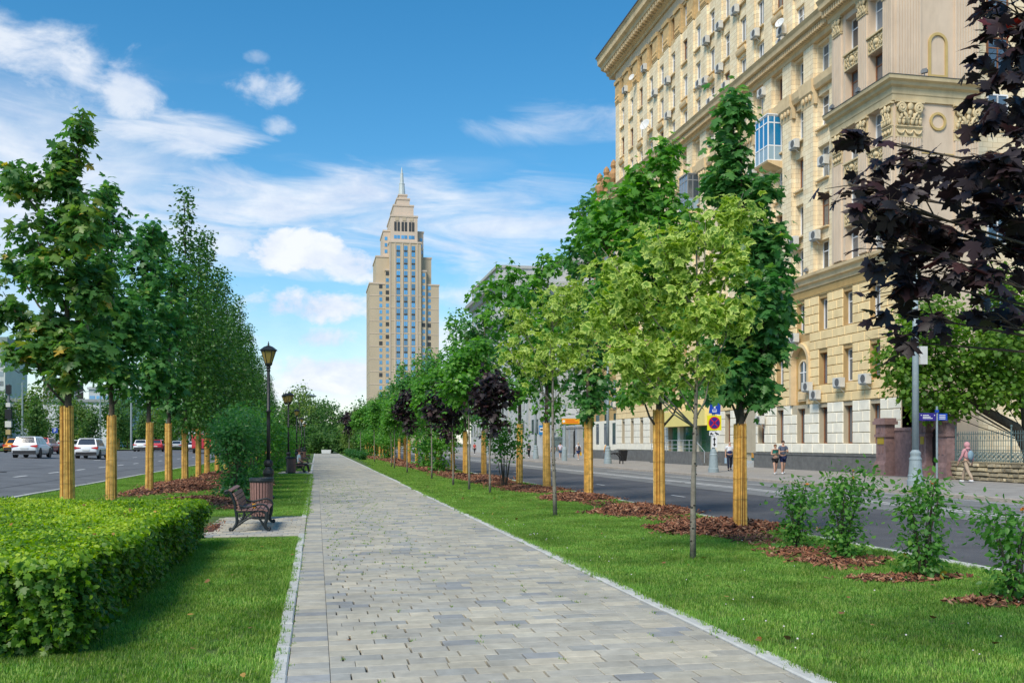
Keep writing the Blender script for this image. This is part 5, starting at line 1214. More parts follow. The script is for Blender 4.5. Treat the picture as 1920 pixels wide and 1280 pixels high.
def hedge_side(n, which):
    z = HH*rng.random(n)**.85; s = rng.random(n)
    bul = .05*np.sin(6*s*3+z*5) + .035*np.sin(s*97+z*13) + .05*rng.normal(size=n) - .10*(z < .12)
    if which == 'R': y = HY0+(HY1-HY0)*s; x = HX1-.02+bul; o = np.array((1.,0,0))
    elif which == 'F': x = -4.2+(HX1+4.2)*s; y = HY0+.02-bul; o = np.array((0,-1.,0))
    else: x = -5.5+(HX1+5.5)*s; y = HY1-.02+bul; o = np.array((0,1.,0))
    P = np.stack([x,y,z],1); T = rng.normal(size=(n,3))*.5 + o*.35; T[:,2] -= .55; N = rng.normal(size=(n,3))*.35 + o*.75; N[:,2] += .55
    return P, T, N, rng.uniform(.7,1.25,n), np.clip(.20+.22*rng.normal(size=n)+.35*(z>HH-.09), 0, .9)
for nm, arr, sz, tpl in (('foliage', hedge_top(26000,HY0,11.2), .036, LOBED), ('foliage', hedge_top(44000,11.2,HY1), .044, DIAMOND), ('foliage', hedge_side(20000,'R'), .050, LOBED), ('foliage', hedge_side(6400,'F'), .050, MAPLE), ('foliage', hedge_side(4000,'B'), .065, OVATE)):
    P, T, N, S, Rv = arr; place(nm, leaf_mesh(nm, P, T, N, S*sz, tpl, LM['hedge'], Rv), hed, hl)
tw = MB()
for _ in range(150):
    y = random.uniform(HY0+.1,HY1); tw.tube([(HX1-.25,y,0),(HX1-.12,y+random.uniform(-.1,.1),.3),(HX1-.08,y+random.uniform(-.15,.15),.6)], [.007,.005,.003], 4)
for _ in range(40):
    x = random.uniform(-4,HX1-.1); tw.tube([(x,HY0+.22,0),(x+random.uniform(-.1,.1),HY0+.12,.3),(x+random.uniform(-.15,.15),HY0+.08,.6)], [.007,.005,.003], 4)
o = tw.build('twig', M_bark_d, hed); o.location = hl
# stray shoots the shears missed, and a few scorched leaves
sp_, st_, sn_, ss_, sr_ = [], [], [], [], []; sw = MB()
for _ in range(70):
    if random.random() < .6: b = Vector((random.uniform(-4.5,HX1), random.uniform(HY0,HY1), HH-.03)); e = b + Vector((random.gauss(0,.04), random.gauss(0,.04), random.uniform(.05,.13)))
    else: b = Vector((HX1-.03, random.uniform(HY0,HY1), random.uniform(.1,.7))); e = b + Vector((random.uniform(.06,.18), random.gauss(0,.06), random.uniform(-.02,.08)))
    sw.tube([b, e], [.003,.0015], 4)
    for j in range(4):
        p = b.lerp(e, .4+.2*j); sp_.append(p); st_.append(Vector((random.gauss(0,1), random.gauss(0,1), .2))); sn_.append(Vector((random.gauss(0,.4), random.gauss(0,.4), 1))); ss_.append(random.uniform(.03,.05)); sr_.append(random.uniform(.4,.9))
place('stray_shoot', leaf_mesh('stray_shoot', np.array(sp_), np.array(st_), np.array(sn_), np.array(ss_), LOBED, LM['hedge'], np.array(sr_)), hed, hl)['kind'] = 'stuff'; o = tag(sw.build('twig', M_bark_d, hed), kind='stuff'); o.location = hl
n = 46; y = rng.uniform(HY0,HY1,n); x = rng.uniform(-4.2,HX1,n); P = np.stack([x,y,np.full(n,HH+.03)],1); T = rng.normal(size=(n,3)); T[:,2] *= .3; N = rng.normal(size=(n,3))*.4; N[:,2] += 1
place('scorched_leaf', leaf_mesh('scorched_leaf', P, T, N, rng.uniform(.03,.05,n), LOBED, M_dry, rng.random(n)), hed, hl)

# --- shrubs
def make_shrub(name, label, group, loc, h, r, n, leaf, tpl, size, stems=6, bare=.0, top=False, sig=.10):
    t = thing(name, label, 'shrub', loc, 0, group); st = MB(); lob = []
    for i in range(stems):
        a = 2*math.pi*i/stems+random.uniform(-.4,.4); q = random.uniform(.25,.8)*r; hh = h*random.uniform(.72,1.0)
        e = Vector((q*math.cos(a), q*math.sin(a), hh)); m_ = Vector((.35*e.x, .35*e.y, hh*.45)); st.tube([(e.x*.12,e.y*.12,-.02), m_, e], [.011+.004*h, .008+.002*h, .003], 6)
        for k in range(4):
            f = bare + (1-bare)*(k+.6)/4; p = (m_*(1-f) + e*f) if f > .4 else m_*(f/.45)
            lob.append((p.x+random.uniform(-.2,.2)*r, p.y+random.uniform(-.2,.2)*r, max(p.z*.98+.05, h*bare+.1), r*.42, r*.42, h*.16, n/stems/4))
    st.build('stem', M_bark_d, t)
    P, T, N, S, Rv = crown_leaves(lob, size, 7, sig, .35, .7, .6)
    k = P[:,2] > .03; place('crown', leaf_mesh('crown', P[k], T[k], N[k], S[k], tpl, leaf, Rv[k]), t)
    return t
GS = 'leafy shrubs planted in bark beside the side road'
sh = []
for i, (x, d, h, r, n, lb) in enumerate(((7.3,14.9,1.02,.36,1250,'leafy shrub with an orange dry twig next to the wrapped maple'), (7.28,13.56,1.26,.46,2000,'tall bushy shrub, second of the four beside the side road kerb'), (7.24,11.7,1.2,.40,1600,'bushy shrub with orange leaf tips standing over thin bark'), (7.06,9.93,1.02,.40,1250,'loose shrub standing last in the row of four beside the side road kerb'))):
    s = make_shrub('leafy_shrub', lb, GS, (x, row_y(d,x), 0), h, r, n, LM['shrub'], OVATE, .072, 7); sh.append(s)
    mb = MB(); mb.tube([(.1,0,.2),(.13,.0,h*.8),(.18,.02,h*1.02)], [.008,.007,.006], 5); mb.build('dry_twig', M_bark_d, s)
    n2 = 5; P = np.array([(.17+random.gauss(0,.035), random.gauss(0,.03), h*(.97+random.gauss(0,.03))) for _ in range(n2)]); T = rng.normal(size=(n2,3)); N = rng.normal(size=(n2,3))
    place('dry_leaf', leaf_mesh('dry_leaf', P, T, N, np.full(n2,.055), OVATE, mat('orange_dry_leaf', (.62,.20,.03), .8), rng.random(n2)), s)
GLs = 'dense lilac bushes between the lamp posts and the avenue trees'
for i, (x, y, h, r, n, sz) in enumerate(((-2.35,28.9,2.6,.78,2900,.115), (-2.45,32.0,2.8,.85,2700,.12), (-2.6,35,2.8,1.05,2600,.13), (-2.6,39,3.0,1.1,2400,.14), (-2.6,43.5,3.0,1.15,2200,.15), (-2.6,48,3.1,1.2,2000,.16), (-2.7,53,3.0,1.2,1800,.17))):
    s = make_shrub('lilac_bush', 'x', GLs, (x,y,0), h, r, n, LM['lilac'] if i < 3 else LM['small'], OVATE, sz, 9, 0.02, sig=.16); s['label'] = 'dense dark green bush beside the footpath lamps, %s behind the slatted bin' % ORD[i]; last = s
for i, y in enumerate((59, 65, 71, 78, 86, 95, 105, 116, 128)):
    c = copy_tree(last); c.location = (-2.7,y,0); c.rotation_euler.z = y; c['label'] = 'dense green bush beside the footpath lamps, %s behind the slatted bin' % ORD[7+i]
GM = 'multi-stemmed bushes among the roadside maples'
m0 = make_shrub('tall_bush', 'upright bush with bare lower stems between wrapped maples and small purple maples', GM, (7.0,row_y(36.5,7.0),0), 2.6, .95, 1500, LM['small'], OVATE, .13, 9, .35, sig=.16)
m1 = make_shrub('tall_bush', 'broad light green bush further along the bark strip', GM, (6.9,row_y(55,6.9),0), 2.3, 1.3, 1800, LM['fresh'], OVATE, .17, 9, .12, sig=.2)
for j, (d, s, lb) in enumerate(((62,.9,'broad bush behind the light green one on the bark strip'), (96,1.1,'round bush far along the bark strip'), (128,1.3,'rounded bush at the far end of the bark strip'))):
    c = copy_tree(m1); c.location = (6.9, row_y(d,6.9), 0); c.scale = (s,s,s); c.rotation_euler.z = j*2.1; c['label'] = lb
b0 = make_shrub('small_shrub', 'small dark shrub by the path edge, first of four far along the lawn', 'small shrubs at the path edge', (4.5,96,0), .8, .7, 700, LM['lilac'], DIAMOND, .16, 6)
for j, (x, y) in enumerate(((4.4,108), (4.3,119), (4.2,131))):
    c = copy_tree(b0); c.location = (x,y,0); c.rotation_euler.z = j; c['label'] = 'small dark shrub by the path edge, %s of four far along the lawn' % ORD[j+1]
# grassy tuft at the foot of the thin trunks
ft = [(5.2+random.gauss(0,.11),12.75+random.gauss(0,.10),0) for _ in range(14)] + [(5.3+random.gauss(0,.10),21.1+random.gauss(0,.1),0) for _ in range(8)] + [(5.6+random.gauss(0,.12),31.1+random.gauss(0,.12),0) for _ in range(8)]
scatter('trunk_tuft', ft, rim, 1.0, 1.7)

# --- bark mulch heaps
mulch(7.45,17.0,1.3,.85,.20,1700,.105,label='reddish bark heaped round the first reed wrapped maple'); mulch(7.5,21.6,1.25,.95,.20,1500,.105,label='reddish bark heaped round the second reed wrapped maple')
mulch(7.5,27.4,1.15,1.1,.17,1000,.11,label='bark heap round the third reed wrapped maple'); mulch(7.5,33.2,1.15,2.4,.12,1500,.10,label='long bark bed under the fourth and fifth wrapped maples')
mulch(7.3,44,1.3,8.5,.13,2600,.13,label='long strip of bark under the roadside maples'); mulch(7.1,66,1.3,14,.13,2400,.19,label='far strip of bark under the roadside maples'); mulch(7.0,100,1.3,22,.13,1600,.28,label='farthest strip of bark under the roadside maples')
for x, d, rx, ry, n, lb in ((7.3,14.7,.55,.35,330,'thin bark under the shrub by the first wrapped maple'), (7.15,13.4,.75,.35,420,'scattered bark under the tall shrub'), (7.0,11.65,.75,.26,330,'scattered bark under the third shrub'), (6.95,9.95,.6,.24,240,'scattered bark under the last shrub'), (6.5,8.6,.22,.15,60,'stray bark in the grass')):
    mulch(x, row_y(d,x), rx, ry, .035, n, .075, label=lb)
for x, y, rx, ry, n, lb in ((7.7,19.3,.8,1.9,420,'loose bark between the first two wrapped maples'), (7.75,24.6,.75,2.2,420,'loose bark between the second and third wrapped maples'), (7.3,15.6,.55,1.2,330,'loose bark by the shrub next to the first wrapped maple'), (7.05,12.5,.6,1.1,300,'loose bark between the tall shrubs')): mulch(x, y, rx, ry, .012, n, .085, label=lb)
mulch(-5.0,37.5,1.5,6.0,.22,2600,.12,label='bark heap under the maples along the avenue'); mulch(-3.2,27.9,1.2,1.6,.15,1000,.10,label='bark heap under the first dark bush'); mulch(-2.5,38,.9,9,.12,1500,.13,label='bark strip under the dark bushes'); mulch(-4.6,50,1.4,7,.2,1200,.15,label='bark under the columnar trees')
mulch(-1.95,25.5,.5,.9,.05,260,.09,label='loose bark behind the slatted bin'); mulch(-2.0,19.6,.22,1.4,.01,90,.05,label='bark crumbs swept onto the bench paving')

# --- trees beyond: path end, courtyard, avenue
def round_tree(name, h, r, n, leaf, size, tpl=DIAMOND, zb=.0, lobn=11, seed=0):
    lob = []
    for i in range(lobn):
        a = i*2.4; q = r*.55*math.sqrt(random.random()+.1); z = h*(zb+.18+(1-zb-.3)*((i*.618)%1)); lob.append((q*math.cos(a), z, r*random.uniform(.4,.62), h*random.uniform(.11,.17), n/lobn))
    return make_tree(name, 'x', 'x', (0,0,0), lob, leaf, tpl, size, (h*.2, .02*h), per=9, sig=size*1.1, ymul=1.0)
far0 = [round_tree('broad_tree', 12, 4.2, 2600, LM['far'], .50), round_tree('broad_tree', 12, 3.8, 2400, LM['far_y'], .50), round_tree('broad_tree', 12, 4.6, 2800, LM['far'], .55)]
col0 = make_tree('columnar_tree', 'x', 'x', (0,0,0), column_lobes(9,1.5,1500,2.0), LM['far'], DIAMOND, .42, (2,.1), per=8, sig=.4)
spots = []   # (x, y, scale, kind, group)
for x, y, s, k in ((-9,172,.80,0), (-4.5,178,.85,2), (-1,196,.95,0), (3,205,.9,2), (7,186,.72,1), (10,172,.62,0), (13,196,.85,2), (-13,190,1.0,2), (5,160,.35,1), (1.5,230,1.05,0), (11,215,.95,2), (16,230,1.05,0), (20,260,1.2,2), (-6,230,1.1,1)):
    spots.append((x, y, 0, s, k, 'trees closing the end of the footpath', 'tree in the wooded end of the footpath'))
for x, y, s, k in ((-62,150,1.3,2), (-55,140,1.15,0), (-64,136,1.15,1), (-58,148,1.35,0), (-49,136,.95,2), (-70,165,1.25,0), (-52,158,1.15,1), (-46,150,.75,0), (-44,165,.95,1), (-40,152,.62,1), (-37,160,.75,0), (-34,152,.62,1), (-33,172,.85,2), (-30,165,.62,0), (-28,180,.75,1), (-26,190,.8,0), (-24,205,.85,2), (-22,215,.8,0), (-20,235,.9,1), (-19,260,1.0,0), (-17,290,1.1,2), (-78,185,1.5,2), (-90,200,1.5,0)):
    spots.append((x, y, .8, s, k, 'broad trees beyond the avenue', 'broad tree beyond the avenue'))
cnt = {}
for x, y, z, s, k, g, lb in spots:
    c = copy_tree(far0[k]); c.location = (x,y,z); c.scale = (s,s,s); c.rotation_euler.z = random.uniform(0,6.28); i = cnt.get(g,0); cnt[g] = i+1; c['group'] = g; c['label'] = '%s, %s counted outwards from the path' % (lb, ORD[i])
for o in far0: 
    for ch in list(o.children): bpy.data.objects.remove(ch)
    bpy.data.objects.remove(o)
k = 0
for x, y, s in ((-47,126,.8), (-44,127,.85), (-41,126,.75), (-38,130,.8), (-35.5,134,.75), (-33,138,.8), (-30.5,142,.7), (-28,147,.75), (-25.8,154,.7), (-24,163,.75)):
    c = copy_tree(col0); c.location = (x,y,.8); c.scale = (s,s,s); c.rotation_euler.z = random.uniform(0,6.28); c['group'] = 'young trees planted on the far verge'; c['label'] = 'young upright tree on the far verge of the avenue, %s towards the path' % ORD[k]; k += 1
    if k in (2,4,6,7,8,9,10): reed_wrap(c, .30, .27, 2.1)
for ch in list(col0.children): bpy.data.objects.remove(ch)
bpy.data.objects.remove(col0)
bb0 = make_shrub('broad_bush', 'x', 'x', (-12,161,0), 3.2, 2.6, 1700, LM['far'], DIAMOND, .42, 9, sig=.35)
for i, (x, y, sc_) in enumerate(((-12,161,1), (-7.5,163,1.05), (-3.5,166,.9), (0.5,172,1.1), (4.5,170,1.0), (8,165,1.1), (-1.2,186,1.5), (6,190,1.6), (11,178,1.3), (2.6,205,1.8))):
    c = copy_tree(bb0); c.location = (x,y,0); c.scale = (sc_,)*3; c.rotation_euler.z = i*1.3; c['group'] = 'bushes closing the end of the footpath'; c['label'] = 'dense bush closing the end of the footpath, %s of ten' % ORD[i]
for ch in list(bb0.children): bpy.data.objects.remove(ch)
bpy.data.objects.remove(bb0)
# light airy tree by the third lamp
make_tree('airy_tree', 'airy pale green tree with loose feathery crown behind the footpath lamps', 'trees closing the end of the footpath', (-1.9,112,0), [(-.6,7.4,1.1,.6,120),(.7,7.2,1.0,.6,110),(0,6.4,1.4,.7,160),(-1.2,5.8,.9,.6,90),(1.2,5.9,1.0,.6,90),(.1,5.0,1.3,.6,120),(.2,8.0,.7,.4,60)], LM['far_y'], DIAMOND, .26, (3,.09), per=6, sig=.3)
# lime tree behind the railings
LT = [(-6.3,5.6,1.3,1.0,420),(-5.2,6.6,1.5,1.0,560),(-3.9,7.6,1.6,1.1,640),(-5.5,4.4,1.3,.8,420),(-4.0,5.4,1.8,1.1,800),(-2.3,6.4,1.8,1.3,800),(-2.2,4.4,1.7,.9,640),(-.5,5.3,1.8,1.2,760),(-.4,7.4,2.0,1.4,760),(1.2,6.0,1.9,1.4,640),(-3.6,3.6,1.2,.6,320),(-4.8,3.3,.9,.5,220),(.6,4.0,1.5,.8,420),(-1.0,8.8,1.8,1.0,420)]
t = make_tree('lime_tree', 'spreading lime tree with dark forked trunk behind the iron railings', None, (32.6,39.0,0), LT, LM['lime'], LOBED, .20, (2.0,.30), mult=2.0, per=10, sig=.24, top=7.5, lean=(-.4,.3), limb=.10)
mb = MB(); mb.smooth = True; mb.tube([(0,0,1.0),(-.7,.1,2.4),(-2.0,.3,3.1),(-3.6,.5,4.1),(-4.8,.6,5.2)], [.26,.24,.2,.14,.06], 9); mb.tube([(-.1,0,1.6),(.5,.1,3.2),(.8,.1,5.0),(.6,.2,7)], [.25,.2,.13,.05], 9); mb.build('limb', M_bark_d, t)
k = 0
for x, y, s in ((33,108,.85), (37,112,1.0), (31.5,113.5,.75), (41,107,1.0)):
    c = make_tree('courtyard_tree', 'dense dark courtyard tree behind the far iron fence, %s of four' % ORD[k], 'courtyard trees between the two street buildings', (x,y,0), [(0,8*s,2.0*s,1.6*s,420),(-1.5*s,6.5*s,1.7*s,1.4*s,380),(1.4*s,6.6*s,1.8*s,1.4*s,380),(0,5*s,2.2*s,1.5*s,500),(-1.6*s,4.3*s,1.5*s,1.0*s,280),(1.7*s,4.2*s,1.5*s,1.0*s,280)], LM['far' if k % 2 else 'small'], DIAMOND, .34, (3,.16), per=9, sig=.32); k += 1
# ================================================================ park furniture
M_iron = mat('black_cast_iron', (.010,.016,.018), .5, .2, 20, .3, 60, spec=.5)
M_lampb = mat('black_lamp_paint', (.014,.016,.018), .45, .2, 12, .2, 50, spec=.5)
M_slat = mat('rosewood_slat', (.235,.125,.105), .6, .14, 12, obj_rand=.10)
M_ylw = leaf_mat('amber_lantern_glass', [(.46,.36,.11), (.50,.40,.14)], .45, .3)
def smooth_path(pts, k=5):
    """Catmull-Rom through the points"""
    P = [Vector(p) for p in pts]; out = []
    for i in range(len(P)-1):
        p0, p1, p2, p3 = P[max(i-1,0)], P[i], P[i+1], P[min(i+2,len(P)-1)]
        for j in range(k):
            t = j/k; out.append(.5*((2*p1)+(p2-p0)*t+(2*p0-5*p1+4*p2-p3)*t*t+(3*p1-p0-3*p2+p3)*t**3))
    return out + [P[-1]]
def bench_end():
    mb = MB(); mb.smooth = True
    def bar(pts, r0, r1=None, k=4, e=1.0):
        q = smooth_path([(p[0], 0, p[1]) for p in pts], k); n = len(q); mb.tube(q, [r0+((r1 or r0)-r0)*i/(n-1) for i in range(n)], 7)
    bar([(-.10,.745),(-.055,.765),(-.01,.745),(.03,.67),(.08,.53),(.10,.40),(.12,.26),(.115,.15),(.06,.06),(.02,.03)], .026, .030)    # back post and rear leg
    bar([(-.10,.745),(-.085,.715),(-.06,.715),(-.055,.74)], .022, .016); bar([(.02,.03),(-.005,.04),(.0,.065),(.025,.065)], .026, .018)
    bar([(.02,.035),(.12,.10),(.25,.20),(.36,.255),(.45,.265),(.53,.235),(.58,.155),(.64,.06),(.69,.025)], .021)                   # arched stretcher
    bar([(.13,.50),(.22,.465),(.30,.455),(.40,.475),(.50,.50),(.58,.505),(.65,.475),(.69,.415),(.675,.36),(.62,.345),(.585,.38),(.605,.41),(.635,.395)], .022, .016)   # arm ending in a scroll
    bar([(.66,.36),(.665,.28),(.655,.20),(.635,.13),(.655,.06),(.695,.025)], .040, .026); bar([(.695,.025),(.725,.035),(.72,.065),(.69,.06)], .026, .018)
    bar([(.12,.36),(.25,.375),(.40,.37),(.55,.375),(.64,.36)], .020)                                                                # seat rail
    for cx, cz, r_, s in ((.21,.27,.055,1), (.31,.32,.045,-1), (.42,.32,.045,1), (.53,.31,.05,-1), (.22,.42,.036,1), (.33,.42,.034,-1), (.45,.435,.04,1), (.55,.44,.035,-1), (.15,.30,.03,1)):
        q = [(cx+r_*(1-i/16)*math.cos(s*i*.62), 0, cz+r_*(1-i/16)*math.sin(s*i*.62)) for i in range(13)]; mb.tube(q, .0085, 5)
    return mb.mesh('cast_iron_end', M_iron)
BE = bench_end()
def make_bench(loc, label, L=1.85):
    t = thing('park_bench', label, 'bench', loc, 0, 'benches facing the footpath')
    for y in (0, L): place('cast_iron_end', BE, t, (0, y, 0))
    def slat(a, b, w, th):    # a: centre (x,z); b: angle
        M = Matrix.Rotation(-b, 3, 'Y'); MB().obox((a[0], L/2, a[1]), (w/2, L/2+.03, th/2), M).build('slat', M_slat, t)
    for x, z, a in ((.155,.395,-.15), (.255,.39,-.03), (.355,.39,0), (.455,.395,.05), (.555,.395,.05), (.645,.38,-.35)): slat((x+.0, z+.012), a, .078, .026)
    for x, z, a in ((.125,.465,1.75), (.105,.545,1.82), (.075,.625,1.92), (.042,.695,2.05), (-.025,.775,2.75)): slat((x+.028, z), a, .066, .026)
    return t
bench = make_bench((-1.58,18.65,0), 'brown slatted bench with black cast iron ends nearest the clipped hedge')
def far_bench(y, lb):
    c = copy_tree(bench); c.location = (-1.35, y, 0); c['label'] = lb; return c
far_bench(55.3, 'slatted bench with a man seated on it beside the second lamp'); far_bench(80.5, 'slatted bench further along beside the third lamp'); far_bench(104, 'last slatted bench seen far along the footpath')
def make_bin(loc, label):
    t = thing('litter_bin', label, 'litter bin', loc, 0, 'slatted litter bins by the benches')
    MB().lathe([(.205,.06),(.205,.80),(.19,.80),(.19,.10)], n=20).build('liner', M_iron, t)
    sl = MB().add([(.208,-.021,.07),(.208,.021,.07),(.228,.021,.07),(.228,-.021,.07),(.226,-.024,.82),(.226,.024,.82),(.246,.024,.82),(.246,-.024,.82)], [(0,1,2,3),(4,5,6,7),(0,1,5,4),(1,2,6,5),(2,3,7,6),(3,0,4,7)]).mesh('slat', M_slat)
    for i in range(24): place('slat', sl, t, (0,0,0), (0,0,2*math.pi*i/24))
    MB().lathe([(.215,.79),(.262,.81),(.27,.84),(.265,.885),(.25,.90),(.20,.90),(.19,.87),(.19,.80)], n=28).build('rim', M_iron, t)
    MB().lathe([(.20,0),(.21,.02),(.21,.06),(.1,.07)], n=20).build('base', M_iron, t)
    return t
lbin = make_bin((-1.18,21.75,0), 'round litter bin of brown slats behind the first bench')
for x, y, lb in ((-1.35,54.4,'slatted litter bin beside the seated man'), (-1.3,79.8,'slatted litter bin before the third bench'), (-1.3,103.3,'slatted litter bin far along the footpath')):
    c = copy_tree(lbin); c.location = (x,y,0); c['label'] = lb
def lantern(parent, x, z, y=0.0):
    e = empty_in('lantern', parent, (x, y, z))
    MB().lathe([(.03,-.12),(.05,-.08),(.10,-.03),(.11,0),(.115,.02),(.10,.02)], n=6).build('lantern_cup', M_lampb, e)
    MB().lathe([(.095,.02),(.205,.37)], n=6).build('lantern_glass', M_ylw, e)
    f = MB()
    for i in range(6):
        a = 2*math.pi*i/6; f.tube([(.098*math.cos(a),.098*math.sin(a),.02),(.21*math.cos(a),.21*math.sin(a),.375)], .011, 5)
    f.lathe([(.212,.36),(.225,.365),(.225,.385),(.20,.385)], n=6); f.build('lantern_frame', M_lampb, e)
    MB().lathe([(.20,.385),(.255,.385),(.26,.40),(.19,.455),(.13,.50),(.07,.525),(.03,.54),(.02,.56),(.03,.585),(.012,.61),(.012,.655),(.003,.66)], n=6).build('lantern_roof', M_lampb, e)
def make_lamp(loc, label, twin=False):
    t = thing('footpath_lamp', label, 'lamp post', loc, 0, 'lantern lamps along the footpath')
    MB().lathe([(.17,0),(.17,.10),(.13,.12),(.115,.20),(.115,.62),(.13,.65),(.14,.70),(.165,.78),(.16,.86),(.10,.93),(.09,.97),(.13,1.01),(.14,1.08),(.10,1.15),(.06,1.18)], n=10).build('post_base', M_lampb, t)
    mb = MB(); mb.smooth = True; mb.lathe([(.055,1.15),(.052,2.3),(.052,2.55),(.068,2.56),(.070,2.62),(.050,2.64),(.045,3.78)], n=12); mb.build('post', M_lampb, t)
    MB().lathe([(.045,3.74),(.06,3.77),(.05,3.80),(.05,3.84),(.075,3.86),(.03,3.92)], n=10).build('post_cap', M_lampb, t)
    if twin:
        f = MB(); f.tube([(-.02,.5,3.86),(0,.25,3.80),(0,0,3.78),(0,-.25,3.80),(.02,-.5,3.86)], .02, 6); f.build('lamp_arm', M_lampb, t)
        lantern(t, -.16, 3.97, .45); lantern(t, .08, 3.97, -.45)
    else: lantern(t, 0, 3.97)
    return t
lp = make_lamp((-1.37,28.9,0), 'black lamp post with amber lantern rising behind the slatted bin')
make_lamp((-1.55,55.9,0), 'black lamp post with two amber lanterns beside the seated man', True)
for y, lb in ((82,'black lantern lamp post, third along the footpath'), (109,'black lantern lamp post, fourth along the footpath'), (136,'black lantern lamp post, fifth along the footpath')):
    c = copy_tree(lp); c.location = (-1.6,y,0); c['label'] = lb
# small yellow cup lying on the bench seat
MB().lathe([(.03,0),(.042,.085),(.038,.085),(.027,.008)], n=12).build('paper_cup', mat('yellow_cup', (.75,.36,.02), .5)).location = (-1.16,18.95,.417)
tag(bpy.data.objects['paper_cup'], 'small orange paper cup left on the bench seat', 'cup')

# ================================================================ street furniture
M_pole = mat('blue_grey_pole_paint', (.27,.33,.35), .5, .1, 6, .15, 30)
def street_pole(loc, label, H, base=1.0, arm=None, name='street_lamp', cat='street lamp', r=.13):
    t = thing(name, label, cat, loc, 0, 'blue grey street lamps')
    k = base
    MB().lathe([(.31*k,0),(.31*k,.22*k),(.285*k,.25*k),(.28*k,.36*k),(.29*k,.40*k),(.26*k,.44*k),(.22*k,.98*k),(.235*k,1.02*k),(.235*k,1.08*k),(.19*k,1.12*k),(.19*k,1.2*k),(.205*k,1.23*k),(.205*k,1.30*k),(.15*k,1.36*k),(r,1.4*k)], n=18).build('pole_base', M_pole, t)
    mb = MB(); mb.smooth = True; mb.tube([(0,0,1.36*k),(0,0,H*.6),(0,0,H)], [r, r*.9, r*.7], 14); mb.build('pole', M_pole, t)
    if arm:
        mb = MB(); mb.smooth = True; mb.tube(smooth_path([(0,0,H-.05),(arm*.3,0,H+.5),(arm,0,H+.7)]), .045, 8); mb.build('arm', M_pole, t); MB().box(arm-.1,arm+.6,-.14,.14,H+.62,H+.74).build('lamp_head', M_pole, t)
    return t
t = street_pole((23.0,33.7,0), 'tall blue grey street lamp with conical base beside the stone gate', 8.3, 1.0, -1.4)
B(.14,.45,-.12,.12,4.75,5.45).build('control_box', M_acw, t); B(-.05,.05,-.2,-.13,.62,.9).build('service_door', M_pole, t)
street_pole((23.4,75.5,0), 'blue grey street lamp standing before the far end of the ochre building', 8.6, 1.05, -1.4)
street_pole((23.2,101,0), 'blue grey street lamp beside the far courtyard gate', 8.6, 1.05, -1.4)
street_pole((23.2,131,0), 'blue grey street lamp before the pale grey building', 8.6, 1.05, -1.4)
street_pole((-8.6,60,0), 'blue grey street lamp between the wrapped trunks at the avenue kerb', 9.0, .7, None, r=.17)
# stop prohibition sign cluster
M_sy = mat('sign_yellow', (.80,.72,.01), .5); M_sb = mat('sign_blue', (.012,.06,.42), .45); M_sr = mat('sign_red', (.62,.012,.02), .5); M_sw = mat('sign_white', (.78,.78,.78), .5); M_sk = mat('sign_black', (.012,.012,.014), .5); M_sdb = mat('sign_dark_blue', (.035,.02,.22), .5); M_so = mat('sign_orange', (.85,.36,.01), .5)
def disc(r, y0, y1, n=28): return MB().lathe([(r,y0),(r,y1)], n=n, axis='y')
SX, SY = 22.3, 51.6
t = thing('traffic_sign', 'yellow square no stopping sign stacked with blue and white plates on a conical base', 'traffic sign', (SX,SY,0))
MB().lathe([(.30,0),(.30,.22),(.27,.25),(.26,.40),(.22,.95),(.235,1.0),(.19,1.08),(.19,1.15),(.15,1.3),(.10,1.35)], n=16).build('pole_base', M_pole, t); MB().tube([(0,0,1.3),(0,0,3.9)], .09, 12).build('pole', M_pole, t)
yp = B(-.43,.43,-.13,-.10,2.40,3.25).build('sign_plate', M_sy, t)
for r_, m, a in ((.36,M_sr,-.135), (.305,M_sdb,-.14)): o = disc(r_, a, a+.004).build('sign_disc', m, yp); o.location = (0,0,2.825)
f = MB()
for s in (-1, 1): f.obox((0,-.143,2.825), (.30,.002,.028), Matrix.Rotation(s*math.pi/4, 3, 'Y'))
f.build('sign_cross', M_sr, yp)
bp = MB().add([(-.33,-.12,3.38),(.36,-.12,3.30),(.40,-.12,4.0),(-.24,-.12,4.06),(-.33,-.10,3.38),(.36,-.10,3.30),(.40,-.10,4.0),(-.24,-.10,4.06)], [(0,1,2,3),(7,6,5,4),(0,4,5,1),(1,5,6,2),(2,6,7,3),(3,7,4,0)]).build('sign_plate', M_sb, t)
f = MB(); f.prism([(.02,3.95),(-.10,3.80),(-.03,3.80),(-.03,3.66),(.07,3.66),(.07,3.80),(.14,3.80)], -.126, -.123, 'y'); f.box(-.12,.14,-.126,-.123,3.44,3.60); f.build('arrow_symbol', M_sw, bp)
f = MB(); f.box(-.09,.11,-.129,-.1265,3.50,3.57); f.build('bus_symbol', M_sb, bp)
wp1 = B(-.30,.30,-.13,-.10,2.10,2.36).build('sign_plate', M_sw, t)
f = MB(); f.prism([(-.27,2.16),(-.05,2.16),(-.05,2.2),(-.12,2.2),(-.16,2.28),(-.24,2.27)], -.134, -.131, 'y'); f.prism([(0,2.27),(.06,2.31),(.27,2.2),(.27,2.15),(.1,2.19)], -.134, -.131, 'y')
for x in (-.22,-.1,.14,.23): f.lathe([(.03,-.135),(.03,-.131)], (x,0,2.155), 10, 'y')
f.build('tow_symbol', M_sk, wp1)
wp2 = B(-.16,.16,-.13,-.10,1.42,2.07).build('sign_plate', M_sw, t)
MB().prism([(0,2.02),(-.10,1.86),(-.035,1.86),(-.035,1.63),(-.10,1.63),(0,1.47),(.10,1.63),(.035,1.63),(.035,1.86),(.10,1.86)], -.134, -.131, 'y').build('arrow_symbol', M_sk, wp2)
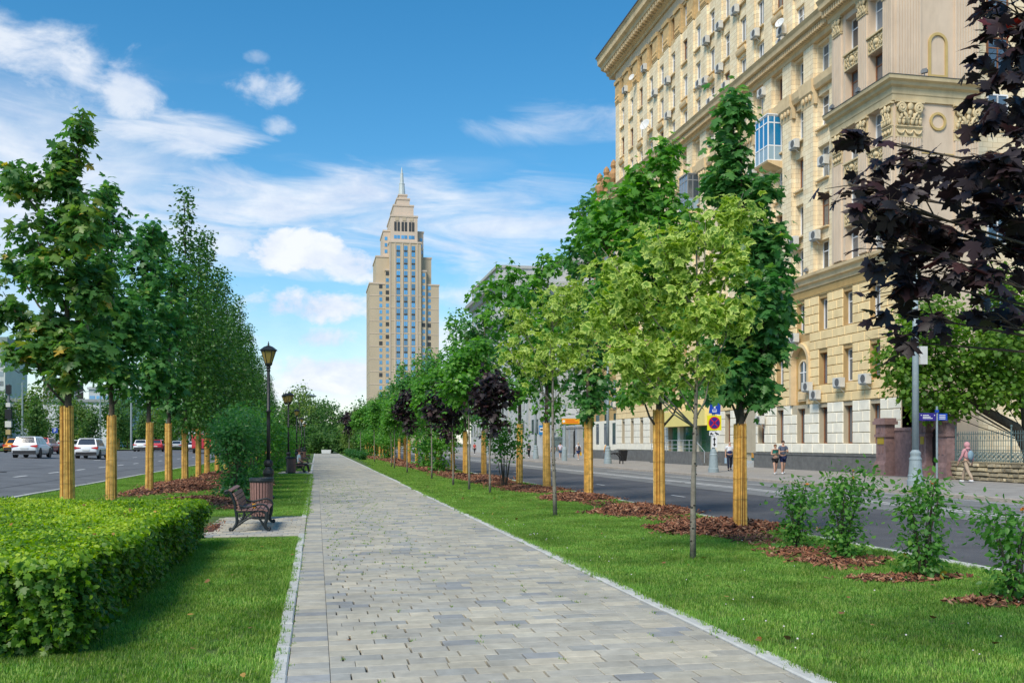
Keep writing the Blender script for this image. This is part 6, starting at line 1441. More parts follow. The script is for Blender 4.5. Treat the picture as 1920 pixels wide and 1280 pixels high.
# bus stop sign
t = thing('bus_stop_sign', 'blue and white bus stop sign on a slim pole by the far kerb', 'traffic sign', (22.6,95.5,0)); MB().tube([(0,0,0),(0,0,3.5)], .035, 8).build('pole', M_met, t)
pl = B(-.33,.33,-.06,-.03,2.55,3.5).build('sign_plate', mat('bus_stop_blue', (.02,.20,.50), .5), t); w = B(-.26,.26,-.066,-.061,2.83,3.27).build('sign_panel', M_sw, pl)
f = MB(); f.box(-.2,.2,-.072,-.067,2.98,3.14); f.lathe([(.035,-.072),(.035,-.067)], (-.12,0,2.96), 8, 'y'); f.lathe([(.035,-.072),(.035,-.067)], (.12,0,2.96), 8, 'y'); f.build('bus_symbol', M_sk, pl)
# direction sign, grey with an orange strip
t = thing('direction_sign', 'grey road direction sign with an orange strip on a thick post', 'traffic sign', (23.0,88,0)); MB().lathe([(.26,0),(.25,1.1),(.19,1.3),(.14,1.35),(.13,5.3)], n=14).build('pole', M_pole, t)
pl = B(-.3,1.42,-.2,-.16,4.02,4.95).build('sign_plate', mat('sign_pale_grey', (.55,.57,.58), .5), t); o2 = B(-.3,1.42,-.2,-.16,3.5,4.0).build('sign_plate', M_so, t)
f = MB()
for x0, x1, z in ((-.22,.25,4.78),(-.22,.12,4.64),(-.22,.95,4.36),(-.22,.10,4.22),(1.02,1.2,4.22)): f.box(x0,x1,-.206,-.201,z,z+.07)
f.prism([(1.3,4.5),(1.12,4.5),(1.05,4.54),(1.12,4.58),(1.3,4.58)], -.206, -.201, 'y'); f.build('lettering', mat('lettering_dark', (.10,.12,.15), .6), pl)
f = MB(); f.box(.1,.95,-.206,-.201,3.80,3.86); f.box(.1,1.3,-.206,-.201,3.62,3.68); f.build('lettering', M_sr, o2); disc(.13,-.206,-.201,16).build('round_symbol', M_sw, o2).location = (-.12,0,3.75)
# street name sign by the gate
t = thing('street_name_sign', 'violet blue street name sign on a slim post before the stone gate', 'street sign', (27.0,38.0,0)); MB().tube([(0,0,0),(0,0,3.3)], .045, 8).build('pole', M_pole, t)
pl = B(-.86,-.05,-.03,.03,2.66,3.0).build('sign_plate', M_sdb, t); pl2 = B(.05,.5,-.03,.03,2.68,2.98).build('sign_plate', M_sb, t); B(-.06,.06,-.06,.06,3.02,3.14).build('post_cap', M_sb, t)
f = MB()
for x0, x1, z in ((-.72,-.42,2.88),(-.72,-.34,2.81),(-.72,-.24,2.745)): f.box(x0,x1,-.036,-.031,z,z+.035)
f.lathe([(.025,-.036),(.025,-.031)], (-.14,0,2.90), 8, 'y'); f.lathe([(.025,-.036),(.025,-.031)], (-.80,0,2.90), 8, 'y'); f.build('lettering', M_sw, pl)
f = MB()
for z in (2.88, 2.80, 2.73): f.box(.1,.4,-.036,-.031,z,z+.035)
f.build('lettering', M_sw, pl2)

# --- stone gate, stone wall and iron railings
M_gate = mat('purple_brown_stone', (.27,.17,.16), .9, .25, 4, .5, 30, dirt=.3); M_rail = mat('grey_green_iron', (.10,.15,.15), .5, .15, 10); M_brass = mat('brass_plate', (.42,.30,.03), .4)
g = thing('stone_gate', 'weathered purple brown stone gate with moulded piers and an arched wicket', 'gate', (28.6,42,0))
def pier(y0, y1, plate):
    mb = MB(); w0, w1 = y0-42, y1-42
    mb.box(-.28,.42,w0-.12,w1+.12,0,.55); mb.prism([(-.28,.55),(.42,.55),(.36,.75),(-.18,.75)], w0-.06, w1+.06, 'y'); mb.box(-.16,.36,w0,w1,.74,2.0); mb.box(-.24,.40,w0-.06,w1+.06,1.98,2.12); mb.box(-.18,.36,w0,w1,2.1,2.62); mb.box(-.30,.46,w0-.12,w1+.12,2.62,2.80); mb.box(-.24,.40,w0-.06,w1+.06,2.78,2.95)
    for k in range(2): mb.box(-.20,-.155,w0+.22+k*.3,w0+.32+k*.3,1.15,1.55); mb.box(-.21,-.175,w0+.25+k*.28,w0+.34+k*.28,2.2,2.5)
    o = mb.build('gate_pier', M_gate, g)
    if plate: B(-.19,-.158,w0+.15,w1-.15,1.62,1.98).build('brass_plate', M_brass, o)
pier(44.15,45.0,True); pier(40.85,41.4,True); pier(39.3,39.95,False)
B(.30,.55,.7,2.1,0,2.3).build('gate_wall', M_gate, g); MB().prism([(.25,2.3),(.60,2.3),(.54,2.45),(.31,2.45)], .7, 2.1, 'y').build('wall_coping', M_gate, g)
mb = MB(); q = [(-2.0,2.75),(-2.0,2.0)] + [(-1.55-.45*math.cos(a), 2.0+.38*math.sin(a)) for a in np.linspace(.1, math.pi-.1, 9)] + [(-1.1,2.0),(-1.1,2.75)]
mb.prism(q, .08, .30, 'x'); mb.build('wicket_arch', M_gate, g); B(.18,.24,-2.0,-1.1,.12,2.35).build('wicket_door', M_sk, g); B(-.15,.3,-2.0,-1.1,0,.14).build('threshold', mat('pale_threshold', (.40,.38,.35), .9), g)
f = MB()
for zz in (.25, 1.2, 2.05): f.box(.29,.31,-.55,.7,zz,zz+.04)
for i in range(6): f.tube([(.30,-.45+.19*i,.1),(.30,-.45+.19*i,2.2)], .014, 5)
f.build('gate_bar', M_rail, g)
rw = thing('stone_wall', 'low wall of rough yellow stones carrying iron railings', 'wall', (28.6,34,0)); B(.06,.5,-6.0,5.2,-.05,.78).build('wall_core', mat('wall_mortar', (.15,.13,.09), .95), rw)
sm = [mat('rough_yellow_stone_%d' % i, c, .9, .2, 6, .6, 25, obj_rand=.28) for i, c in enumerate(((.42,.35,.22), (.50,.42,.28), (.33,.28,.19)))]
z = 0.0
for r_ in range(4):
    y = -6.0; hh = .2
    while y < 5.15:
        L = random.uniform(.22,.62); L = min(L, 5.2-y)
        mb = MB(); j = lambda: random.uniform(-.018,.018)
        mb.add([(.1,y+.02,z+.012),(.1,y+L-.02,z+.012),(.1,y+L-.02,z+hh-.012),(.1,y+.02,z+hh-.012),(j()-.03,y+.045+j(),z+.045+j()),(j()-.03,y+L-.045+j(),z+.045+j()),(j()-.03,y+L-.045+j(),z+hh-.04+j()),(j()-.03,y+.045+j(),z+hh-.04+j())], [(0,1,5,4),(1,2,6,5),(2,3,7,6),(3,0,4,7),(4,5,6,7)])
        so_ = mb.build('stone', random.choice(sm), rw); so_.location = (random.uniform(-.05,.02), 0, random.uniform(-.012,.012)); y += L
    z += hh
B(-.04,.54,-6.0,5.2,.80,.84).build('coping', sm[0], rw)
fe = thing('iron_railing', 'ornate grey green iron railings on the low stone wall', 'railing', (28.75,34,.84))
pal = MB().tube([(0,0,0),(0,0,1.25)], .012, 5); pal.lathe([(.001,1.38),(.022,1.29),(.012,1.25)], n=5); pal = pal.mesh('paling', M_rail)
for i in range(76): place('paling', pal, fe, (0, -5.9+i*.146, 0))
for zz in (.04, .50, .92, 1.22): B(-.015,.015,-6,5.2,zz,zz+.03).build('rail', M_rail, fe)
f = MB()
for i in range(38):
    for zz in (.16, .34): f.tube([(0, -5.85+i*.29+.10*math.cos(a), zz+.085*math.sin(a)) for a in np.linspace(0,2*math.pi,11)], .022, 4, False)
    f.tube([(0,-5.85+i*.29-.14,.06),(0,-5.85+i*.29,.26),(0,-5.85+i*.29+.14,.46)], .010, 4); f.tube([(0,-5.85+i*.29+.14,.06),(0,-5.85+i*.29,.26),(0,-5.85+i*.29-.14,.46)], .010, 4)
    f.sphere((0,-5.85+i*.29,1.07), (.014,.04,.09), 6, 4)
tag(f.build('scroll_band', M_rail, fe), kind='stuff')
for y in (-5.9,-2.2,1.5,5.1): 
    p = MB().tube([(0,y,0),(0,y,1.5)], .03, 8); p.sphere((0,y,1.55), .05, 8, 6); p.tube([(.0,y,0),(.35,y,.0)], .02, 5); p.build('railing_post', M_rail, fe)
# far courtyard gate with grey piers and black leaf
M_gp = mat('grey_gate_stone', (.33,.35,.36), .85, .12, 2, dirt=.3)
g2 = thing('courtyard_gate', 'grey stone piers with a dark iron gate between the street buildings', 'gate', (29,107,0))
for y in (-2.6, 0.4, 3.2): MB().lathe([(.62,0),(.62,.4),(.5,.45),(.5,3.3),(.62,3.4),(.66,3.6),(.5,3.75)], (0,y,0), 4, rot=math.pi/4).build('gate_pier', M_gp, g2)
f = MB()
for i in range(14): f.tube([(0,-2.1+i*.15,.1),(0,-2.1+i*.15,3.0+.3*math.sin(i*.24))], .02, 5)
for zz in (.2, 1.2, 2.6): f.box(-.02,.02,-2.15,-.05,zz,zz+.06)
f.build('gate_leaf', M_sk, g2)
fr = thing('courtyard_fence', 'dark iron fence on a grey plinth beyond the bus stop sign', 'fence', (29,113.5,0)); B(-.2,.2,-2.6,4.2,0,.7).build('plinth', M_gp, fr)
for i in range(44): place('paling', pal, fr, (0,-2.5+i*.15,.7), sc=(1.5,1.5,1.3))
B(-.02,.02,-2.6,4.2,2.1,2.16).build('rail', M_sk, fr)
# planter and bicycle stand by the lamp
pt = thing('street_planter', 'dark tapering planter by the ground floor of the ochre building', 'planter', (28.3,86.5,0)); MB().lathe([(.35,0),(.5,1.0),(.44,1.0),(.42,.9)], n=4, rot=math.pi/4).build('planter_tub', M_sk, pt); MB().sphere((0,0,1.0), (.4,.4,.12), 10, 6).build('planter_soil', M_bed, pt)
bs = thing('bicycle_stand', 'black hooped bicycle stand on the pavement beside a street lamp', 'bicycle stand', (24.3,74.3,0))
for y in (0,.8): MB().tube(smooth_path([(0,y,0),(-.05,y,.55),(-.4,y,.85),(-.75,y,.80)]), .05, 8).build('hoop', M_sk, bs)

# ================================================================ across the avenue: signals, poles
sg = thing('traffic_signal', 'grey traffic signal mast with boxes at the avenue junction', 'traffic signal', (-37.2,128.5,.75))
MB().tube([(0,0,0),(0,0,8.2)], [.17,.14], 10).build('mast', M_lampg, sg)
for z, h, w, m in ((5.4,.5,.5,M_acw), (3.9,1.2,.7,M_sk), (2.9,.75,.7,M_acw), (2.0,.6,.55,mat('tan_box', (.45,.34,.16), .6)), (.0,1.0,.7,M_pole), (7.0,1.1,.55,M_sk)): B(-w/2,w/2,-.3,.2,z,z+h).build('signal_box', m, sg)
def thin_pole(x, y, H, label, arms=1, z=.75):
    t = thing('avenue_lamp', label, 'street lamp', (x,y,z), 0, 'slim street lamps across the avenue'); MB().tube([(0,0,0),(0,0,H)], [.16,.10], 8).build('pole', M_pole, t)
    for s in ([-1,1] if arms == 2 else [1]*arms):
        f = MB(); f.tube([(0,0,H-.6),(s*1.2,0,H),(s*2.4,0,H+.1)], .06, 6); f.box(s*2.2,s*3.0,-.2,.2,H,H+.16); f.build('lamp_arm', M_pole, t)
for i, (px, d, H, a) in enumerate(((42,135,9.5,0), (30,190,10,2), (140,150,9,1), (188,150,10.2,0), (169,170,6,1), (246,138,11.0,0), (92,200,9,1), (355,170,8,1))):
    X = (px-593)*d/1836.9; thin_pole(X, row_y(d,X), H, 'slim grey street lamp beyond the avenue, %s counted towards the path' % ORD[i], a)
for x, y, H, lb in ((-1.5,205,11.5,'distant floodlight mast over the trees at path end'), (-3.4,215,10.5,'shorter distant floodlight mast beside a taller one')):
    t = thing('floodlight_mast', lb, 'light mast', (x,y,0)); MB().tube([(0,0,0),(0,0,H)], .14, 6).build('pole', M_met, t); MB().lathe([(1.4,H-.15),(1.6,H+.1),(.4,H+.5)], n=10).build('lamp_ring', M_met, t)
ps = thing('parking_sign', 'small blue parking sign beside the avenue', 'traffic sign', (-33.0,133,.8)); MB().tube([(0,0,0),(0,0,2.6)], .04, 6).build('pole', M_met, ps); pl = B(-.32,.32,-.06,-.02,2.2,2.84).build('sign_plate', M_sb, ps)
f = MB(); f.box(-.13,-.05,-.07,-.061,2.3,2.72); f.box(-.05,.13,-.07,-.061,2.66,2.72); f.box(.07,.13,-.07,-.061,2.52,2.66); f.box(-.05,.13,-.07,-.061,2.46,2.52); f.build('parking_letter', M_sw, pl)
# ================================================================ vehicles
M_tyre = mat('tyre_rubber', (.018,.018,.02), .85); M_rimm = mat('alloy_rim', (.45,.46,.48), .35, metal=.7); M_carg = glass_mat('car_glass', (.012,.015,.018), .05, .1); M_trimb = mat('black_plastic', (.025,.025,.028), .6); M_tail = mat('tail_lamp_red', (.55,.012,.012), .25, spec=.7); M_head = mat('head_lamp', (.72,.74,.76), .15, spec=.8); M_plate = mat('number_plate', (.65,.65,.62), .5)
def paint(n, c): 
    m = mat('car_paint_'+n, c, .28, spec=.6); m.node_tree.nodes['Principled BSDF'].inputs['Coat Weight'].default_value = .5; return m
tyre = MB().lathe([(.22,-.11),(.30,-.115),(.34,-.08),(.345,0),(.34,.08),(.30,.115),(.22,.11)], n=20, axis='x').mesh('tyre', M_tyre)
rimm = MB(); rimm.lathe([(.225,-.10),(.225,.10)], n=16, axis='x')
for i in range(5): a = 2*math.pi*i/5; rimm.obox((.0,.11*math.cos(a),.11*math.sin(a)), (.112,.10,.028), Matrix.Rotation(a, 3, 'X'))
rimm = rimm.mesh('rim', M_rimm)
def loft(mb, secs):
    n = len(secs[0]); vs = [p for s in secs for p in s]; fs = [(i*n+j, i*n+(j+1)%n, (i+1)*n+(j+1)%n, (i+1)*n+j) for i in range(len(secs)-1) for j in range(n)] + [tuple(range(n)), tuple(range((len(secs)-1)*n, len(secs)*n))]; mb.add(vs, fs)
def car(label, pos, heading, pm, H=1.66, L=4.5, Wd=1.84, suv=True, z=None, roofm=None, pillar=None, tails=M_tail, name='car'):
    x, y = pos; t = thing(name, label, 'car', (x, y, av_z(x)+.005 if z is None else z), heading, 'cars on the avenue')
    k = L/4.5; w = Wd/2; b = 1.02 if suv else .90
    st = [(-2.24,.80,.42,b-.22), (-2.16,.95,.30,b-.06), (-1.95,.985,.26,b), (-1.4,1,.24,b), (0,1,.22,b-.02), (1.0,1,.24,b-.03), (1.55,.985,.26,b-.10), (2.0,.93,.30,b-.20), (2.22,.78,.36,b-.36)]
    mb = MB(); mb.smooth = True; secs = []
    for yy, f, z0, z1 in st:
        ww = w*f; h = z1-z0; secs.append([(-ww*.90,yy*k,z0),(-ww*.99,yy*k,z0+h*.22),(-ww,yy*k,z0+h*.6),(-ww*.97,yy*k,z0+h*.88),(-ww*.86,yy*k,z1),(ww*.86,yy*k,z1),(ww*.97,yy*k,z0+h*.88),(ww,yy*k,z0+h*.6),(ww*.99,yy*k,z0+h*.22),(ww*.90,yy*k,z0)])
    loft(mb, secs); mb.build('body', pm, t)
    yb, yr, yf, yw = (-2.08*k if suv else -1.75*k), (-1.72*k if suv else -1.15*k), .28*k, 1.12*k
    w0, w1 = w*.90, w*.70
    mb = MB(); mb.smooth = False
    S = [[(-w0,yb,b-.06),(-w0,yw,b-.08),(w0,yw,b-.08),(w0,yb,b-.06)], [(-w1*1.02,yr-.06*k,H-.07),(-w1*1.02,yf+.08*k,H-.07),(w1*1.02,yf+.08*k,H-.07),(w1*1.02,yr-.06*k,H-.07)], [(-w1*.9,yr+.1*k,H),(-w1*.9,yf-.15*k,H),(w1*.9,yf-.15*k,H),(w1*.9,yr+.1*k,H)]]
    loft(mb, S); mb.build('cabin', pillar or pm, t)
    if roofm: B(-w1*.88,w1*.88,yr+.12*k,yf-.17*k,H-.005,H+.02).build('roof_panel', roofm, t)
    A0, A1 = [Vector(p) for p in S[0]], [Vector(p) for p in S[1]]
    def pane(nm, a, b_, c, d, lo, hi, u0, u1, push):
        def P(u, v): return (a.lerp(b_,u)).lerp(d.lerp(c,u), v)
        q = [P(u0,lo)+push, P(u1,lo)+push, P(u1,hi)+push, P(u0,hi)+push]; MB().quad(*q).build(nm, M_carg, t)
    pane('rear_window', A0[3], A0[0], A1[0], A1[3], .30, .95, .07, .93, Vector((0,-.012,.004))); pane('windscreen', A0[1], A0[2], A1[2], A1[1], .12, .95, .06, .94, Vector((0,.012,.004)))
    for s, (i, j) in ((-1,(0,1)), (1,(3,2))):
        for u0, u1 in ((.06,.28), (.31,.58), (.60,.90)): pane('side_window', A0[i], A0[j], A1[j], A1[i], .18, .90, u0, u1, Vector((s*.012,0,0)))
    for yy in (-1.36*k, 1.36*k):
        for s in (-1, 1):
            e = empty_in('wheel', t, (s*(w-.12), yy, .345)); place('tyre', tyre, e); place('rim', rimm, e)
            MB().lathe([(.41,-.005),(.41,.006)], n=18, axis='x').build('wheel_arch', M_trimb, t, (s*(w-.004), yy, .37))
    B(-w*.86,w*.86,-2.27*k,-2.1*k,.32,.56).build('rear_bumper', M_trimb, t); B(-w*.8,w*.8,2.05*k,2.25*k,.34,.52).build('front_bumper', M_trimb, t)
    B(-.27,.27,-2.275*k,-2.255*k,.66,.78).build('number_plate', M_plate, t); B(-.27,.27,2.23*k,2.26*k,.42,.54).build('number_plate', M_plate, t)
    for s in (-1, 1):
        MB().prism([(s*w*.42,b-.10),(s*w*.97,b-.02),(s*w*.96,b-.22),(s*w*.60,b-.18)], -2.245*k, -1.9*k, 'y').build('tail_lamp', tails, t)
        MB().prism([(s*w*.50,b-.36),(s*w*.90,b-.26),(s*w*.90,b-.38),(s*w*.55,b-.44)], 2.0*k, 2.18*k, 'y').build('head_lamp', M_head, t)
        B(s*w*.98,s*(w+.16),.78*k,.92*k,b-.06,b+.10).build('wing_mirror', pm, t)
    B(-.42,.42,2.08*k,2.235*k,b-.42,b-.30).build('grille', M_trimb, t)
    if suv: B(-.5,.5,yr-.16*k,yr+.02,H-.06,H-.02).build('spoiler', pm, t)
    return t
W_, RD, OR, SI = paint('white', (.70,.72,.74)), paint('red', (.50,.02,.035)), paint('orange', (.78,.30,.015)), paint('silver', (.42,.45,.48))
def at(px, d): X = (px-593)*d/1836.9; return (X, row_y(d, X))
car('white crossover with large red tail lamps on the avenue', at(61,74), 0, W_, 1.62, 4.4, 1.86, tails=M_tail, pillar=W_)
car('red hatchback half hidden beside the white crossover', at(86,92), 0, RD, 1.55, 4.2, 1.78)
car('white estate car with dark rear window behind the first wrapped trunks', at(173,80), 0, W_, 1.68, 4.6, 1.84)
car('orange taxi hatchback at the far side of the avenue', at(33,104), 0, OR, 1.50, 4.3, 1.78, False)
car('white saloon driving towards the viewer across the avenue', at(148,128), math.pi, W_, 1.46, 4.8, 1.84, False)
car('white car partly hidden by the third wrapped trunk', at(268,128), 0, W_, 1.55, 4.4, 1.8)
car('dark red crossover with black roof beyond the third wrapped trunk', at(296,132), 0, RD, 1.6, 4.4, 1.9, roofm=M_trimb)
car('silver saloon between the grey lamp and the next wrapped trunk', at(333,165), 0, SI, 1.5, 4.5, 1.85, False)
car('white saloon waiting beside the red lorry', at(360,150), 0, W_, 1.5, 4.5, 1.85, False)
car('small white car at the edge of the view on the avenue', at(4,150), 0, W_, 1.5, 4.2, 1.8, False)
lx, ly = at(383,137)
lo = thing('red_lorry', 'red box lorry with a white stripe on the avenue', 'lorry', (lx,ly,av_z(lx)))
B(-1.28,1.28,-3.6,2.4,.75,3.55).build('cargo_box', RD, lo); B(-1.29,1.29,-3.61,2.38,2.75,3.1).build('stripe', M_sw, lo); B(-1.3,1.3,-3.62,2.42,3.5,3.62).build('box_edge', RD, lo); B(-1.15,1.15,2.5,4.2,.5,2.7).build('cab', RD, lo); B(-1.2,1.2,-3.65,-3.4,.55,.75).build('rear_underrun', M_trimb, lo)
B(-.02,.02,-3.63,-3.6,.8,3.45).build('door_seam', M_trimb, lo)
f = MB(); f.box(.55,.62,-3.62,-3.605,2.0,2.5); f.box(.62,.85,-3.62,-3.605,2.38,2.5); f.box(.62,.8,-3.62,-3.605,2.2,2.28); f.build('white_mark', M_sw, lo)
for s in (-1, 1):
    for yy in (-2.6, 3.2):
        e = empty_in('wheel', lo, (s*1.05,yy,.5)); e.scale = (1.6,1.45,1.45); place('tyre', tyre, e); place('rim', rimm, e)
    B(s*.8,s*1.2,-3.66,-3.6,.78,.92).build('tail_lamp', M_tail, lo)
cp = thing('concrete_planter', 'low white concrete planter at the end of the footpath', 'planter', (1.6,163,0))
cp.scale = (.8,.8,.8)
MB().add([(-.9,-.35,0),(.9,-.35,0),(.9,.35,0),(-.9,.35,0),(-1.0,-.42,.75),(1.0,-.42,.75),(1.0,.42,.75),(-1.0,.42,.75)], [(3,2,1,0),(4,5,6,7),(0,1,5,4),(1,2,6,5),(2,3,7,6),(3,0,4,7)]).build('planter_tub', M_sw, cp); B(-.9,.9,-.33,.33,.75,.76).build('planter_soil', M_bed, cp)

# ================================================================ people
SK = mat('skin', (.52,.30,.21), .6); 
def skin_mesh(name, m, pts, edges, parent, sub=1):
    """pts: name -> (x,y,z,rx,ry); a skeleton of connected joints grown into one surface"""
    idx = {k: i for i, k in enumerate(pts)}; me = bpy.data.meshes.new(name); me.from_pydata([p[:3] for p in pts.values()], [(idx[a], idx[b]) for a, b in edges], [])
    me.materials.append(m); o = place(name, me, parent); md = o.modifiers.new('skin', 'SKIN'); md.use_smooth_shade = True
    for i, p in enumerate(pts.values()): me.skin_vertices[0].data[i].radius = (p[3], p[4] if len(p) > 4 else p[3])
    me.skin_vertices[0].data[0].use_root = True
    s = o.modifiers.new('sub', 'SUBSURF'); s.levels = sub; s.render_levels = sub
    return o
def person(label, loc, rz, h=1.75, top=(.3,.3,.3), bottom=(.05,.05,.08), hair=(.04,.025,.015), shoe=(.75,.75,.75), sleeves='short', legs='long', stride=.28, arms='walk', sit=False, hood=None, pack=None, bag=None, vest=None, skin=SK, bald=False, pony=False, crop=False):
    t = thing('person', label, 'person', loc, rz); t.scale = (h/1.75,)*3
    J = dict(pelvis=(0,0,.95,.135,.105), waist=(0,0,1.10,.125,.095), chest=(0,.0,1.30,.155,.105), collar=(0,0,1.44,.10,.075), neck=(0,.015,1.51,.05), jaw=(0,.035,1.575,.065,.07), head=(0,.025,1.645,.078,.09), crown=(0,.01,1.72,.05,.06))
    E = [('pelvis','waist'),('waist','chest'),('chest','collar'),('collar','neck'),('neck','jaw'),('jaw','head'),('head','crown')]
    for s, S in ((-1,'l'), (1,'r')):
        st = stride*s
        if sit:
            J[S+'hip']=(s*.10,.03,.90,.085); J[S+'knee']=(s*.12,.46,.92,.06); J[S+'calf']=(s*.12,.52,.70,.05); J[S+'ankle']=(s*.12,.56,.50,.036); J[S+'toe']=(s*.13,.74,.46,.03)
        else:
            ky = st*.62+.03; J[S+'hip']=(s*.095,.0,.88,.085); J[S+'thigh']=(s*.10,ky*.5,.70,.075); J[S+'knee']=(s*.10,ky,.50,.055); J[S+'calf']=(s*.10,ky*.9+st*.3-(.05 if st < 0 else 0),.32,.052); J[S+'ankle']=(s*.10,st*1.05-.02-(.06 if st < 0 else 0),.10+(.05 if st < 0 else 0),.034); J[S+'toe']=(s*.115,st*1.05+.14-(.05 if st < 0 else 0),.035,.032)
        E += [('pelvis',S+'hip'), (S+'hip', S+'knee' if sit else S+'thigh')] + ([] if sit else [(S+'thigh',S+'knee')]) + [(S+'knee',S+'calf'),(S+'calf',S+'ankle'),(S+'ankle',S+'toe')]
        J[S+'sho']=(s*.185,0,1.42,.062)
        if arms == 'hold' or sit: J[S+'elb']=(s*.245,.06,1.16,.042); J[S+'wri']=(s*.09,.27,1.20 if not sit else 1.06,.028); hd = Vector((-s*.35,.9,.1))
        else: J[S+'elb']=(s*.235,-st*.25-.02,1.15,.042); J[S+'wri']=(s*.235,-st*.55+.07,.92,.028); hd = Vector((0,.25,-1))
        wv_ = Vector(J[S+'wri'][:3]); hd.normalize(); side = Vector((1,0,0)) if abs(hd.x) < .9 else Vector((0,1,0)); side = (side-hd*side.dot(hd)).normalized()
        pm_ = wv_+hd*.085; J[S+'palm']=(*pm_,.034,.018); E += [('chest' if False else 'collar',S+'sho'),(S+'sho',S+'elb'),(S+'elb',S+'wri'),(S+'wri',S+'palm')]
        for q in range(4):
            ln = (.070,.082,.078,.060)[q]; f0 = pm_+side*(.024*(q-1.5)*1.0)+hd*.03; f1 = f0+hd*ln+Vector((0,.012,-.006)); J['%sf%da' % (S,q)]=(*f0,.0095); J['%sf%db' % (S,q)]=(*f1,.007); E += [(S+'palm','%sf%da' % (S,q)),('%sf%da' % (S,q),'%sf%db' % (S,q))]
        th = pm_-hd*.04+side*(-.035 if s > 0 else .035); J[S+'tha']=(*th,.0105); J[S+'thb']=(*(th+hd*.05+side*(-.02 if s > 0 else .02)),.008); E += [(S+'palm',S+'tha'),(S+'tha',S+'thb')]
    skin_mesh('body', skin, J, E, t)
    def cloth(nm, m, keys, edges, grow, cut=None):
        P = {k: (J[k][0],J[k][1],J[k][2],J[k][3]+grow,(J[k][4] if len(J[k]) > 4 else J[k][3])+grow) for k in keys}
        if cut:
            for k, (a, b, f, g) in cut.items(): v = Vector(J[a][:3]).lerp(Vector(J[b][:3]), f); P[k] = (*v, g, g)
        return skin_mesh(nm, m, P, edges, t)
    cid = '%.2f_%.2f_%.2f' % tuple(top); M_t = mat('shirt_'+cid, top, .85, .12, 12); cid = '%.2f_%.2f_%.2f' % tuple(bottom); M_b = mat('trousers_'+cid, bottom, .85, .12, 12)
    keys = ['chest','collar'] if crop else ['chest','waist','pelvis','collar']
    eds = [('chest','collar')] if crop else [('chest','waist'),('waist','pelvis'),('chest','collar')]; cut = {}
    if not crop:
        for S in 'lr':
            keys += [S+'sho']; eds.append(('collar',S+'sho'))
            if sleeves == 'long': keys += [S+'elb',S+'wri']; eds += [(S+'sho',S+'elb'),(S+'elb',S+'wri')]
            else: cut[S+'cuff'] = (S+'sho',S+'elb',.62,.064); eds.append((S+'sho',S+'cuff'))
    else: cut['hem'] = ('chest','waist',.35,.15); eds.append(('chest','hem'))
    cloth('shirt', M_t, keys, eds, .016, cut)
    keys = ['pelvis']; eds = []; cut = {}
    for S in 'lr':
        keys.append(S+'hip'); eds.append(('pelvis',S+'hip'))
        if legs == 'long':
            ks = [S+'hip'] + ([] if sit else [S+'thigh']) + [S+'knee',S+'calf',S+'ankle']; keys += ks[1:]; eds += list(zip(ks[:-1], ks[1:]))
        else:
            a, b_ = (S+'thigh',S+'knee'); keys.append(a); eds.append((S+'hip',a)); cut[S+'hem'] = (a,b_,.55 if legs == 'short' else .1,.082); eds.append((a,S+'hem'))
    cloth('trousers', M_b, keys, eds, .020, cut)
    M_s = mat('shoe_%.2f' % shoe[0], shoe, .6)
    for S in 'lr':
        a, q = Vector(J[S+'ankle'][:3]), Vector(J[S+'toe'][:3]); mb = MB(); mb.smooth = True; d = (q-a); c = a+d*.45; mb.sphere((c.x, c.y-.0, c.z-.015), (.047,.135,.048), 10, 7); mb.build('shoe', M_s, t)
    f = MB()    # features of the face
    for s in (-1, 1): f.sphere((s*.030,.112,1.655), (.012,.006,.007), 6, 4)
    f.sphere((0,.108,1.595), (.022,.006,.005), 6, 4); f.build('eyes_and_mouth', mat('dark_features', (.06,.025,.02), .6), t)
    f = MB(); f.smooth = True; f.sphere((0,.118,1.627), (.012,.018,.018), 8, 5)
    for s in (-1, 1): f.sphere((s*.082,.015,1.635), (.010,.018,.028), 8, 5)
    f.build('nose_and_ears', skin, t)
    if not bald and not hood:
        mb = MB(); mb.smooth = True; mb.sphere((0,-.005,1.685), (.092,.108,.085), 14, 9); mb.build('hair', mat('hair_%.2f' % hair[0], hair, .7, .2, 60), t)
        if pony: MB().tube([(0,-.10,1.71),(0,-.17,1.66),(0,-.15,1.52)], [.03,.032,.010], 8).build('ponytail', mat('hair_%.2f' % hair[0], hair, .7), t)
    if hood:
        mb = MB(); mb.smooth = True; mb.sphere((0,-.005,1.655), (.125,.135,.145), 14, 10); mb.sphere((0,-.06,1.50), (.12,.09,.07), 10, 6); mb.build('hood', M_t, t)
    if pack:
        mb = MB(); mb.smooth = True; mb.sphere((0,-.20,1.20), (.15,.10,.22), 12, 8); mb.build('backpack', mat('pack_%.2f' % pack[0], pack, .8, .1, 10), t)
        mb = MB()
        for s in (-1, 1): mb.tube(smooth_path([(s*.10,-.14,1.40),(s*.12,0,1.475),(s*.12,.13,1.35),(s*.13,.04,1.14),(s*.11,-.13,1.06)]), .017, 5)
        mb.build('strap', mat('pack_strap', (.08,.10,.12), .8), t)
    if bag:
        p = J['rwri']; mb = MB(); mb.prism([(-.13,-.42),(.13,-.42),(.10,-.10),(-.10,-.10)], -.05, .05, 'x'); mb.tube([(0,-.09,-.10),(0,0,-.02),(0,.09,-.10)], .008, 5)
        mb.build('carrier_bag', mat('bag_%.2f' % bag[0], bag, .6), t, (p[0],p[1],p[2]-.06))
    if vest: cloth('vest', mat('vest_%.2f' % vest[2], vest, .8), ['chest','waist','pelvis'], [('chest','waist'),('waist','pelvis')], .030)
    if arms == 'hold': B(-.035,.035,.34,.35,1.17,1.31).build('phone', M_sk, t)
    return t
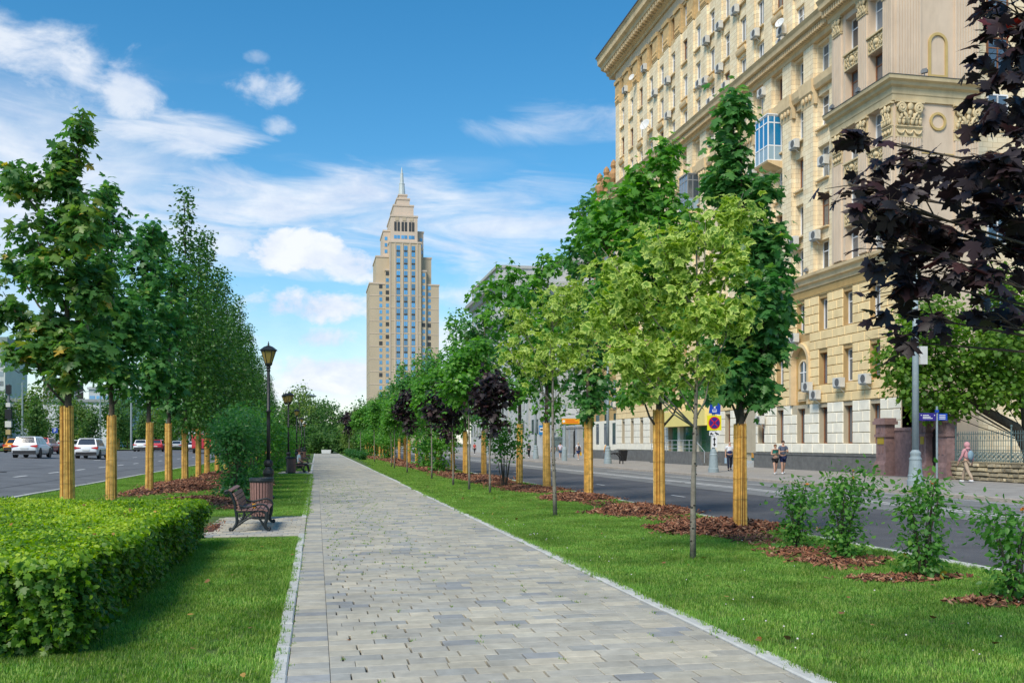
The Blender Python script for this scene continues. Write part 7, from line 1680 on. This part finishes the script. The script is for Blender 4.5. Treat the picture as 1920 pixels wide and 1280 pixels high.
person('person in pink hooded top and beige trousers with grey backpack passing the stone wall', (27.0,36.0,.0), R(12), 1.68, (.55,.27,.29), (.42,.32,.23), sleeves='long', hood=True, pack=(.20,.30,.36), stride=.30)
person('person in green crop top and black shorts walking beside a man', (24.0,47.4,0), R(168), 1.60, (.02,.16,.12), (.012,.012,.014), hair=(.16,.07,.03), legs='mini', arms='hold', crop=True, pony=True, stride=.22)
person('person in grey blue shirt and navy shorts looking at a phone', (24.55,47.6,0), R(172), 1.80, (.10,.12,.17), (.012,.02,.07), legs='short', arms='hold', stride=.16)
person('person in a dark blue vest over white sleeves carrying a pale blue bag', (24.6,54.5,0), R(165), 1.78, (.68,.69,.72), (.012,.018,.04), shoe=(.03,.03,.03), vest=(.015,.025,.10), bag=(.30,.42,.52), bald=True, stride=.18)
person('person in white shirt and blue shorts carrying a yellow bag towards the far gate', (25.6,92.5,0), R(5), 1.76, (.70,.70,.74), (.02,.04,.13), legs='short', pack=(.04,.04,.05), bag=(.75,.42,.01), hair=(.5,.42,.3), stride=.26)
person('person in pale lilac shirt and blue shorts near the far gate pier', (25.8,100.5,0), R(-4), 1.74, (.62,.58,.70), (.05,.10,.18), legs='short', stride=.22)
person('person in black beside the grey direction sign', (24.9,100.0,0), R(8), 1.68, (.02,.02,.024), (.03,.03,.035), stride=.15, hair=(.02,.015,.012))
person('person in an orange jacket beside the third wrapped maple', (26.6,86.0,0), R(4), 1.74, (.72,.30,.01), (.05,.05,.06), sleeves='long', stride=.2, hair=(.02,.015,.012))
person('person in dark clothes waiting at the bus stop', (24.0,108,0), R(20), 1.72, (.02,.022,.03), (.02,.02,.025), stride=.05, sleeves='long')
person('person seated on the second bench in pale shirt and black trousers', (-.98,56.6,-.50), R(-90), 1.78, (.42,.55,.62), (.012,.013,.016), sit=True, hair=(.05,.02,.012), shoe=(.75,.75,.75))
for i, (x, y, c, b) in enumerate(((22.6,118,(.05,.25,.55),(.02,.02,.05)), (23.4,131,(.70,.70,.70),(.05,.06,.12)), (22.9,140,(.55,.06,.05),(.03,.03,.04)))):
    person(('person in a bright blue top far along the pavement','person in white far along the pavement','person in a red top far along the pavement')[i], (x,y,0), R(10*i), 1.72, c, b, stride=.2)
